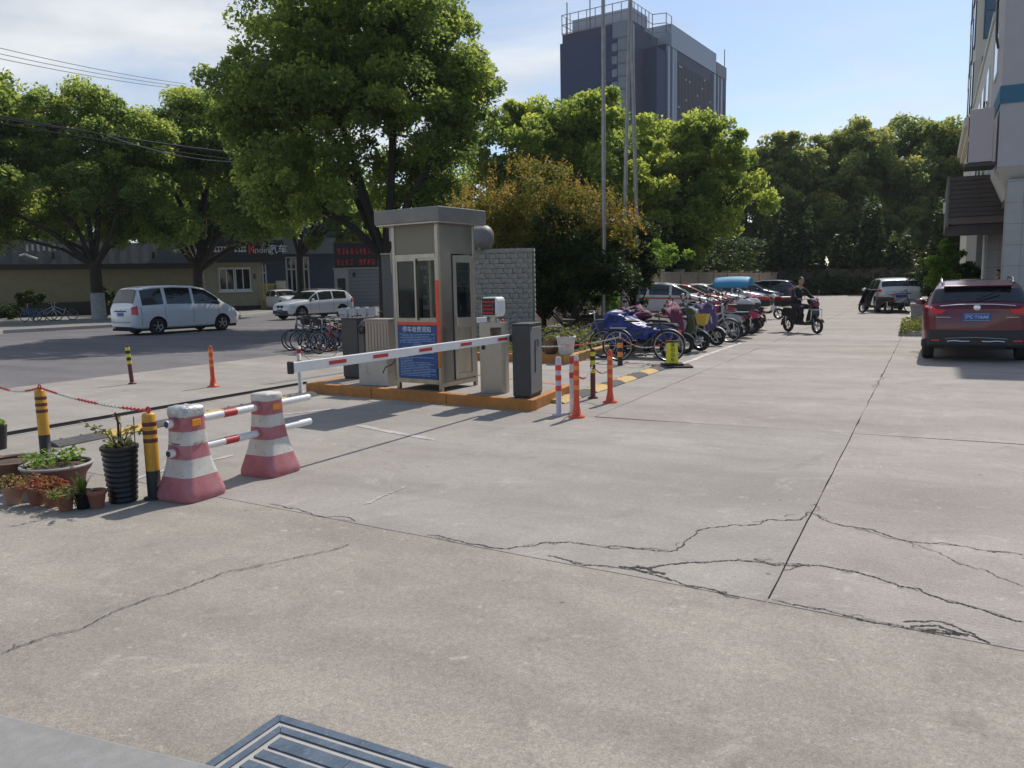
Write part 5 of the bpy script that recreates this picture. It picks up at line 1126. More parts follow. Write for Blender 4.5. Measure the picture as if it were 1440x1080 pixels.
make_car('parked_car', 'red car squeezed beside the striped white estate', 'car', sedan, 'car_red2', (-10.9, 39.4, 0), 0.0, side=SS, ws=(.44, 1.15), rw=(-1.5, -1.0), group=GR, extra=x_sed)
make_car('parked_car', 'white saloon mostly hidden behind the blue scooter canopy', 'car', sedan, 'car_white', (-10.8, 42.2, 0), 0.0, side=SS, ws=(.44, 1.15), rw=(-1.5, -1.0), group=GR, extra=x_sed)
make_car('parked_car', 'silver saloon with its bonnet and grille facing the drive', 'car', sedan, 'car_silver', (-10.3, 45.6, 0), -.02, side=SS, ws=(.44, 1.15), rw=(-1.5, -1.0), group=GR, extra=x_sed)
make_car('parked_car', 'dark blue hatchback with pale roof edge beyond the silver saloon', 'car', est, 'car_navy', (-10.6, 52.5, 0), 0.0, side=SW, ws=(.5, 1.18), rw=(-2.15, -1.9), group=GR, extra=x_sed)
make_car('parked_car', 'dark teal car with red tail lights at the far end of the row', 'car', suv, 'car_teal', (-10.4, 57.5, 0), math.radians(176), side=[(-1.62, -.72), (-.62, .28), (.36, .92)], ws=(.38, .98), rw=(-2.08, -1.84), group=GR, extra=lambda t, c: rear_lamp(t, c, -2.2, -1.9, 5.2, 7.3))
make_car('parked_car', 'white saloon half hidden behind the yellow gate across the street', 'car', sedan, 'car_white', (-43.051, 45.13, 0.384)[:2]+(.13,), math.radians(-20), side=SS, ws=(.44, 1.15), rw=(-1.5, -1.0), extra=x_sed)

# ================================================================ BICYCLES
def make_bike(label, loc, rz, frame='frame_dark', basket=None, fender=None, spoke=True, R=.31, group=None, lean=.10, name='bicycle', rim='rim_silver', rack=True):
    t = thing(name, label, 'bicycle', (loc[0], loc[1], loc[2] if len(loc) > 2 else 0), rz, group); t.rotation_euler = (lean, 0, rz)
    xr, xf = -.52, .53
    for x in (xr, xf):
        w = MB().torus((x, 0, R), R-.018, .019, 26, 6, 'y').build('wheel', 'rubber', t); MB().torus((x, 0, R), R-.042, .010, 26, 4, 'y').build('rim', rim, w)
        if spoke:
            s_ = MB()
            for k in range(10): a = 2*PI*k/10; s_.tube([(x+.02*math.cos(a), .012*(-1)**k, R+.02*math.sin(a)), (x+(R-.04)*math.cos(a), 0, R+(R-.04)*math.sin(a))], .0022, 3, False, False)
            s_.lathe([(.022, -.035), (.022, .035)], 8, (x, 0, R), axis='y'); s_.build('spokes', 'chrome', w)
    bb = (-.06, 0, .29); seat = (-.20, 0, .70); hd = (.36, 0, .78); hl = (.39, 0, .66)
    f = MB(); f.tube([bb, hl], .019, 7); f.tube([bb, seat], .017, 7); f.tube([(-.155, 0, .55), hd], .016, 7); f.tube([bb, (xr, .06, R)], .010, 6); f.tube([bb, (xr, -.06, R)], .010, 6); f.tube([(-.15, 0, .58), (xr, .05, R)], .009, 6); f.tube([(-.15, 0, .58), (xr, -.05, R)], .009, 6)
    f.tube([hl, (.35, 0, .82)], .02, 7); f.build('frame', frame, t)
    k_ = MB(); k_.tube([hl, (.42, .055, .60), (xf, .055, R)], .012, 6); k_.tube([hl, (.42, -.055, .60), (xf, -.055, R)], .012, 6); k_.build('fork', frame, t)
    h_ = MB(); h_.tube([(.35, 0, .82), (.345, 0, .97)], .014, 6); h_.tube([(.24, .28, .99), (.33, .18, 1.0), (.35, 0, .97), (.33, -.18, 1.0), (.24, -.28, .99)], .012, 6); h_.build('handlebar', 'frame_silver' if frame != 'frame_dark' else 'frame_dark', t)
    g_ = MB(); 
    for s_ in (-1, 1): g_.tube([(.25, s_*.27, .99), (.16, s_*.30, .985)], .017, 6)
    g_.build('grip', 'black', t)
    sd_ = MB(); sd_.tube([seat, (-.215, 0, .80)], .013, 6); sd_.add([(-.34, -.085, .82), (-.34, .085, .82), (-.12, .03, .82), (-.05, 0.0, .815), (-.12, -.03, .82), (-.34, -.085, .86), (-.34, .085, .86), (-.12, .03, .85), (-.05, 0, .84), (-.12, -.03, .85)], [(4, 3, 2, 1, 0), (5, 6, 7, 8, 9), (0, 1, 6, 5), (1, 2, 7, 6), (2, 3, 8, 7), (3, 4, 9, 8), (4, 0, 5, 9)]); sd_.build('saddle', 'seat_black', t)
    c_ = MB(); c_.lathe([(.09, -.05), (.09, -.045)], 16, bb, axis='y'); c_.tube([bb, (.06, -.07, .17)], .010, 5); c_.tube([bb, (-.18, .07, .41)], .010, 5); c_.cbox((.07, -.11, .165), (.09, .07, .02)); c_.cbox((-.19, .11, .415), (.09, .07, .02)); c_.build('crank', 'charcoal', t)
    for x in (xr, xf):
        if fender:
            m = MB(); rows = [[(x+(R+.022)*math.cos(a), y, R+(R+.022)*math.sin(a)) for y in (-.028, 0, .028)] for a in np.linspace(math.radians(20), math.radians(170), 10)]
            m.grid(rows).build('mudguard', fender, t, recalc=False)
    if basket:
        b_ = MB(); zt, zb_ = 1.0, .74
        A_ = [(.40, -.16), (.72, -.16), (.72, .16), (.40, .16)]; B_ = [(.44, -.12), (.66, -.12), (.66, .12), (.44, .12)]
        b_.add([(x, y, zb_) for x, y in B_] + [(x, y, zt) for x, y in A_], [(0, 1, 2, 3), (0, 4, 5, 1), (1, 5, 6, 2), (2, 6, 7, 3), (3, 7, 4, 0)]); b_.tube([(x, y, zt) for x, y in A_+A_[:1]], .010, 5, False)
        b_.build('basket', basket, t, recalc=False)
    if rack:
        r_ = MB(); r_.cbox((-.50, 0, .69), (.34, .11, .012)); r_.tube([(-.55, .055, .69), (xr, .06, R)], .006, 5); r_.tube([(-.55, -.055, .69), (xr, -.06, R)], .006, 5); r_.build('rear_rack', 'charcoal', t)
    MB().tube([(-.30, .06, .30), (-.36, .20, .01)], .008, 5).build('kickstand', 'charcoal', t)
    return t
GS = 'shared bicycles parked by the street apron'
DK = 'dark framed shared bicycle in the cluster left of the barrier box'
DK = 'frame_dark'; SB_ = 'frame_steel_blue'
sb = [((-15.05, 16.7), DK, 'dark shared bicycle at the street end of the cluster'), ((-14.75, 16.35), SB_, 'steel blue shared bicycle second from the street end of the cluster'), ((-14.9, 17.1), DK, 'dark shared bicycle with a basket at the back of the street end'), ((-14.35, 16.2), DK, None), ((-14.4, 16.8), SB_, 'steel blue shared bicycle behind the middle of the cluster'),
      ((-14.0, 16.05), DK, None), ((-13.95, 16.6), DK, None), ((-14.15, 17.2), DK, 'dark shared bicycle at the very back of the cluster'), ((-13.35, 15.7), SB_, 'steel blue shared bicycle partly behind the barrier box'), ((-13.55, 17.2), DK, 'dark shared bicycle behind the barrier box, nearest the booth')]
for k_, ((x, y), fr_, lb) in enumerate(sb):
    b = make_bike(lb or 'dark shared bicycle jammed in the middle of the cluster beside the barrier box', (x, y), math.radians(random.uniform(236, 262)), fr_, 'charcoal' if k_ % 4 == 2 else None, 'charcoal', group=GS, lean=random.uniform(-.12, .16)); b.scale = (.88, .88, .88)
make_bike('shared bicycle with orange red wheels and frame in front of the dark ones', (-13.45, 16.2), math.radians(246), 'frame_orange', None, None, group=GS, rim='frame_orange').scale = (.88, .88, .88)
nb_ = ['leftmost', 'second from left', 'third from left', 'rightmost']
for i, p in enumerate(((-16.344, 20.21, 0.324), (-16.083, 20.348, 0.318), (-15.821, 20.486, 0.312), (-15.56, 20.623, 0.305))):
    make_bike('shared bicycle with pale basket, %s of the row showing above the barrier box' % nb_[i], (p[0], p[1], -.008), math.radians(-70), 'frame_dark', 'basket_white', None, group='shared bicycles with pale baskets', rack=False)
for i, (p, fr_, ang, lb) in enumerate((((-43.756, 26.671, 0.143), 'frame_blue', 170, 'blue and white shared bicycle leftmost against the cream wall'), ((-43.589, 27.324, 0.111), 'frame_silver', 10, 'shared bicycle with silver frame beside the blue one by the cream wall'), ((-43.779, 28.355, 0.098), 'frame_silver', 200, 'shared bicycle nearest the whitewashed trunk on its left side'), ((-42.81, 30.562, 0.158), 'frame_dark', 190, 'dark bicycle between the whitewashed trunk and the white van'))):
    make_bike(lb, (p[0], p[1], .13), math.radians(ang+30), fr_, None, 'frame_blue' if fr_ == 'frame_blue' else None, group='bicycles on the far pavement', spoke=False)

# ================================================================ SCOOTERS
def make_scooter(label, loc, rz, col, col2='plastic_dark', box=None, quilt=None, screen=False, canopy=None, basket=None, group='electric scooters parked along the white line', lean=.06, cat='scooter', name='scooter', L=1.0):
    t = thing(name, label, cat, (loc[0], loc[1], 0), rz, group); t.rotation_euler = (lean, 0, rz)
    R = .225; xr, xf = -.60, .66
    for x, w_ in ((xr, .052), (xf, .042)):
        w = MB().torus((x, 0, R), R-w_, w_, 22, 8, 'y').build('wheel', 'rubber', t)
        r_ = MB(); r_.lathe([(R*.62, -.025), (R*.66, 0), (R*.62, .025)], 18, (x, 0, R), axis='y', caps=False)
        for k in range(5): a = 2*PI*k/5; r_.tube([(x, 0, R), (x+R*.62*math.cos(a), 0, R+R*.62*math.sin(a))], .014, 5, False, False)
        r_.build('rim', 'rim_silver', w)
    MB().slab([(-.82, .50), (-.76, .66), (-.50, .72), (-.10, .66), (-.02, .52), (-.06, .34), (-.30, .32), (-.44, .44), (-.68, .47)], -.125, .125).build('rear_body', col, t, bevel=.035)
    MB().slab([(-.80, .66), (-.74, .735), (-.45, .745), (-.10, .725), (.0, .66), (-.3, .64)], -.115, .115).build('seat', 'seat_black', t, bevel=.03)
    MB().slab([(-.30, .24), (-.28, .33), (.30, .33), (.40, .42), (.44, .38), (.34, .24)], -.14, .14).build('floorboard', col2, t, bevel=.02)
    MB().slab([(.34, .34), (.42, .62), (.40, .84), (.50, .88), (.58, .74), (.60, .55), (.50, .36)], -.15, .15).build('front_fairing', col, t, bevel=.04)
    MB().slab([(.32, .92), (.30, .99), (.46, 1.03), (.58, .93), (.52, .84), (.40, .84)], -.11, .11).build('head_cowl', col, t, bevel=.03)
    MB().ball((.58, 0, .92), (.03, .075, .055), 12, 8).build('headlight', 'lamp_clear', t)
    fk = MB()
    for s_ in (-1, 1): fk.tube([(.50, s_*.055, .52), (xf, s_*.065, R)], .020, 7)
    fk.build('fork', 'steel', t)
    MB().grid([[(xf+(R+.03)*math.cos(a), y, R+(R+.03)*math.sin(a)) for y in (-.06, -.045, 0, .045, .06)] for a in np.linspace(math.radians(25), math.radians(165), 10)]).build('mudguard', col, t, recalc=False)
    hb = MB(); hb.tube([(.28, .34, 1.0), (.36, .18, 1.02), (.40, 0, .98), (.36, -.18, 1.02), (.28, -.34, 1.0)], .014, 6); hb.build('handlebar', 'charcoal', t)
    for s_ in (-1, 1):
        MB().tube([(.30, s_*.32, 1.0), (.25, s_*.35, .995)], .02, 7).build('grip', 'black', t)
        m = MB().tube([(.36, s_*.20, 1.02), (.37, s_*.27, 1.16)], .006, 5).build('mirror_stem', 'black', t); MB().ball((.36, s_*.30, 1.20), (.018, .06, .042), 10, 6).build('mirror', 'black', m)
    MB().cbox((-.83, 0, .56), (.03, .16, .07)).build('tail_light', 'lamp_red', t, bevel=.01)
    MB().grid([[(xr-(R+.05)*math.cos(a)*1.0, y, R+(R+.05)*math.sin(a)) for y in (-.06, 0, .06)] for a in np.linspace(math.radians(-5), math.radians(95), 8)]).build('rear_mudguard', col2, t, recalc=False)
    sh = MB()
    for s_ in (-1, 1): sh.tube([(xr, s_*.10, R), (-.58, s_*.11, .50)], .022, 7)
    sh.build('shock_absorber', 'chrome', t); MB().tube([(-.1, .12, .28), (-.16, .2, .01)], .012, 5).build('kickstand', 'charcoal', t)
    if box:
        b = MB().slab([(-1.04, .78), (-1.08, .92), (-1.04, .96), (-.68, .96), (-.64, .92), (-.68, .78)], -.19, .19).build('top_box', 'plastic_dark' if box != 'box_yellow' else box, t, bevel=.03)
        MB().slab([(-1.085, .945), (-1.04, 1.05), (-.98, 1.08), (-.74, 1.08), (-.68, 1.05), (-.635, .945)], -.20, .20).build('box_lid', box, b, bevel=.035)
        MB().cbox((-.80, 0, .755), (.36, .16, .02)).build('box_rack', 'chrome', t)
    if quilt:
        rows = []
        for i, x in enumerate((.70, .66, .60, .50)):
            z = (.42, .66, .92, 1.07)[i]; rows.append([(x + .05*math.cos(k*.9+i) - .16*abs(k-4)/4, (k-4)*.105*(1 if i else 1.05), z+.02*math.sin(k*1.7+i)) for k in range(9)])
        rows.append([(.34-.1*abs(k-4)/4, (k-4)*.09, 1.04+.02*math.sin(k*1.7)) for k in range(9)])
        q = MB().grid(rows).build('wind_quilt', quilt, t, recalc=False); sm = q.modifiers.new('solid', 'SOLIDIFY'); sm.thickness = .03
    if screen:
        rows = [[(.58-.14*z/.5-.04*abs(y)/.2, y, .98+z) for y in (-.20, -.1, 0, .1, .20)] for z in (0, .15, .3, .42)]
        MB().grid(rows).build('wind_screen', 'pane', t, recalc=False)
    if basket:
        MB().add([(.62, -.13, .62), (.80, -.13, .62), (.80, .13, .62), (.62, .13, .62), (.60, -.16, .85), (.86, -.16, .85), (.86, .16, .85), (.60, .16, .85)], [(0, 1, 2, 3), (0, 4, 5, 1), (1, 5, 6, 2), (2, 6, 7, 3), (3, 7, 4, 0)]).build('front_basket', basket, t, recalc=False)
    if canopy:
        rows = [[(x, (k-4)*.17, 1.86-.035*(k-4)**2*.9-.25*max(0, (abs(x-.1)-.5))**2*2) for k in range(9)] for x in np.linspace(-1.0, 1.0, 13)]
        rows = [[(x, math.sin((k-4)/4*1.35)*.52, 1.28+.44*math.cos((k-4)/4*1.35)*(1-.2*abs(x-.3)**2) ) for k in range(9)] for x in np.linspace(-.35, .85, 11)]
        q = MB().grid(rows).build('canopy', canopy, t, recalc=False); sm = q.modifiers.new('solid', 'SOLIDIFY'); sm.thickness = .01
        pl_ = MB(); pl_.tube([(.40, .12, 1.0), (.45, .12, 1.68)], .012, 5); pl_.tube([(-.30, .1, .7), (-.25, .1, 1.66)], .012, 5); pl_.build('canopy_pole', 'steel', t)
    return t
# the parked row, nearest first; nose towards the drive unless turned
make_bike('old black bicycle with big wheels at the near end of the scooter row', (-5.15, 15.5), math.radians(4), 'frame_dark', None, 'steel', group='bicycles among the scooters', R=.33)
tr = make_scooter('scooter draped in a bright blue tarpaulin at the near end of the row', (-5.48, 16.55), math.radians(168), 'sc_navy')
random.seed(31); rows = []
xs_ = np.linspace(-.92, .90, 22)
TP = [(-.95, .88), (-.90, 1.02), (-.62, .98), (-.40, .96), (-.22, .82), (0, .74), (.30, .68), (.55, .66), (.80, .60), (.92, .45)]
TW = [(-.95, .26), (-.62, .34), (-.30, .24), (.2, .22), (.6, .20), (.92, .12)]
TB = [(-.95, .42), (-.6, .30), (-.1, .38), (.4, .48), (.92, .40)]
fold = [[random.gauss(0, 1) for _ in range(15)] for _ in range(22)]
for i, x in enumerate(xs_):
    h_, w_, zb_ = interp(TP, x), interp(TW, x), interp(TB, x); r_ = []
    for k in range(15):
        u_ = (k-7)/7; s_ = math.copysign(1, u_) if u_ else 0; e = abs(u_)
        y = s_*w_*(min(1, e/.42)**.8)*(1+.16*max(0, e-.42)); z = h_ - .03*(e/.42)**2 if e < .42 else h_-.03-(h_-.03-zb_)*(e-.42)/.58
        f_ = .5*fold[i][k]+.5*fold[max(0, i-1)][k]
        r_.append((x+.012*fold[i][k], y+s_*.030*f_*(e > .3), z+.016*f_+(.03*math.sin(i*1.3+k) if k in (0, 14) else 0)))
    rows.append(r_)
tp_ = MB().grid(rows, smooth=False); tp_.add(rows[0], [tuple(range(15))], False); tp_.add(rows[-1], [tuple(range(14, -1, -1))], False)
tag(tp_.build('tarpaulin', 'tarp_blue', recalc=False), 'bright blue tarpaulin thrown over the nearest scooter in the row', 'tarpaulin')
to = bpy.data.objects['tarpaulin']; to.location = (-5.52, 16.55, .0); to.scale = (.86, .9, .98); to.rotation_euler = (.03, 0, math.radians(-12))
so = to.modifiers.new('solid', 'SOLIDIFY'); so.thickness = .012
sc_list = [
    (-5.5, 17.35, 5, dict(col='sc_black', quilt='bag_magenta'), 'black scooter with a dark magenta wind quilt next to the blue tarpaulin'),
    (-5.35, 18.25, 0, dict(col='sc_green', basket='box_yellow'), 'olive green scooter with a small yellow front basket'),
    (-5.35, 19.9, -6, dict(col='sc_silver', quilt='quilt_purple', screen=True), 'silver scooter with dark purple wind quilt and clear screen'),
    (-5.3, 22.0, 176, dict(col='sc_silver', box='sc_silver'), 'silver scooter with grey top box turned away from the drive'),
    (-5.35, 23.1, 184, dict(col='sc_black', box='sc_white'), 'black scooter carrying a pale top box, tail towards the drive'),
    (-5.3, 24.2, 178, dict(col='sc_pink'), 'bright pink scooter without top box, tail towards the drive'),
    (-5.5, 25.6, 182, dict(col='sc_black', box='sc_red'), 'black scooter with red lidded top box, tail towards the drive'),
    (-5.6, 18.9, 10, dict(col='sc_black'), 'plain black scooter between the yellow basket and the dark purple quilt'),
    (-6.5, 18.0, -15, dict(col='sc_navy', quilt='bag_magenta'), 'navy scooter set back against the kerb behind the bag'),
    (-5.6, 21.4, 172, dict(col='sc_black'), 'plain black scooter just before the grey top box'),
    (-6.5, 20.6, 12, dict(col='sc_black', quilt='quilt_pink'), 'black scooter with pink patterned quilt set back by the kerb'),
    (-6.4, 23.6, 5, dict(col='sc_red', screen=True), 'red scooter with clear screen set back behind the pink one'),
    (-5.5, 24.9, 186, dict(col='sc_navy'), 'navy scooter between the pink one and the red lidded box'),
    (-5.6, 26.7, 178, dict(col='sc_black', box='sc_black'), 'black scooter with black top box beyond the red lidded one'),
    (-6.3, 28.0, 0, dict(col='sc_silver', canopy='umbrella_blue'), 'silver scooter under a bright blue sun canopy'),
    (-6.1, 29.4, 5, dict(col='sc_red', quilt='quilt_pink'), 'red scooter with pink quilt behind the canopied one'),
    (-6.1, 33.6, -8, dict(col='sc_white'), 'white scooter with bare front wheel at the far end of the row'),
    (-6.6, 26.4, 8, dict(col='sc_white', screen=True), 'white scooter with clear screen, set back behind the red lidded box'),
]
for x, y, a, kw, lb in sc_list: make_scooter(lb, (x, y), math.radians(a), **kw)
make_bike('dark bicycle parked between the purple quilted scooter and the grey top box', (-5.15, 20.95), math.radians(-4), 'frame_silver', None, 'charcoal', group='bicycles among the scooters')
make_bike('bicycle leaning behind the blue tarpaulin at the planting bed', (-6.75, 15.95), math.radians(20), 'frame_steel_blue', None, None, group='bicycles among the scooters')
bg_ = MB(); bg_.ball((0, 0, 0), (.24, .17, .13), 14, 9); bg_.v = [(x+.02*math.sin(9*y+4*z), y+.02*math.sin(11*x), z*(.8 if z < 0 else 1)+.025*math.sin(13*x+5*y)) for x, y, z in bg_.v]; bgp = bg_.build('bundle', 'bag_magenta'); bgp.location = (-5.80, 17.35, .84); tag(bgp, 'dark magenta bag resting on the scooter seat beside the tarpaulin', 'bag')
# dark covered moped and bicycle in front of the white crossover
make_scooter('black moped parked across the tail of the white crossover on the right', (wx[0]-.35, wx[1]-.25), math.radians(150), 'sc_black', group='two-wheelers behind the white crossover', quilt='jacket')
make_bike('black bicycle standing against the tail of the white crossover on the right', (wx[0]+.55, wx[1]-.35), math.radians(-10), 'frame_dark', None, None, group='two-wheelers behind the white crossover')

# ================================================================ PEOPLE
def person(name, label, joints, loc, rz, mats_of, head, face_dir=(1, 0, 0)):
    """one continuous skinned body; joints: {name: (pos, radius, parent)}; faces coloured by nearest joint"""
    t = thing(name, label, 'person', loc, rz)
    names = list(joints); me = bpy.data.meshes.new('body'); me.from_pydata([joints[n][0] for n in names], [(names.index(joints[n][2]), i) for i, n in enumerate(names) if joints[n][2]], [])
    o = bpy.data.objects.new('body', me); COL.objects.link(o)
    sk = o.modifiers.new('skin', 'SKIN'); 
    for i, n in enumerate(names):
        v = me.skin_vertices[0].data[i]; r_ = joints[n][1]; v.radius = r_ if isinstance(r_, tuple) else (r_, r_); v.use_root = (n == 'pelvis')
    su = o.modifiers.new('sub', 'SUBSURF'); su.levels = 2; su.render_levels = 2
    bpy.context.view_layer.update(); m2 = bpy.data.meshes.new_from_object(o.evaluated_get(bpy.context.evaluated_depsgraph_get())); o.modifiers.clear(); o.data = m2; o.parent = t
    mset = ['skin', 'jacket', 'trousers', 'shoe']; m2.materials.clear()
    for q in mset: m2.materials.append(M[q])
    P_ = [Vector(joints[n][0]) for n in names]
    segs = [(P_[names.index(joints[n][2])] if joints[n][2] else P_[i], P_[i], mset.index(mats_of(n))) for i, n in enumerate(names)]
    for pl in m2.polygons:
        c = pl.center; best = 9; bi = 0
        for a, b, k in segs:
            d_ = b-a; u = 0 if d_.length == 0 else max(0, min(1, (c-a).dot(d_)/d_.length_squared)); e = (c-(a+d_*u)).length
            if e < best: best, bi = e, k
        pl.material_index = bi; pl.use_smooth = True
    h = Vector(head); fx = Vector(face_dir).normalized(); sx = Vector((-fx.y, fx.x, 0))
    def fp(f, s_, u): return tuple(h + fx*f + sx*s_ + Vector((0, 0, u)))
    MB().ball(fp(0, 0, 0), (.088, .078, .115), 16, 12).build('head', 'skin', t)
    nz = MB(); nz.add([fp(.082, 0, .03), fp(.080, .018, -.022), fp(.080, -.018, -.022), fp(.112, 0, -.018)], [(0, 1, 3), (0, 3, 2), (1, 2, 3)]); nz.build('nose', 'skin', t)
    for s_ in (-1, 1):
        MB().ball(fp(.076, s_*.032, .015), .012, 8, 6).build('eye', 'eye', t); MB().ball(fp(0, s_*.080, 0), (.022, .012, .032), 8, 6).build('ear', 'skin', t); MB().tube([fp(.082, s_*.018, .038), fp(.078, s_*.048, .036)], .005, 5).build('eyebrow', 'hair', t)
    MB().tube([fp(.083, -.024, -.055), fp(.090, 0, -.053), fp(.083, .024, -.055)], .006, 5).build('mouth', 'lips', t)
    hr = MB(); rows = []
    for i in range(7):
        ph = math.radians(5+i*17); row_ = []
        for k in range(17):
            an = 2*PI*k/16; back = -math.cos(an); lim = math.radians(52+38*(back*.5+.5)+8*(1-abs(back))); p_ = min(ph, lim); row_.append(fp(.096*math.sin(p_)*math.cos(an)-.006, .086*math.sin(p_)*math.sin(an), .126*math.cos(p_)))
        rows.append(row_)
    hr.grid(rows); hr.add(rows[0][:-1], [tuple(range(16))], True); hr.build('hair', 'hair', t)
    return t
def hand(pre, wrist, fwd, side, j, par):
    """palm and five unequal curled fingers rooted in the palm"""
    w, f, s_ = Vector(wrist), Vector(fwd).normalized(), Vector(side).normalized(); n = f.cross(s_)
    j[pre+'palm'] = (tuple(w+f*.055), (.034, .020), par)
    for k, (o_, l) in enumerate(((-.030, .062), (-.010, .072), (.011, .067), (.030, .052))):
        a = w+f*.085+s_*o_; b = a+f*l*.5-Vector((0, 0, l*.12)); c = b+f*l*.22-Vector((0, 0, l*.42))
        j['%sfa%d' % (pre, k)] = (tuple(a), .0095, pre+'palm'); j['%sfb%d' % (pre, k)] = (tuple(b), .0085, '%sfa%d' % (pre, k)); j['%sfc%d' % (pre, k)] = (tuple(c), .0075, '%sfb%d' % (pre, k))
    a = w+f*.03-s_*.036; b = a+f*.03-s_*.016-Vector((0, 0, .012)); c = b+f*.026+s_*.006-Vector((0, 0, .018))
    j[pre+'ta'] = (tuple(a), .011, pre+'palm'); j[pre+'tb'] = (tuple(b), .0095, pre+'ta'); j[pre+'tc'] = (tuple(c), .008, pre+'tb')
# rider on a black scooter (local +x is forwards)
rj = {}
rj['pelvis'] = ((-.30, 0, .84), (.15, .13), None); rj['waist'] = ((-.28, 0, 1.00), (.165, .135), 'pelvis'); rj['chest'] = ((-.21, 0, 1.19), (.20, .145), 'waist'); rj['collar'] = ((-.16, 0, 1.33), (.10, .08), 'chest'); rj['neck'] = ((-.12, 0, 1.40), .052, 'collar'); rj['headbase'] = ((-.085, 0, 1.47), .066, 'neck')
for s_, q in ((1, 'l'), (-1, 'r')):
    rj[q+'shoulder'] = ((-.17, s_*.20, 1.295), .078, 'collar'); rj[q+'elbow'] = ((-.01, s_*.30, 1.09), .062, q+'shoulder'); rj[q+'wrist'] = ((.19, s_*.295, 1.025), .034, q+'elbow'); hand(q, (.20, s_*.295, 1.025), (1, 0, -.05), (0, s_, 0), rj, q+'wrist')
    rj[q+'hip'] = ((-.24, s_*.10, .82), .095, 'pelvis'); rj[q+'knee'] = ((.20, s_*.175, .78), .080, q+'hip'); rj[q+'ankle'] = ((.08, s_*.13, .415), .045, q+'knee'); rj[q+'heel'] = ((.06, s_*.13, .365), .040, q+'ankle'); rj[q+'toe'] = ((.25, s_*.135, .358), .036, q+'heel')
def clothes(n):
    if 'palm' in n or n[1:3] in ('fa', 'fb', 'fc', 'ta', 'tb', 'tc') or n in ('headbase', 'neck'): return 'skin'
    if n[1:] in ('hip', 'knee', 'ankle'): return 'trousers'
    if n[1:] in ('heel', 'toe'): return 'shoe'
    return 'jacket'
RX = (-3.42, 25.15); RA = math.radians(-42)
rsc = make_scooter('black scooter with dark red top box and nose being ridden along the drive', RX, RA, 'sc_black', box='sc_maroon', group='ridden scooter', lean=0, screen=False)
rsc['group'] = 'moving scooter'
MB().slab([(.52, .78), (.46, .96), (.56, 1.01), (.64, .90), (.65, .80)], -.09, .09).build('red_nose', 'sc_maroon', rsc, bevel=.03)
for o_ in list(rsc.children):
    if o_.name.startswith('kickstand'): bpy.data.objects.remove(o_)
cbar = MB()
for s_ in (-1, 1): cbar.tube([(.42, s_*.18, .35), (.60, s_*.19, .40), (.62, s_*.19, .70), (.50, s_*.19, .74)], .012, 6)
cbar.tube([(.62, -.19, .70), (.66, 0, .70), (.62, .19, .70)], .012, 6); cbar.build('crash_bar', 'chrome', rsc)
person('person', 'person in black riding the scooter towards the camera', rj, (RX[0], RX[1], -.02), RA, clothes, (-.06, 0, 1.56), (1, 0, -.02))
# dark clothed person between the pale columns
sj = {}
sj['pelvis'] = ((0, 0, .95), (.15, .11), None); sj['waist'] = ((0, 0, 1.08), (.14, .10), 'pelvis'); sj['chest'] = ((0, 0, 1.30), (.17, .115), 'waist'); sj['collar'] = ((0, 0, 1.44), (.10, .08), 'chest'); sj['neck'] = ((.01, 0, 1.51), .05, 'collar'); sj['headbase'] = ((.02, 0, 1.57), .064, 'neck')
for s_, q in ((1, 'l'), (-1, 'r')):
    sj[q+'shoulder'] = ((0, s_*.185, 1.415), .064, 'collar'); sj[q+'elbow'] = ((.02, s_*.25, 1.14), .048, q+'shoulder'); sj[q+'wrist'] = ((.18, s_*.22, 1.02), .034, q+'elbow'); hand(q, (.19, s_*.22, 1.015), (1, 0, -.1), (0, s_, 0), sj, q+'wrist')
    sj[q+'hip'] = ((0, s_*.10, .90), .092, 'pelvis'); sj[q+'knee'] = ((.02, s_*.11, .50), .066, q+'hip'); sj[q+'ankle'] = ((-.01, s_*.11, .09), .045, q+'knee'); sj[q+'heel'] = ((-.02, s_*.11, .04), .038, q+'ankle'); sj[q+'toe'] = ((.15, s_*.125, .035), .034, q+'heel')
person('person', 'person in black standing between the tiled columns of the office block', sj, (1.93, 31.3, 0), math.radians(215), clothes, (.03, 0, 1.665))

# ================================================================ STREET SIDE BUILDINGS
def face_at(p, q):                                        # building whose front runs p -> q; local x along front, -y towards the viewer
    return math.atan2(q[1]-p[1], q[0]-p[0]), math.dist(p[:2], q[:2])
pA, pB = (-58.233, 25.821, 0.231), (-47.246, 40.658, 0.044)
rz, Lw = face_at(pA, pB)
w1 = thing('long_shed', 'long low shed with cream lower wall and grey corrugated upper front', 'building', (pA[0], pA[1], .1), rz)
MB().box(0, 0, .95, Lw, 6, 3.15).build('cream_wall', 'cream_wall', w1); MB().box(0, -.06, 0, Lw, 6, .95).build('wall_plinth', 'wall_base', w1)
MB().box(0, -.25, 3.15, Lw, 6, 3.5).build('gutter_board', 'wall_base', w1)
nS = 26
for k in range(nS): 
    a = Lw*k/nS
    MB().add([(a, -.30, 3.5), (a+Lw/nS, -.30, 3.5), (a+Lw/nS, .5, 5.35-.02*k), (a, .5, 5.37-.02*k), (a+Lw/nS*.5, -.315, 3.5), (a+Lw/nS*.5, .485, 5.36-.02*k)], [(0, 4, 5, 3), (4, 1, 2, 5)]).build('corrugated_sheet', 'corrugated', w1, recalc=False)
MB().box(0, .5, 3.5, Lw, 6, 4.8).build('roof_mass', 'corrugated', w1)
for k in range(9): MB().box(Lw*k/9+1.5, -.12, 3.2, Lw*k/9+1.7, -.065, 4.3).build('bracket', 'wall_base', w1) if k % 3 == 1 else None
lg = MB()
for k in range(7): lg.box(8.3+k*.32, -.42, 4.35+.05*(k % 2), 8.42+k*.32, -.37, 4.8)
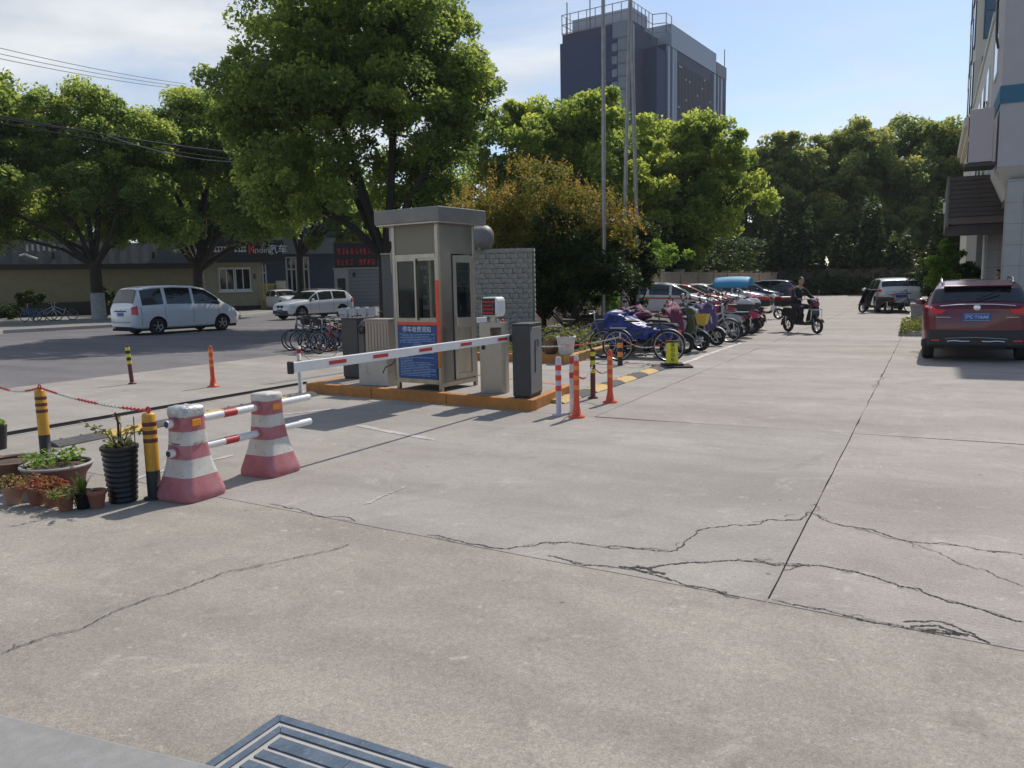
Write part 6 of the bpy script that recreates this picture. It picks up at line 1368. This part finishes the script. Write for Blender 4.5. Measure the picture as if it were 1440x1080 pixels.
lg.tube([(7.9, -.40, 4.05), (8.2, -.42, 4.15), (8.5, -.42, 4.0), (8.9, -.42, 3.85)], .07, 5); lg.build('wall_lettering', 'white_dirty', w1)
gA, gB = (-48.385, 40.057, 0.071), (-43.94, 45.792, -0.173)
rz, Lg = face_at(gA, gB)
gh = thing('guard_house', 'cream gatehouse with black fascia sign and white framed windows across the street', 'building', (gA[0], gA[1], .1), rz)
u = Lg/145.0                                             # metres per picture pixel along the front
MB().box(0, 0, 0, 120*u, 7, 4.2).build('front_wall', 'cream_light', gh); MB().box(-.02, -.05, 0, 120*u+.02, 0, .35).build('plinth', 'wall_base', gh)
fa = MB().box(38*u, -.75, 3.55, 152*u, 6, 5.15).build('fascia_board', 'fascia_black', gh)
text('shop_lettering', 'K', 1.0, 'red_bright', fa, (107*u, -.76, 4.45), (PI/2, 0, 0), .03); text('shop_lettering', 'inding', .62, 'white_dirty', fa, (122*u, -.76, 4.42), (PI/2, 0, 0), .03); text('shop_lettering', '汽车', .72, 'sign_white', fa, (143*u, -.76, 4.45), (PI/2, 0, 0), .03)
tl = MB()
for k, x in enumerate((45, 49.5, 54, 58.5, 63, 67.5, 82, 87, 91, 95)): tl.box(x*u, -.775, 4.28, (x+3.4)*u, -.752, 4.42); tl.box((x+1.2)*u, -.775, 4.42, (x+2.2)*u, -.752, 4.60); tl.box(x*u, -.775, 4.60, (x+3.4)*u, -.752, 4.68)
tl.build('small_lettering', 'white_dirty', fa)
for x in (59, 82):
    f = MB()
    for q in ((x*u, 1.45, (x+22)*u, 1.60), (x*u, 3.05, (x+22)*u, 3.20), (x*u, 1.60, (x+1.5)*u, 3.05), ((x+20.5)*u, 1.60, (x+22)*u, 3.05), ((x+10.2)*u, 1.60, (x+11.6)*u, 3.05)): f.box(q[0], -.07, q[1], q[2], -.003, q[3])
    w = f.build('window', 'window_white', gh)
    for a in (1.5, 11.6): MB().box((x+a)*u, -.04, 1.6, (x+a+8.8)*u, -.03, 3.05).build('pane', 'glass_dark', w)
MB().box(57*u, -.16, 1.36, 106*u, -.003, 1.45).build('sill', 'window_white', gh)
MB().box(108*u, -.08, 2.3, 111*u, -.003, 2.7).build('meter_box', 'charcoal', gh)
MB().box(0, -.4, 4.2, 40*u, 6.5, 4.5).build('low_roof', 'roof_blue_white', gh)
gt = thing('yellow_gate', 'yellow barred gate beside the gatehouse', 'gate', (-44.481, 44.377, 0.099)[:2]+(.1,), rz)
for k in range(10): MB().box(k*.105, -.03, .1, k*.105+.06, .03, 1.9).build('bar', 'yellow_gate', gt)
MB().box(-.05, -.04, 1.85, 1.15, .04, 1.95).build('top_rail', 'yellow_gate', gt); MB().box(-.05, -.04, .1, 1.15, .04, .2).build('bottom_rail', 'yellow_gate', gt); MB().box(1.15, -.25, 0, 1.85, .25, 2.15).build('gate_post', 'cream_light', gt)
bA, bB = (-56.522, 54.985, 0.138), (-47.213, 65.546, 0.085)
rz2, Lb = face_at(bA, bB)
bb_ = thing('blue_workshop', 'blue grey workshop building with white framed windows and gable behind the gatehouse', 'building', (bA[0], bA[1], .1), rz2)
v = Lb/208.0
MB().box(-6, 0, 0, Lb, 12, 6.2).build('front_wall', 'blue_grey', bb_); MB().box(8*v, -.5, 4.8, 120*v, -.003, 6.3).build('grey_canopy', 'grey_board', bb_)
MB().add([(-6, 0.3, 6.2), (40*v, .3, 6.2), (40*v, .3, 11.5), (-6, .3, 10.6), (-6, 9, 6.2), (40*v, 9, 6.2), (40*v, 9, 11.5), (-6, 9, 10.6)], [(0, 1, 2, 3), (7, 6, 5, 4), (1, 5, 6, 2), (0, 3, 7, 4), (3, 2, 6, 7)]).build('upper_block', 'blue_grey', bb_)
MB().add([(40*v, .8, 6.2), (150*v, .8, 6.2), (95*v, .8, 12), (40*v, 11, 6.2), (150*v, 11, 6.2), (95*v, 11, 12)], [(0, 1, 2), (5, 4, 3), (0, 2, 5, 3), (1, 4, 5, 2)]).build('gable', 'blue_grey', bb_)
for k, x in enumerate((14, 50, 67)):
    z0, z1, wv_ = (.9, 4.5, 10*v) if k == 0 else (1.2, 4.55, 15*v); f = MB()
    for q in ((x*v, z0, x*v+wv_, z0+.15), (x*v, z1-.15, x*v+wv_, z1), (x*v, z0, x*v+.14, z1), (x*v+wv_-.14, z0, x*v+wv_, z1), (x*v+wv_/2-.07, z0, x*v+wv_/2+.07, z1), (x*v, z0+2.1, x*v+wv_, z0+2.25)): f.box(q[0], -.10, q[1], q[2], -.004, q[3])
    w = f.build('window', 'window_white', bb_); MB().box(x*v+.1, -.05, z0+.1, x*v+wv_-.1, -.04, z1-.1).build('pane', 'glass_dark', w)
text('sign_character', '汽', 2.3, 'sign_white', bb_, (-19*v, .24, 10.6), (PI/2, 0, 0), .04); text('sign_character', '修', 2.3, 'sign_white', bb_, (-19*v, .24, 8.1), (PI/2, 0, 0), .04)
MB().box(-50*v, -.6, 6.9, -32*v, 4, 7.8).build('red_roof_edge', 'red_paint', bb_)
lb_ = thing('led_sign', 'black display board with two rows of red lit lettering above the white gate kiosk', 'sign', (-44.734, 53.287, 0.123)[:2]+(0,), rz2)
MB().box(0, 0, 3.0, 3.6, .25, 5.4).build('board', 'led_board', lb_)
for s_ in (.25, 3.35): MB().box(s_-.08, .05, 0, s_+.08, .2, 3.0).build('leg', 'charcoal', lb_)
random.seed(13); lt = MB()
for z, segs in ((4.45, ((.2, 1.15), (1.35, 3.4))), (3.55, ((.15, 1.35), (2.0, 3.4)))):
    for a, d in segs:
        x = a
        while x < d:                                     # dot strokes of unreadable characters
            for k in range(5):
                h0 = z+.1*k; lt.box(x+random.uniform(0, .12), -.03, h0, x+random.uniform(.16, .28), -.004, h0+.045) if random.random() < .75 else None
            if random.random() < .8: v0 = x+random.uniform(.03, .22); lt.box(v0, -.034, z, v0+.05, -.004, z+.46)
            x += .36
lt.build('led_characters', 'led_red', lb_, recalc=False)
kA = (-43.527, 51.662, 0.053)
kk = thing('gate_kiosk', 'small white gate kiosk with dark doorway under the red display board', 'kiosk', (kA[0], kA[1], .05), rz2+math.radians(-18))
MB().box(0, 0, 0, 1.15, 2.2, 3.1).build('end_wall', 'kiosk_white', kk); MB().box(.25, -.03, 0, .9, -.003, 2.35).build('doorway', 'black', kk); MB().box(1.15, .02, 0, 4.0, 2.18, 3.08).build('side_wall', 'grey_board', kk); MB().box(1.5, -.01, 2.45, 1.75, .018, 2.8).build('vent', 'black', kk)
for k in range(9): MB().box(1.17, .005, .3+k*.3, 3.98, .018, .32+k*.3).build('seam', 'charcoal', kk)
MB().box(-.08, -.08, 3.1, 4.08, 2.3, 3.2).build('roof', 'kiosk_white', kk)

# ================================================================ TREES
def crown_points(lobes, n, clump=1.0, per=None, low_cut=None):
    """leaf positions in billowy clumps over a set of ellipsoid lobes; returns points and per-leaf tint (paler at clump tops: young shoots, with sunlit tops painted in)"""
    C_ = []; big = lobes; lobes = []
    for l in big:                                        # every lobe breaks up into billowing masses
        k = 8 if l[3] > 1.0 else 4; d = RNG.normal(size=(k, 3)); d /= np.linalg.norm(d, axis=1)[:, None]; d[:, 2] = np.where(d[:, 2] < -.75, -d[:, 2], d[:, 2])
        for v in d: f = .44+.20*RNG.random(); g_ = (l[3]*l[4]*l[5])**(1/3); lobes.append((*(np.array(l[:3])+v*np.array(l[3:6])*.62), g_*f, g_*f, g_*f*.95))
        lobes.append((*l[:3], l[3]*.6, l[4]*.6, l[5]*.6))
    tot = sum((l[3]*l[4]*l[5])**(2/3) for l in lobes)
    per = per or 260; nc = max(6, n//per)
    for l in lobes:
        k = max(3, int(nc*(l[3]*l[4]*l[5])**(2/3)/tot))
        d = RNG.normal(size=(k, 3)); d /= np.linalg.norm(d, axis=1)[:, None]; d[:, 2] = np.where((d[:, 2] < -.2) & (RNG.random(k) < .35), -d[:, 2], d[:, 2]); rad = (0.55+0.45*RNG.random(k)**.45)[:, None]
        c = np.array(l[:3]) + d*rad*np.array(l[3:6])
        C_.append(c)
    C_ = np.concatenate(C_)
    if low_cut is not None: C_ = C_[C_[:, 2] > low_cut]
    m = n//len(C_); pts, tint = [], []
    for c in C_:
        r = clump*(.5+.6*RNG.random()); d = RNG.normal(size=(m, 3)); d /= np.linalg.norm(d, axis=1)[:, None]; d[:, 2] = np.where((d[:, 2] < -.25) & (RNG.random(m) < .45), -d[:, 2]*.8, d[:, 2])
        q = RNG.random(m)**.42; p = c + d*(q*r)[:, None]*np.array([1, 1, .92]); pts.append(p)
        base = RNG.random()*.36; tint.append(base + .28*RNG.random(m) + .42*np.clip(d[:, 2], 0, 1)*q**2)  # sunlit upper side of each clump is put into the tint, with young growth
    return np.concatenate(pts), np.concatenate(tint)
def limbs(parent, base, lobes, r0, split, m='bark', n=9, seed=1, name='trunk', lime=0.0, lean=(0, 0)):
    rd = random.Random(seed); b = MB(); bx, by, bz = base
    top = (bx+lean[0], by+lean[1], split)
    b.tube([(bx, by, bz-.1), (bx, by, bz+.15), (bx+lean[0]*.3, by+lean[1]*.3, bz+(split-bz)*.4), top], [r0*1.5, r0*1.12, r0, r0*.85], 10)
    for k in range(n):
        l = lobes[k % len(lobes)]; tx = l[0]+rd.uniform(-.6, .6)*l[3]; ty = l[1]+rd.uniform(-.6, .6)*l[4]; tz = l[2]+rd.uniform(-.3, .6)*l[5]
        m1 = (top[0]+(tx-top[0])*.35+rd.uniform(-.3, .3), top[1]+(ty-top[1])*.35, top[2]+(tz-top[2])*.42)
        m2 = (top[0]+(tx-top[0])*.70, top[1]+(ty-top[1])*.7+rd.uniform(-.3, .3), top[2]+(tz-top[2])*.74)
        rr = r0*rd.uniform(.38, .62); b.tube([(top[0], top[1], top[2]-.25), m1, m2, (tx, ty, tz)], [rr, rr*.75, rr*.45, rr*.12], 7)
        for _ in range(2):
            e = (m2[0]+rd.uniform(-1, 1)*l[3]*.45, m2[1]+rd.uniform(-1, 1)*l[4]*.45, m2[2]+rd.uniform(.0, .6)*l[5]); b.tube([m2, ((m2[0]+e[0])/2, (m2[1]+e[1])/2, (m2[2]+e[2])/2+.15), e], [rr*.42, rr*.28, rr*.06], 5)
    o = b.build(name, m, parent)
    if lime: MB().tube([(bx, by, bz-.05), (bx, by, bz+.15), (bx+lean[0]*.1, by+lean[1]*.1, bz+lime)], [r0*1.53, r0*1.15, r0*1.08], 12).build('limewash', 'limewash', o)
    return o
def tree(name, label, loc, lobes, n, size, m, r0, split, group, clump=1.0, seed=1, lime=0, per=None, rz=0, nl=9):
    t = thing(name, label, 'tree', loc, rz, group)
    limbs(t, (0, 0, 0), lobes, r0, split, seed=seed, lime=lime, n=nl)
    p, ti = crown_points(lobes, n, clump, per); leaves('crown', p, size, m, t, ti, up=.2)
    return t
GT = 'camphor trees along the street'
# local axes of these trees: x = world x, y = world y. Lobes are given along the picture's right (r_) and height
ct, st = math.cos(HEAD), math.sin(HEAD)
def LB(r, d, z, a, b, c): return (r*ct - d*st, r*st + d*ct, z, a, b, c)
bt_ = (-20.479, 27.639, 0.616)
tree('camphor_tree', 'largest broad camphor tree rising behind the booth', bt_[:2]+(0,),
     [LB(-.4, 0, 11.4, 4.2, 4.0, 3.6), LB(2.1, 0, 10.2, 2.3, 3.2, 3.4), LB(-3.6, 0, 9.6, 2.9, 3.4, 3.6), LB(-5.2, .5, 8.0, 1.9, 2.4, 2.9), LB(-.9, -1.5, 8.2, 3.1, 2.6, 2.4), LB(1.0, 1, 13.2, 2.4, 2.4, 1.9), LB(2.8, -.6, 7.5, 1.3, 2.0, 1.5), LB(-4.6, 0, 5.3, 1.8, 2.0, 1.6), LB(-2.2, 1.0, 12.9, 2.0, 2.2, 1.8), LB(3.5, -.5, 8.8, 1.2, 1.8, 1.8), LB(-2.6, -1.5, 6.0, 2.1, 2.0, 1.8), LB(.6, 1.5, 6.4, 2.0, 2.0, 1.5), LB(2.0, 1, 5.6, 1.2, 1.8, 1.0)],
     170000, .102, 'leaf_camphor', .34, 3.0, GT, clump=.85, seed=4, per=230, nl=14)
bt_ = (-42.378, 29.659, 0.078)
tree('camphor_tree', 'spreading camphor tree with whitewashed trunk base left of the white van', bt_[:2]+(.13,),
     [LB(-.3, 0, 9.6, 3.6, 3.4, 2.9), LB(-3.3, 0, 9.2, 2.6, 3, 2.4), LB(2.9, -.5, 8.6, 2.6, 2.8, 2.7), LB(-5.0, -1, 7.0, 1.8, 2.2, 1.7), LB(.6, -1.5, 7.0, 2.6, 2, 1.7), LB(3.4, -1, 6.2, 1.7, 1.8, 1.5), LB(0, 0, 11.4, 2, 2, 1.3), LB(-4.8, -1, 4.9, 1.4, 1.5, 1.0), LB(-2.2, 1, 5.4, 1.8, 1.6, 1.3), LB(1.6, 1, 5.2, 1.7, 1.6, 1.2), LB(4.6, 0, 4.9, 1.4, 1.5, 1.0)], 105000, .108, 'leaf_camphor', .34, 3.2, GT, clump=.9, seed=9, lime=1.5, per=230, nl=10)
bt_ = (-40.434, 35.205, -0.056)
tree('camphor_tree', 'forking camphor tree right behind the white van with dark slanting limbs', bt_[:2]+(.13,),
     [LB(-1.6, 0, 9.4, 2.9, 3, 2.7), LB(2.3, 0, 9.2, 3.0, 3, 2.8), LB(5.0, -.5, 7.6, 2.0, 2.4, 2.0), LB(-3.4, -1, 7.3, 1.9, 2, 1.7), LB(.5, 0, 11.3, 2.4, 2.2, 1.7), LB(3.4, -1.5, 5.7, 1.7, 1.6, 1.2), LB(-1.5, 1, 5.8, 1.7, 1.6, 1.2), LB(5.8, 0, 5.4, 1.5, 1.6, 1.2)], 95000, .112, 'leaf_camphor', .36, 3.0, GT, clump=.9, seed=12, per=230, nl=12)
bt_ = (-45.828, 23.318, -0.067)
tree('camphor_tree', 'camphor tree at the far left edge of the picture', bt_[:2]+(.13,), [LB(0, 0, 9.4, 3.6, 3.4, 2.9), LB(2.6, 0, 10.6, 2.4, 2.6, 2.2), LB(3.0, -.5, 7.4, 2.2, 2.4, 1.9), LB(-2.5, 0, 8, 2.6, 2.6, 2.4)], 42000, .15, 'leaf_camphor', .32, 3.0, GT, clump=.9, seed=15, per=230)
bt_ = (-48.749, 53.431, 0.019)
tree('camphor_tree', 'dark camphor tree in front of the blue workshop gable', bt_[:2]+(0,), [LB(0, 0, 9.5, 4.2, 3.6, 4.0), LB(4.2, 0, 7.6, 3.2, 3.0, 3.6), LB(-3.2, 0, 11.0, 2.8, 2.8, 2.6)], 34000, .24, 'leaf_camphor', .32, 4.6, GT, clump=1.0, seed=17, per=230)
bt_ = (-51.948, 65.31, -0.232)
tree('camphor_tree', 'dark bushy tree behind the red display board', bt_[:2]+(0,), [LB(0, 0, 7.5, 4.6, 3.5, 4.2), LB(3.8, 0, 5.5, 3.5, 3.0, 3.6), LB(-2, 0, 4.2, 3, 2, 2.4)], 24000, .30, 'leaf_camphor', .3, 2.4, GT, clump=1.1, seed=19)
bt_ = (-81.805, 64.264, -0.016)
tree('camphor_tree', 'distant tree crown above the shed roof between the two street trees', bt_[:2]+(0,), [LB(0, 0, 13.5, 5.5, 4.5, 5.5), LB(6, 0, 14.5, 4.6, 4.0, 5.0), LB(-6, 0, 12, 4.5, 4, 5)], 26000, .34, 'leaf_far', .4, 6, GT, clump=1.4, seed=23)

for px_, d_, z_, w_, lb in ((212, 64, 8.6, 3.6, 'full leafy tree filling the gap between the two street camphors'), (318, 62, 8.8, 3.8, 'full leafy tree between the forking camphor and the largest camphor'), (20, 58, 7.6, 3.6, 'leafy tree behind the whitewashed trunk tree at the left'), (-40, 80, 6.5, 5.0, 'low dark tree behind the left end of the shed roof'), (75, 84, 6.0, 4.6, 'low dark tree behind the middle of the shed roof'), (345, 100, 8.0, 5.0, 'tall dark tree far behind the gatehouse roof')):
    q_ = (px_-720)/1120.0*d_
    tree('camphor_tree', lb, (q_*ct-d_*st, q_*st+d_*ct, 0), [LB(0, 0, z_, w_, 3.5, z_*.42), LB(w_*.8, 0, z_*.85, w_*.7, 3, z_*.4), LB(-w_*.7, 0, z_*.8, w_*.7, 3, z_*.38)], 15000, .30, 'leaf_camphor', .26, 2.0, GT, clump=1.1, seed=int(z_*7), nl=6)
GY = 'pale green trees beyond the boundary wall'
for i, (px, dep, zt, wd, lb) in enumerate(((742, 52, 13.3, 4.0, 'pale green tree rising just right of the largest camphor'), (832, 50, 13.0, 4.3, 'yellow green tree with crown in front of the left half of the tower'), (905, 58, 12.8, 4.2, 'fresh green tree behind the flagpoles'), (972, 54, 12.0, 4.0, 'rounded light green tree at the right end of the pale group'))):
    dd = dep; dx = (px-720)/1120.0*dd; loc = (dx*ct - dd*st, dx*st + dd*ct, 0)
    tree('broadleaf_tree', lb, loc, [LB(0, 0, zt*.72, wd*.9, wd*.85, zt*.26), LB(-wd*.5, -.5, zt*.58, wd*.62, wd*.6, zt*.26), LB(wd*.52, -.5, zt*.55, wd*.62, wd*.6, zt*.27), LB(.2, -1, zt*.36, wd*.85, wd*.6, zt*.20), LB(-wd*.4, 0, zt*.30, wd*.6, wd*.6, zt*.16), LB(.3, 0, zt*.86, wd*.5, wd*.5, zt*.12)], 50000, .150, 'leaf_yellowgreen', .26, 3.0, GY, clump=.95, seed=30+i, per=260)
GF = 'dark green trees beyond the end wall'
for i, (px, dep, zt, wd, lb) in enumerate(((1052, 88, 15.3, 5.5, 'shaded slim tree at the left end of the far tree belt'), (1112, 86, 16.2, 5.2, 'dark tree second from left in the far tree belt'), (1168, 90, 17.5, 4.8, 'taller pointed tree left of the middle of the far belt'), (1215, 86, 17.8, 5.4, 'broad dark tree in the middle of the far belt'), (1272, 88, 18.4, 5.6, 'tallest yellow topped tree above the white crossover'), (1330, 86, 17.6, 5.2, 'yellow topped tree right of the tallest one, beside the pale tower'), (1385, 90, 17, 5.5, 'tree mostly hidden by the office building at the right end'))):
    dd = dep; dx = (px-720)/1120.0*dd; loc = (dx*ct - dd*st, dx*st + dd*ct, 0)
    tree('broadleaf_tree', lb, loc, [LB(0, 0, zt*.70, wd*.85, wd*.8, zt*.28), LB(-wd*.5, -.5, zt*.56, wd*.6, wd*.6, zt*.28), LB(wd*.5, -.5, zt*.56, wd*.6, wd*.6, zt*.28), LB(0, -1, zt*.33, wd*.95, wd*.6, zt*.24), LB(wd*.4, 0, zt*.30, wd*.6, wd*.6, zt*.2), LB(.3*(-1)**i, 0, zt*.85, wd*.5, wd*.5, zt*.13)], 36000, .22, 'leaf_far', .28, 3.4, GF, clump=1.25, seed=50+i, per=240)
random.seed(77)
hb_c = []
for _ in range(42000):
    x = random.uniform(-16, 14); hm = 5.2+2.0*math.sin(x*.9)+1.5*math.sin(x*2.3+1)+.9*math.sin(x*5.1); hb_c.append((x, 83.2+random.gauss(0, 1.1), hm*random.random()**.85+.1+abs(random.gauss(0, .3))))
hb_c += [(random.uniform(-13, 12), 80.6+random.gauss(0, .3), abs(random.gauss(0, .7))+.1) for _ in range(2500)]
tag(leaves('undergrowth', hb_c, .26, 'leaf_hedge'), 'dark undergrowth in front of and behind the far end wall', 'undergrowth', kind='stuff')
hb_c = [(-15.6+random.gauss(0, .8), random.uniform(27, 82), 5.2*random.random()+.1) for _ in range(26000)]
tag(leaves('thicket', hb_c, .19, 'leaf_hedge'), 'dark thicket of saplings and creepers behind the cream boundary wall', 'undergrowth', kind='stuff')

# autumn coloured shrub behind stone wall and under the flagpoles
sp = (-11.17, 23.503, 0.099)
t = thing('autumn_shrub', 'large multi stemmed shrub with rusty orange tips behind the stone wall', 'shrub', sp[:2]+(.1,))
lob = [LB(-.4, .4, 3.9, 1.7, 1.6, 1.3), LB(-1.9, .4, 3.5, 1.0, 1.2, 1.0), LB(1.2, .2, 3.3, 1.4, 1.4, 1.2), LB(2.4, 0, 2.7, .9, 1.2, 1.0), LB(.1, .2, 2.6, 2.2, 1.5, 1.5), LB(-1.6, .6, 2.6, 1.5, 1.3, 1.3)]
limbs(t, (0, 0, 0), lob, .09, .6, seed=5, name='stems', n=26)
p_, ti_ = crown_points(lob, 26000, .48, 110); leaves('crown', p_, .060, 'leaf_autumn', t, ti_, up=.2, aspect=.4)
tips = []
for k in range(230):                                      # upright feathery shoots
    l = random.choice(lob); a = random.uniform(0, 2*PI); q = random.random()**.5; x, y = l[0]+l[3]*q*math.cos(a), l[1]+l[4]*q*math.sin(a); z = l[2]+l[5]*math.sqrt(max(0, 1-q*q)); h_ = random.uniform(.25, .7); ox, oy = random.gauss(0, .12), random.gauss(0, .12)
    for j in range(16): u_ = j/15; tips.append((x+ox*u_+random.gauss(0, .03), y+oy*u_+random.gauss(0, .03), z+h_*u_))
leaves('shoots', tips, .050, 'leaf_autumn', t, .55+.45*RNG.random(len(tips)), up=.2, aspect=.4)
sp = (-9.85, 22.503, 0.061)
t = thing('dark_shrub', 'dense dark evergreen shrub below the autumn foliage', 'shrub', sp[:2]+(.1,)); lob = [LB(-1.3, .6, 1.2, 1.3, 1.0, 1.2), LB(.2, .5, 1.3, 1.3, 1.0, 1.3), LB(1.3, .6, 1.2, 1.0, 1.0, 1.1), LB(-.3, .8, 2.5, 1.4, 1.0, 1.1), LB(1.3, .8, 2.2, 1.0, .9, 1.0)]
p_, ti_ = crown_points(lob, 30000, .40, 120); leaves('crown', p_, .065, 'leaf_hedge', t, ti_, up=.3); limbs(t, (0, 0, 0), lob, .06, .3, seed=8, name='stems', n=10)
sp = (-9.035, 26.324, 0.068)
t = thing('columnar_evergreen', 'clipped dark columnar evergreen at the right end of the planting bed', 'shrub', sp[:2]+(.1,)); lob = [LB(0, 0, 2.8, .82, .8, 1.3), LB(.1, 0, 1.4, .8, .75, 1.2), LB(-.5, .3, 2.0, .8, .7, 1.3)]
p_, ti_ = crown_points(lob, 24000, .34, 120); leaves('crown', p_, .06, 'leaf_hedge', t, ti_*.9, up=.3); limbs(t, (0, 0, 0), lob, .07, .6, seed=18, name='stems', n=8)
t = thing('wall_shrub', 'sunlit bright green shrub at the boundary wall behind the evergreen', 'shrub', (-12.3, 30.5, 0)); lob = [LB(0, 0, 1.8, .9, .8, .9), LB(.5, 0, 1.0, .9, .8, .9)]
p_, ti_ = crown_points(lob, 4500, .3, 120); leaves('crown', p_, .07, 'leaf_fresh', t, ti_, up=.3); limbs(t, (0, 0, 0), lob, .04, .4, seed=3, name='stems', n=6)
t = thing('overhanging_shrub', 'pale shrub hanging over the top of the boundary wall', 'shrub', (-13.6, 41.0, 0)); lob = [LB(0, 0, 2.6, 1.1, 2.6, .6), LB(0, 4, 2.6, 1.0, 2.6, .7), LB(0, -6, 2.7, 1, 2, .7)]
p_, ti_ = crown_points(lob, 5000, .4, 120); leaves('crown', p_, .09, 'leaf_fresh', t, ti_, up=.3); limbs(t, (0, 0, 0), lob, .06, 1.6, seed=6, name='stems', n=6)
random.seed(41); c = []
for k in range(5200): x = random.uniform(-9.5, -6.75); y = random.uniform(15.1, 22.5); c.append((x, y, .13+abs(random.gauss(0, .16))))
tag(leaves('ground_cover', c, .045, 'leaf_grassy', up=.2), 'low green ground cover in the planting bed', 'plants', kind='stuff')
# right edge: planting strip, block, small tree
st_ = MB().box(-.72, 24.2, -.02, 1.3, 38.0, .10).build('planting_strip', 'soil'); tag(st_, 'narrow planting strip with low kerb between drive and office block', 'planting strip')
kerb_run([(-.72, 24.2), (.9, 24.0)], .14, .13, 'strip_stone', st_, step=1.0); kerb_run([(-.78, 38), (-.78, 24.2)], .14, .13, 'strip_stone', st_, step=1.0)
c = [(random.uniform(-.75, .6), 24.1+abs(random.gauss(0, 1.9)), .08+abs(random.gauss(0, .14))) for _ in range(2600)]
tag(leaves('weeds', c, .05, 'leaf_grassy', up=.2), 'yellowish weeds at the front end of the planting strip', 'weeds', kind='stuff')
bk = MB().box(-.28, -.25, 0, .28, .25, .56); bk = bk.build('concrete_block', 'concrete_lane', bevel=.02); bk.location = (-.32, 29.6, .09); tag(bk, 'square pale concrete block standing in the planting strip', 'block'); MB().box(-.31, -.28, .56, .31, .28, .64).build('block_cap', 'strip_stone', bk, bevel=.01)
dp = plant_pot((.18, 27.6, .10), [(.18, 0), (.24, .25), (.30, .40), (.32, .43)], 'pot_black', 'dark round bowl planter behind the concrete block', grp='planters by the office block'); tuft(dp, 'foliage', 90, .26, .20, .05, 'leaf_hedge', .42)
sp = (0.567, 38.735, 0.782)
t = thing('small_tree', 'small leafy sunlit tree below the entrance canopy', 'tree', (.35, 35.5, .05)); lob = [LB(0, 0, 2.3, .55, .5, .6), LB(-.25, 0, 1.6, .5, .5, .7), LB(.2, 0, 1.3, .6, .5, .7)]
p_, ti_ = crown_points(lob, 2600, .26, 110); leaves('crown', p_, .085, 'leaf_fresh', t, ti_, up=.3); limbs(t, (0, 0, 0), lob, .04, .8, seed=2, n=7)
t = thing('hedge', 'dark hedge bushes at the right below the canopy', 'hedge', (1.0, 37.5, 0)); lob = [LB(0, 0, .9, 1.3, 1.2, .9), LB(1.4, 1, 1.1, 1.3, 1.2, 1.0), LB(.5, 3, 1.2, 1.5, 1.2, 1.2)]
p_, ti_ = crown_points(lob, 5000, .4, 110); leaves('foliage', p_, .09, 'leaf_hedge', t, ti_, up=.3)
ac_box((2.55, 27.6, .35), 0, .85, .62, .34, 'pale air conditioner outdoor unit on the ground by the front tiled column', 'ac_cream', 'air conditioners on the office wall')
MB().box(2.1, 27.4, 0, 3.0, 27.8, .35).build('ac_plinth', 'tile_grey', None)['label'] = 'low tiled block under the pale air conditioner by the column'
bpy.data.objects['ac_plinth']['category'] = 'plinth'
# shrubs against the shed, far pavement
for px, d_, w_, h_, lb in ((52, 47.5, .85, 1.7, 'dark round shrub against the cream shed wall'), (155, 50, 1.0, 1.6, 'dark shrub behind the whitewashed trunk'), (20, 49, .7, .7, 'low dark shrub beside the round one')):
    q = (px-720)/1120.0*d_; t = thing('wall_shrub', lb, 'shrub', (q*ct-d_*st, q*st+d_*ct, .13)); lob = [(0, 0, h_*.62, w_, w_, h_*.4)]
    p_, ti_ = crown_points(lob, 1600, .35, 100); leaves('crown', p_, .12, 'leaf_hedge', t, ti_); limbs(t, (0, 0, 0), lob, .04, .4, seed=7, name='stems', n=5)

# ================================================================ OVERHEAD CABLES (strung from poles off to the left to poles inside the street trees)
def cable(label, p, q, sag, r, m='cable', n=24, grp='overhead cables over the street'):
    p, q = Vector(p), Vector(q); b = MB(); b.tube([p+(q-p)*(i/n)-Vector((0, 0, sag*4*(i/n)*(1-i/n))) for i in range(n+1)], r, 5, True, False)
    return tag(b.build('power_cable', m), label, 'cable', grp)
uq = [(-43.611, 22.226, 14.426), (-43.644, 22.208, 14.102), (-43.67, 22.195, 13.842)]
for i, nm in enumerate(('topmost', 'second', 'third')):
    cable('%s of the three thin cables crossing the cloudy sky' % nm, uq[i], (-53.288, 46.516, 18.002) if i == 0 else ((-53.301, 46.509, 17.784) if i == 1 else (-53.315, 46.502, 17.566)), .25, .022, 'cable_pale')
for i, (lb, y0, y1, r_, m_) in enumerate((('thick black cable of the lower bundle in front of the trees', 148, 222, .040, 'cable'), ('pale middle cable of the lower bundle in front of the trees', 151, 219, .022, 'cable_pale'), ('lowest black cable of the bundle in front of the trees', 157, 228, .028, 'cable'))):
    P0 = ((-39.553, 19.843, 10.139), (-39.565, 19.837, 10.02), (-39.583, 19.827, 9.841))[i]; P1 = ((-28.37, 31.392, 7.882), (-28.363, 31.395, 8.02), (-28.381, 31.386, 7.639))[i]; cable(lb, P0, P1, .18, r_, m_)
cable('short slack pale cable hanging below the black bundle', (-34.077, 24.992, 8.852), (-29.519, 29.655, 7.805), .35, .018, 'cable_pale')
for loc, lb in (((-42.984, 20.295, -0.141), 'utility pole off the left edge carrying the cables'),):
    t = thing('utility_pole', lb, 'utility pole', loc[:2]+(.1,)); MB().tube([(0, 0, 0), (0, 0, 15.5)], [.17, .11], 12).build('pole', 'tile_grey', t); MB().box(-.9, -.06, 14.2, .9, .06, 14.35).build('crossarm', 'charcoal', t)

# thin summer air
hzo = MB().box(-706, -306, -1.5, 706, 1406, 84).build('haze', 'haze'); hzo['kind'] = 'stuff'
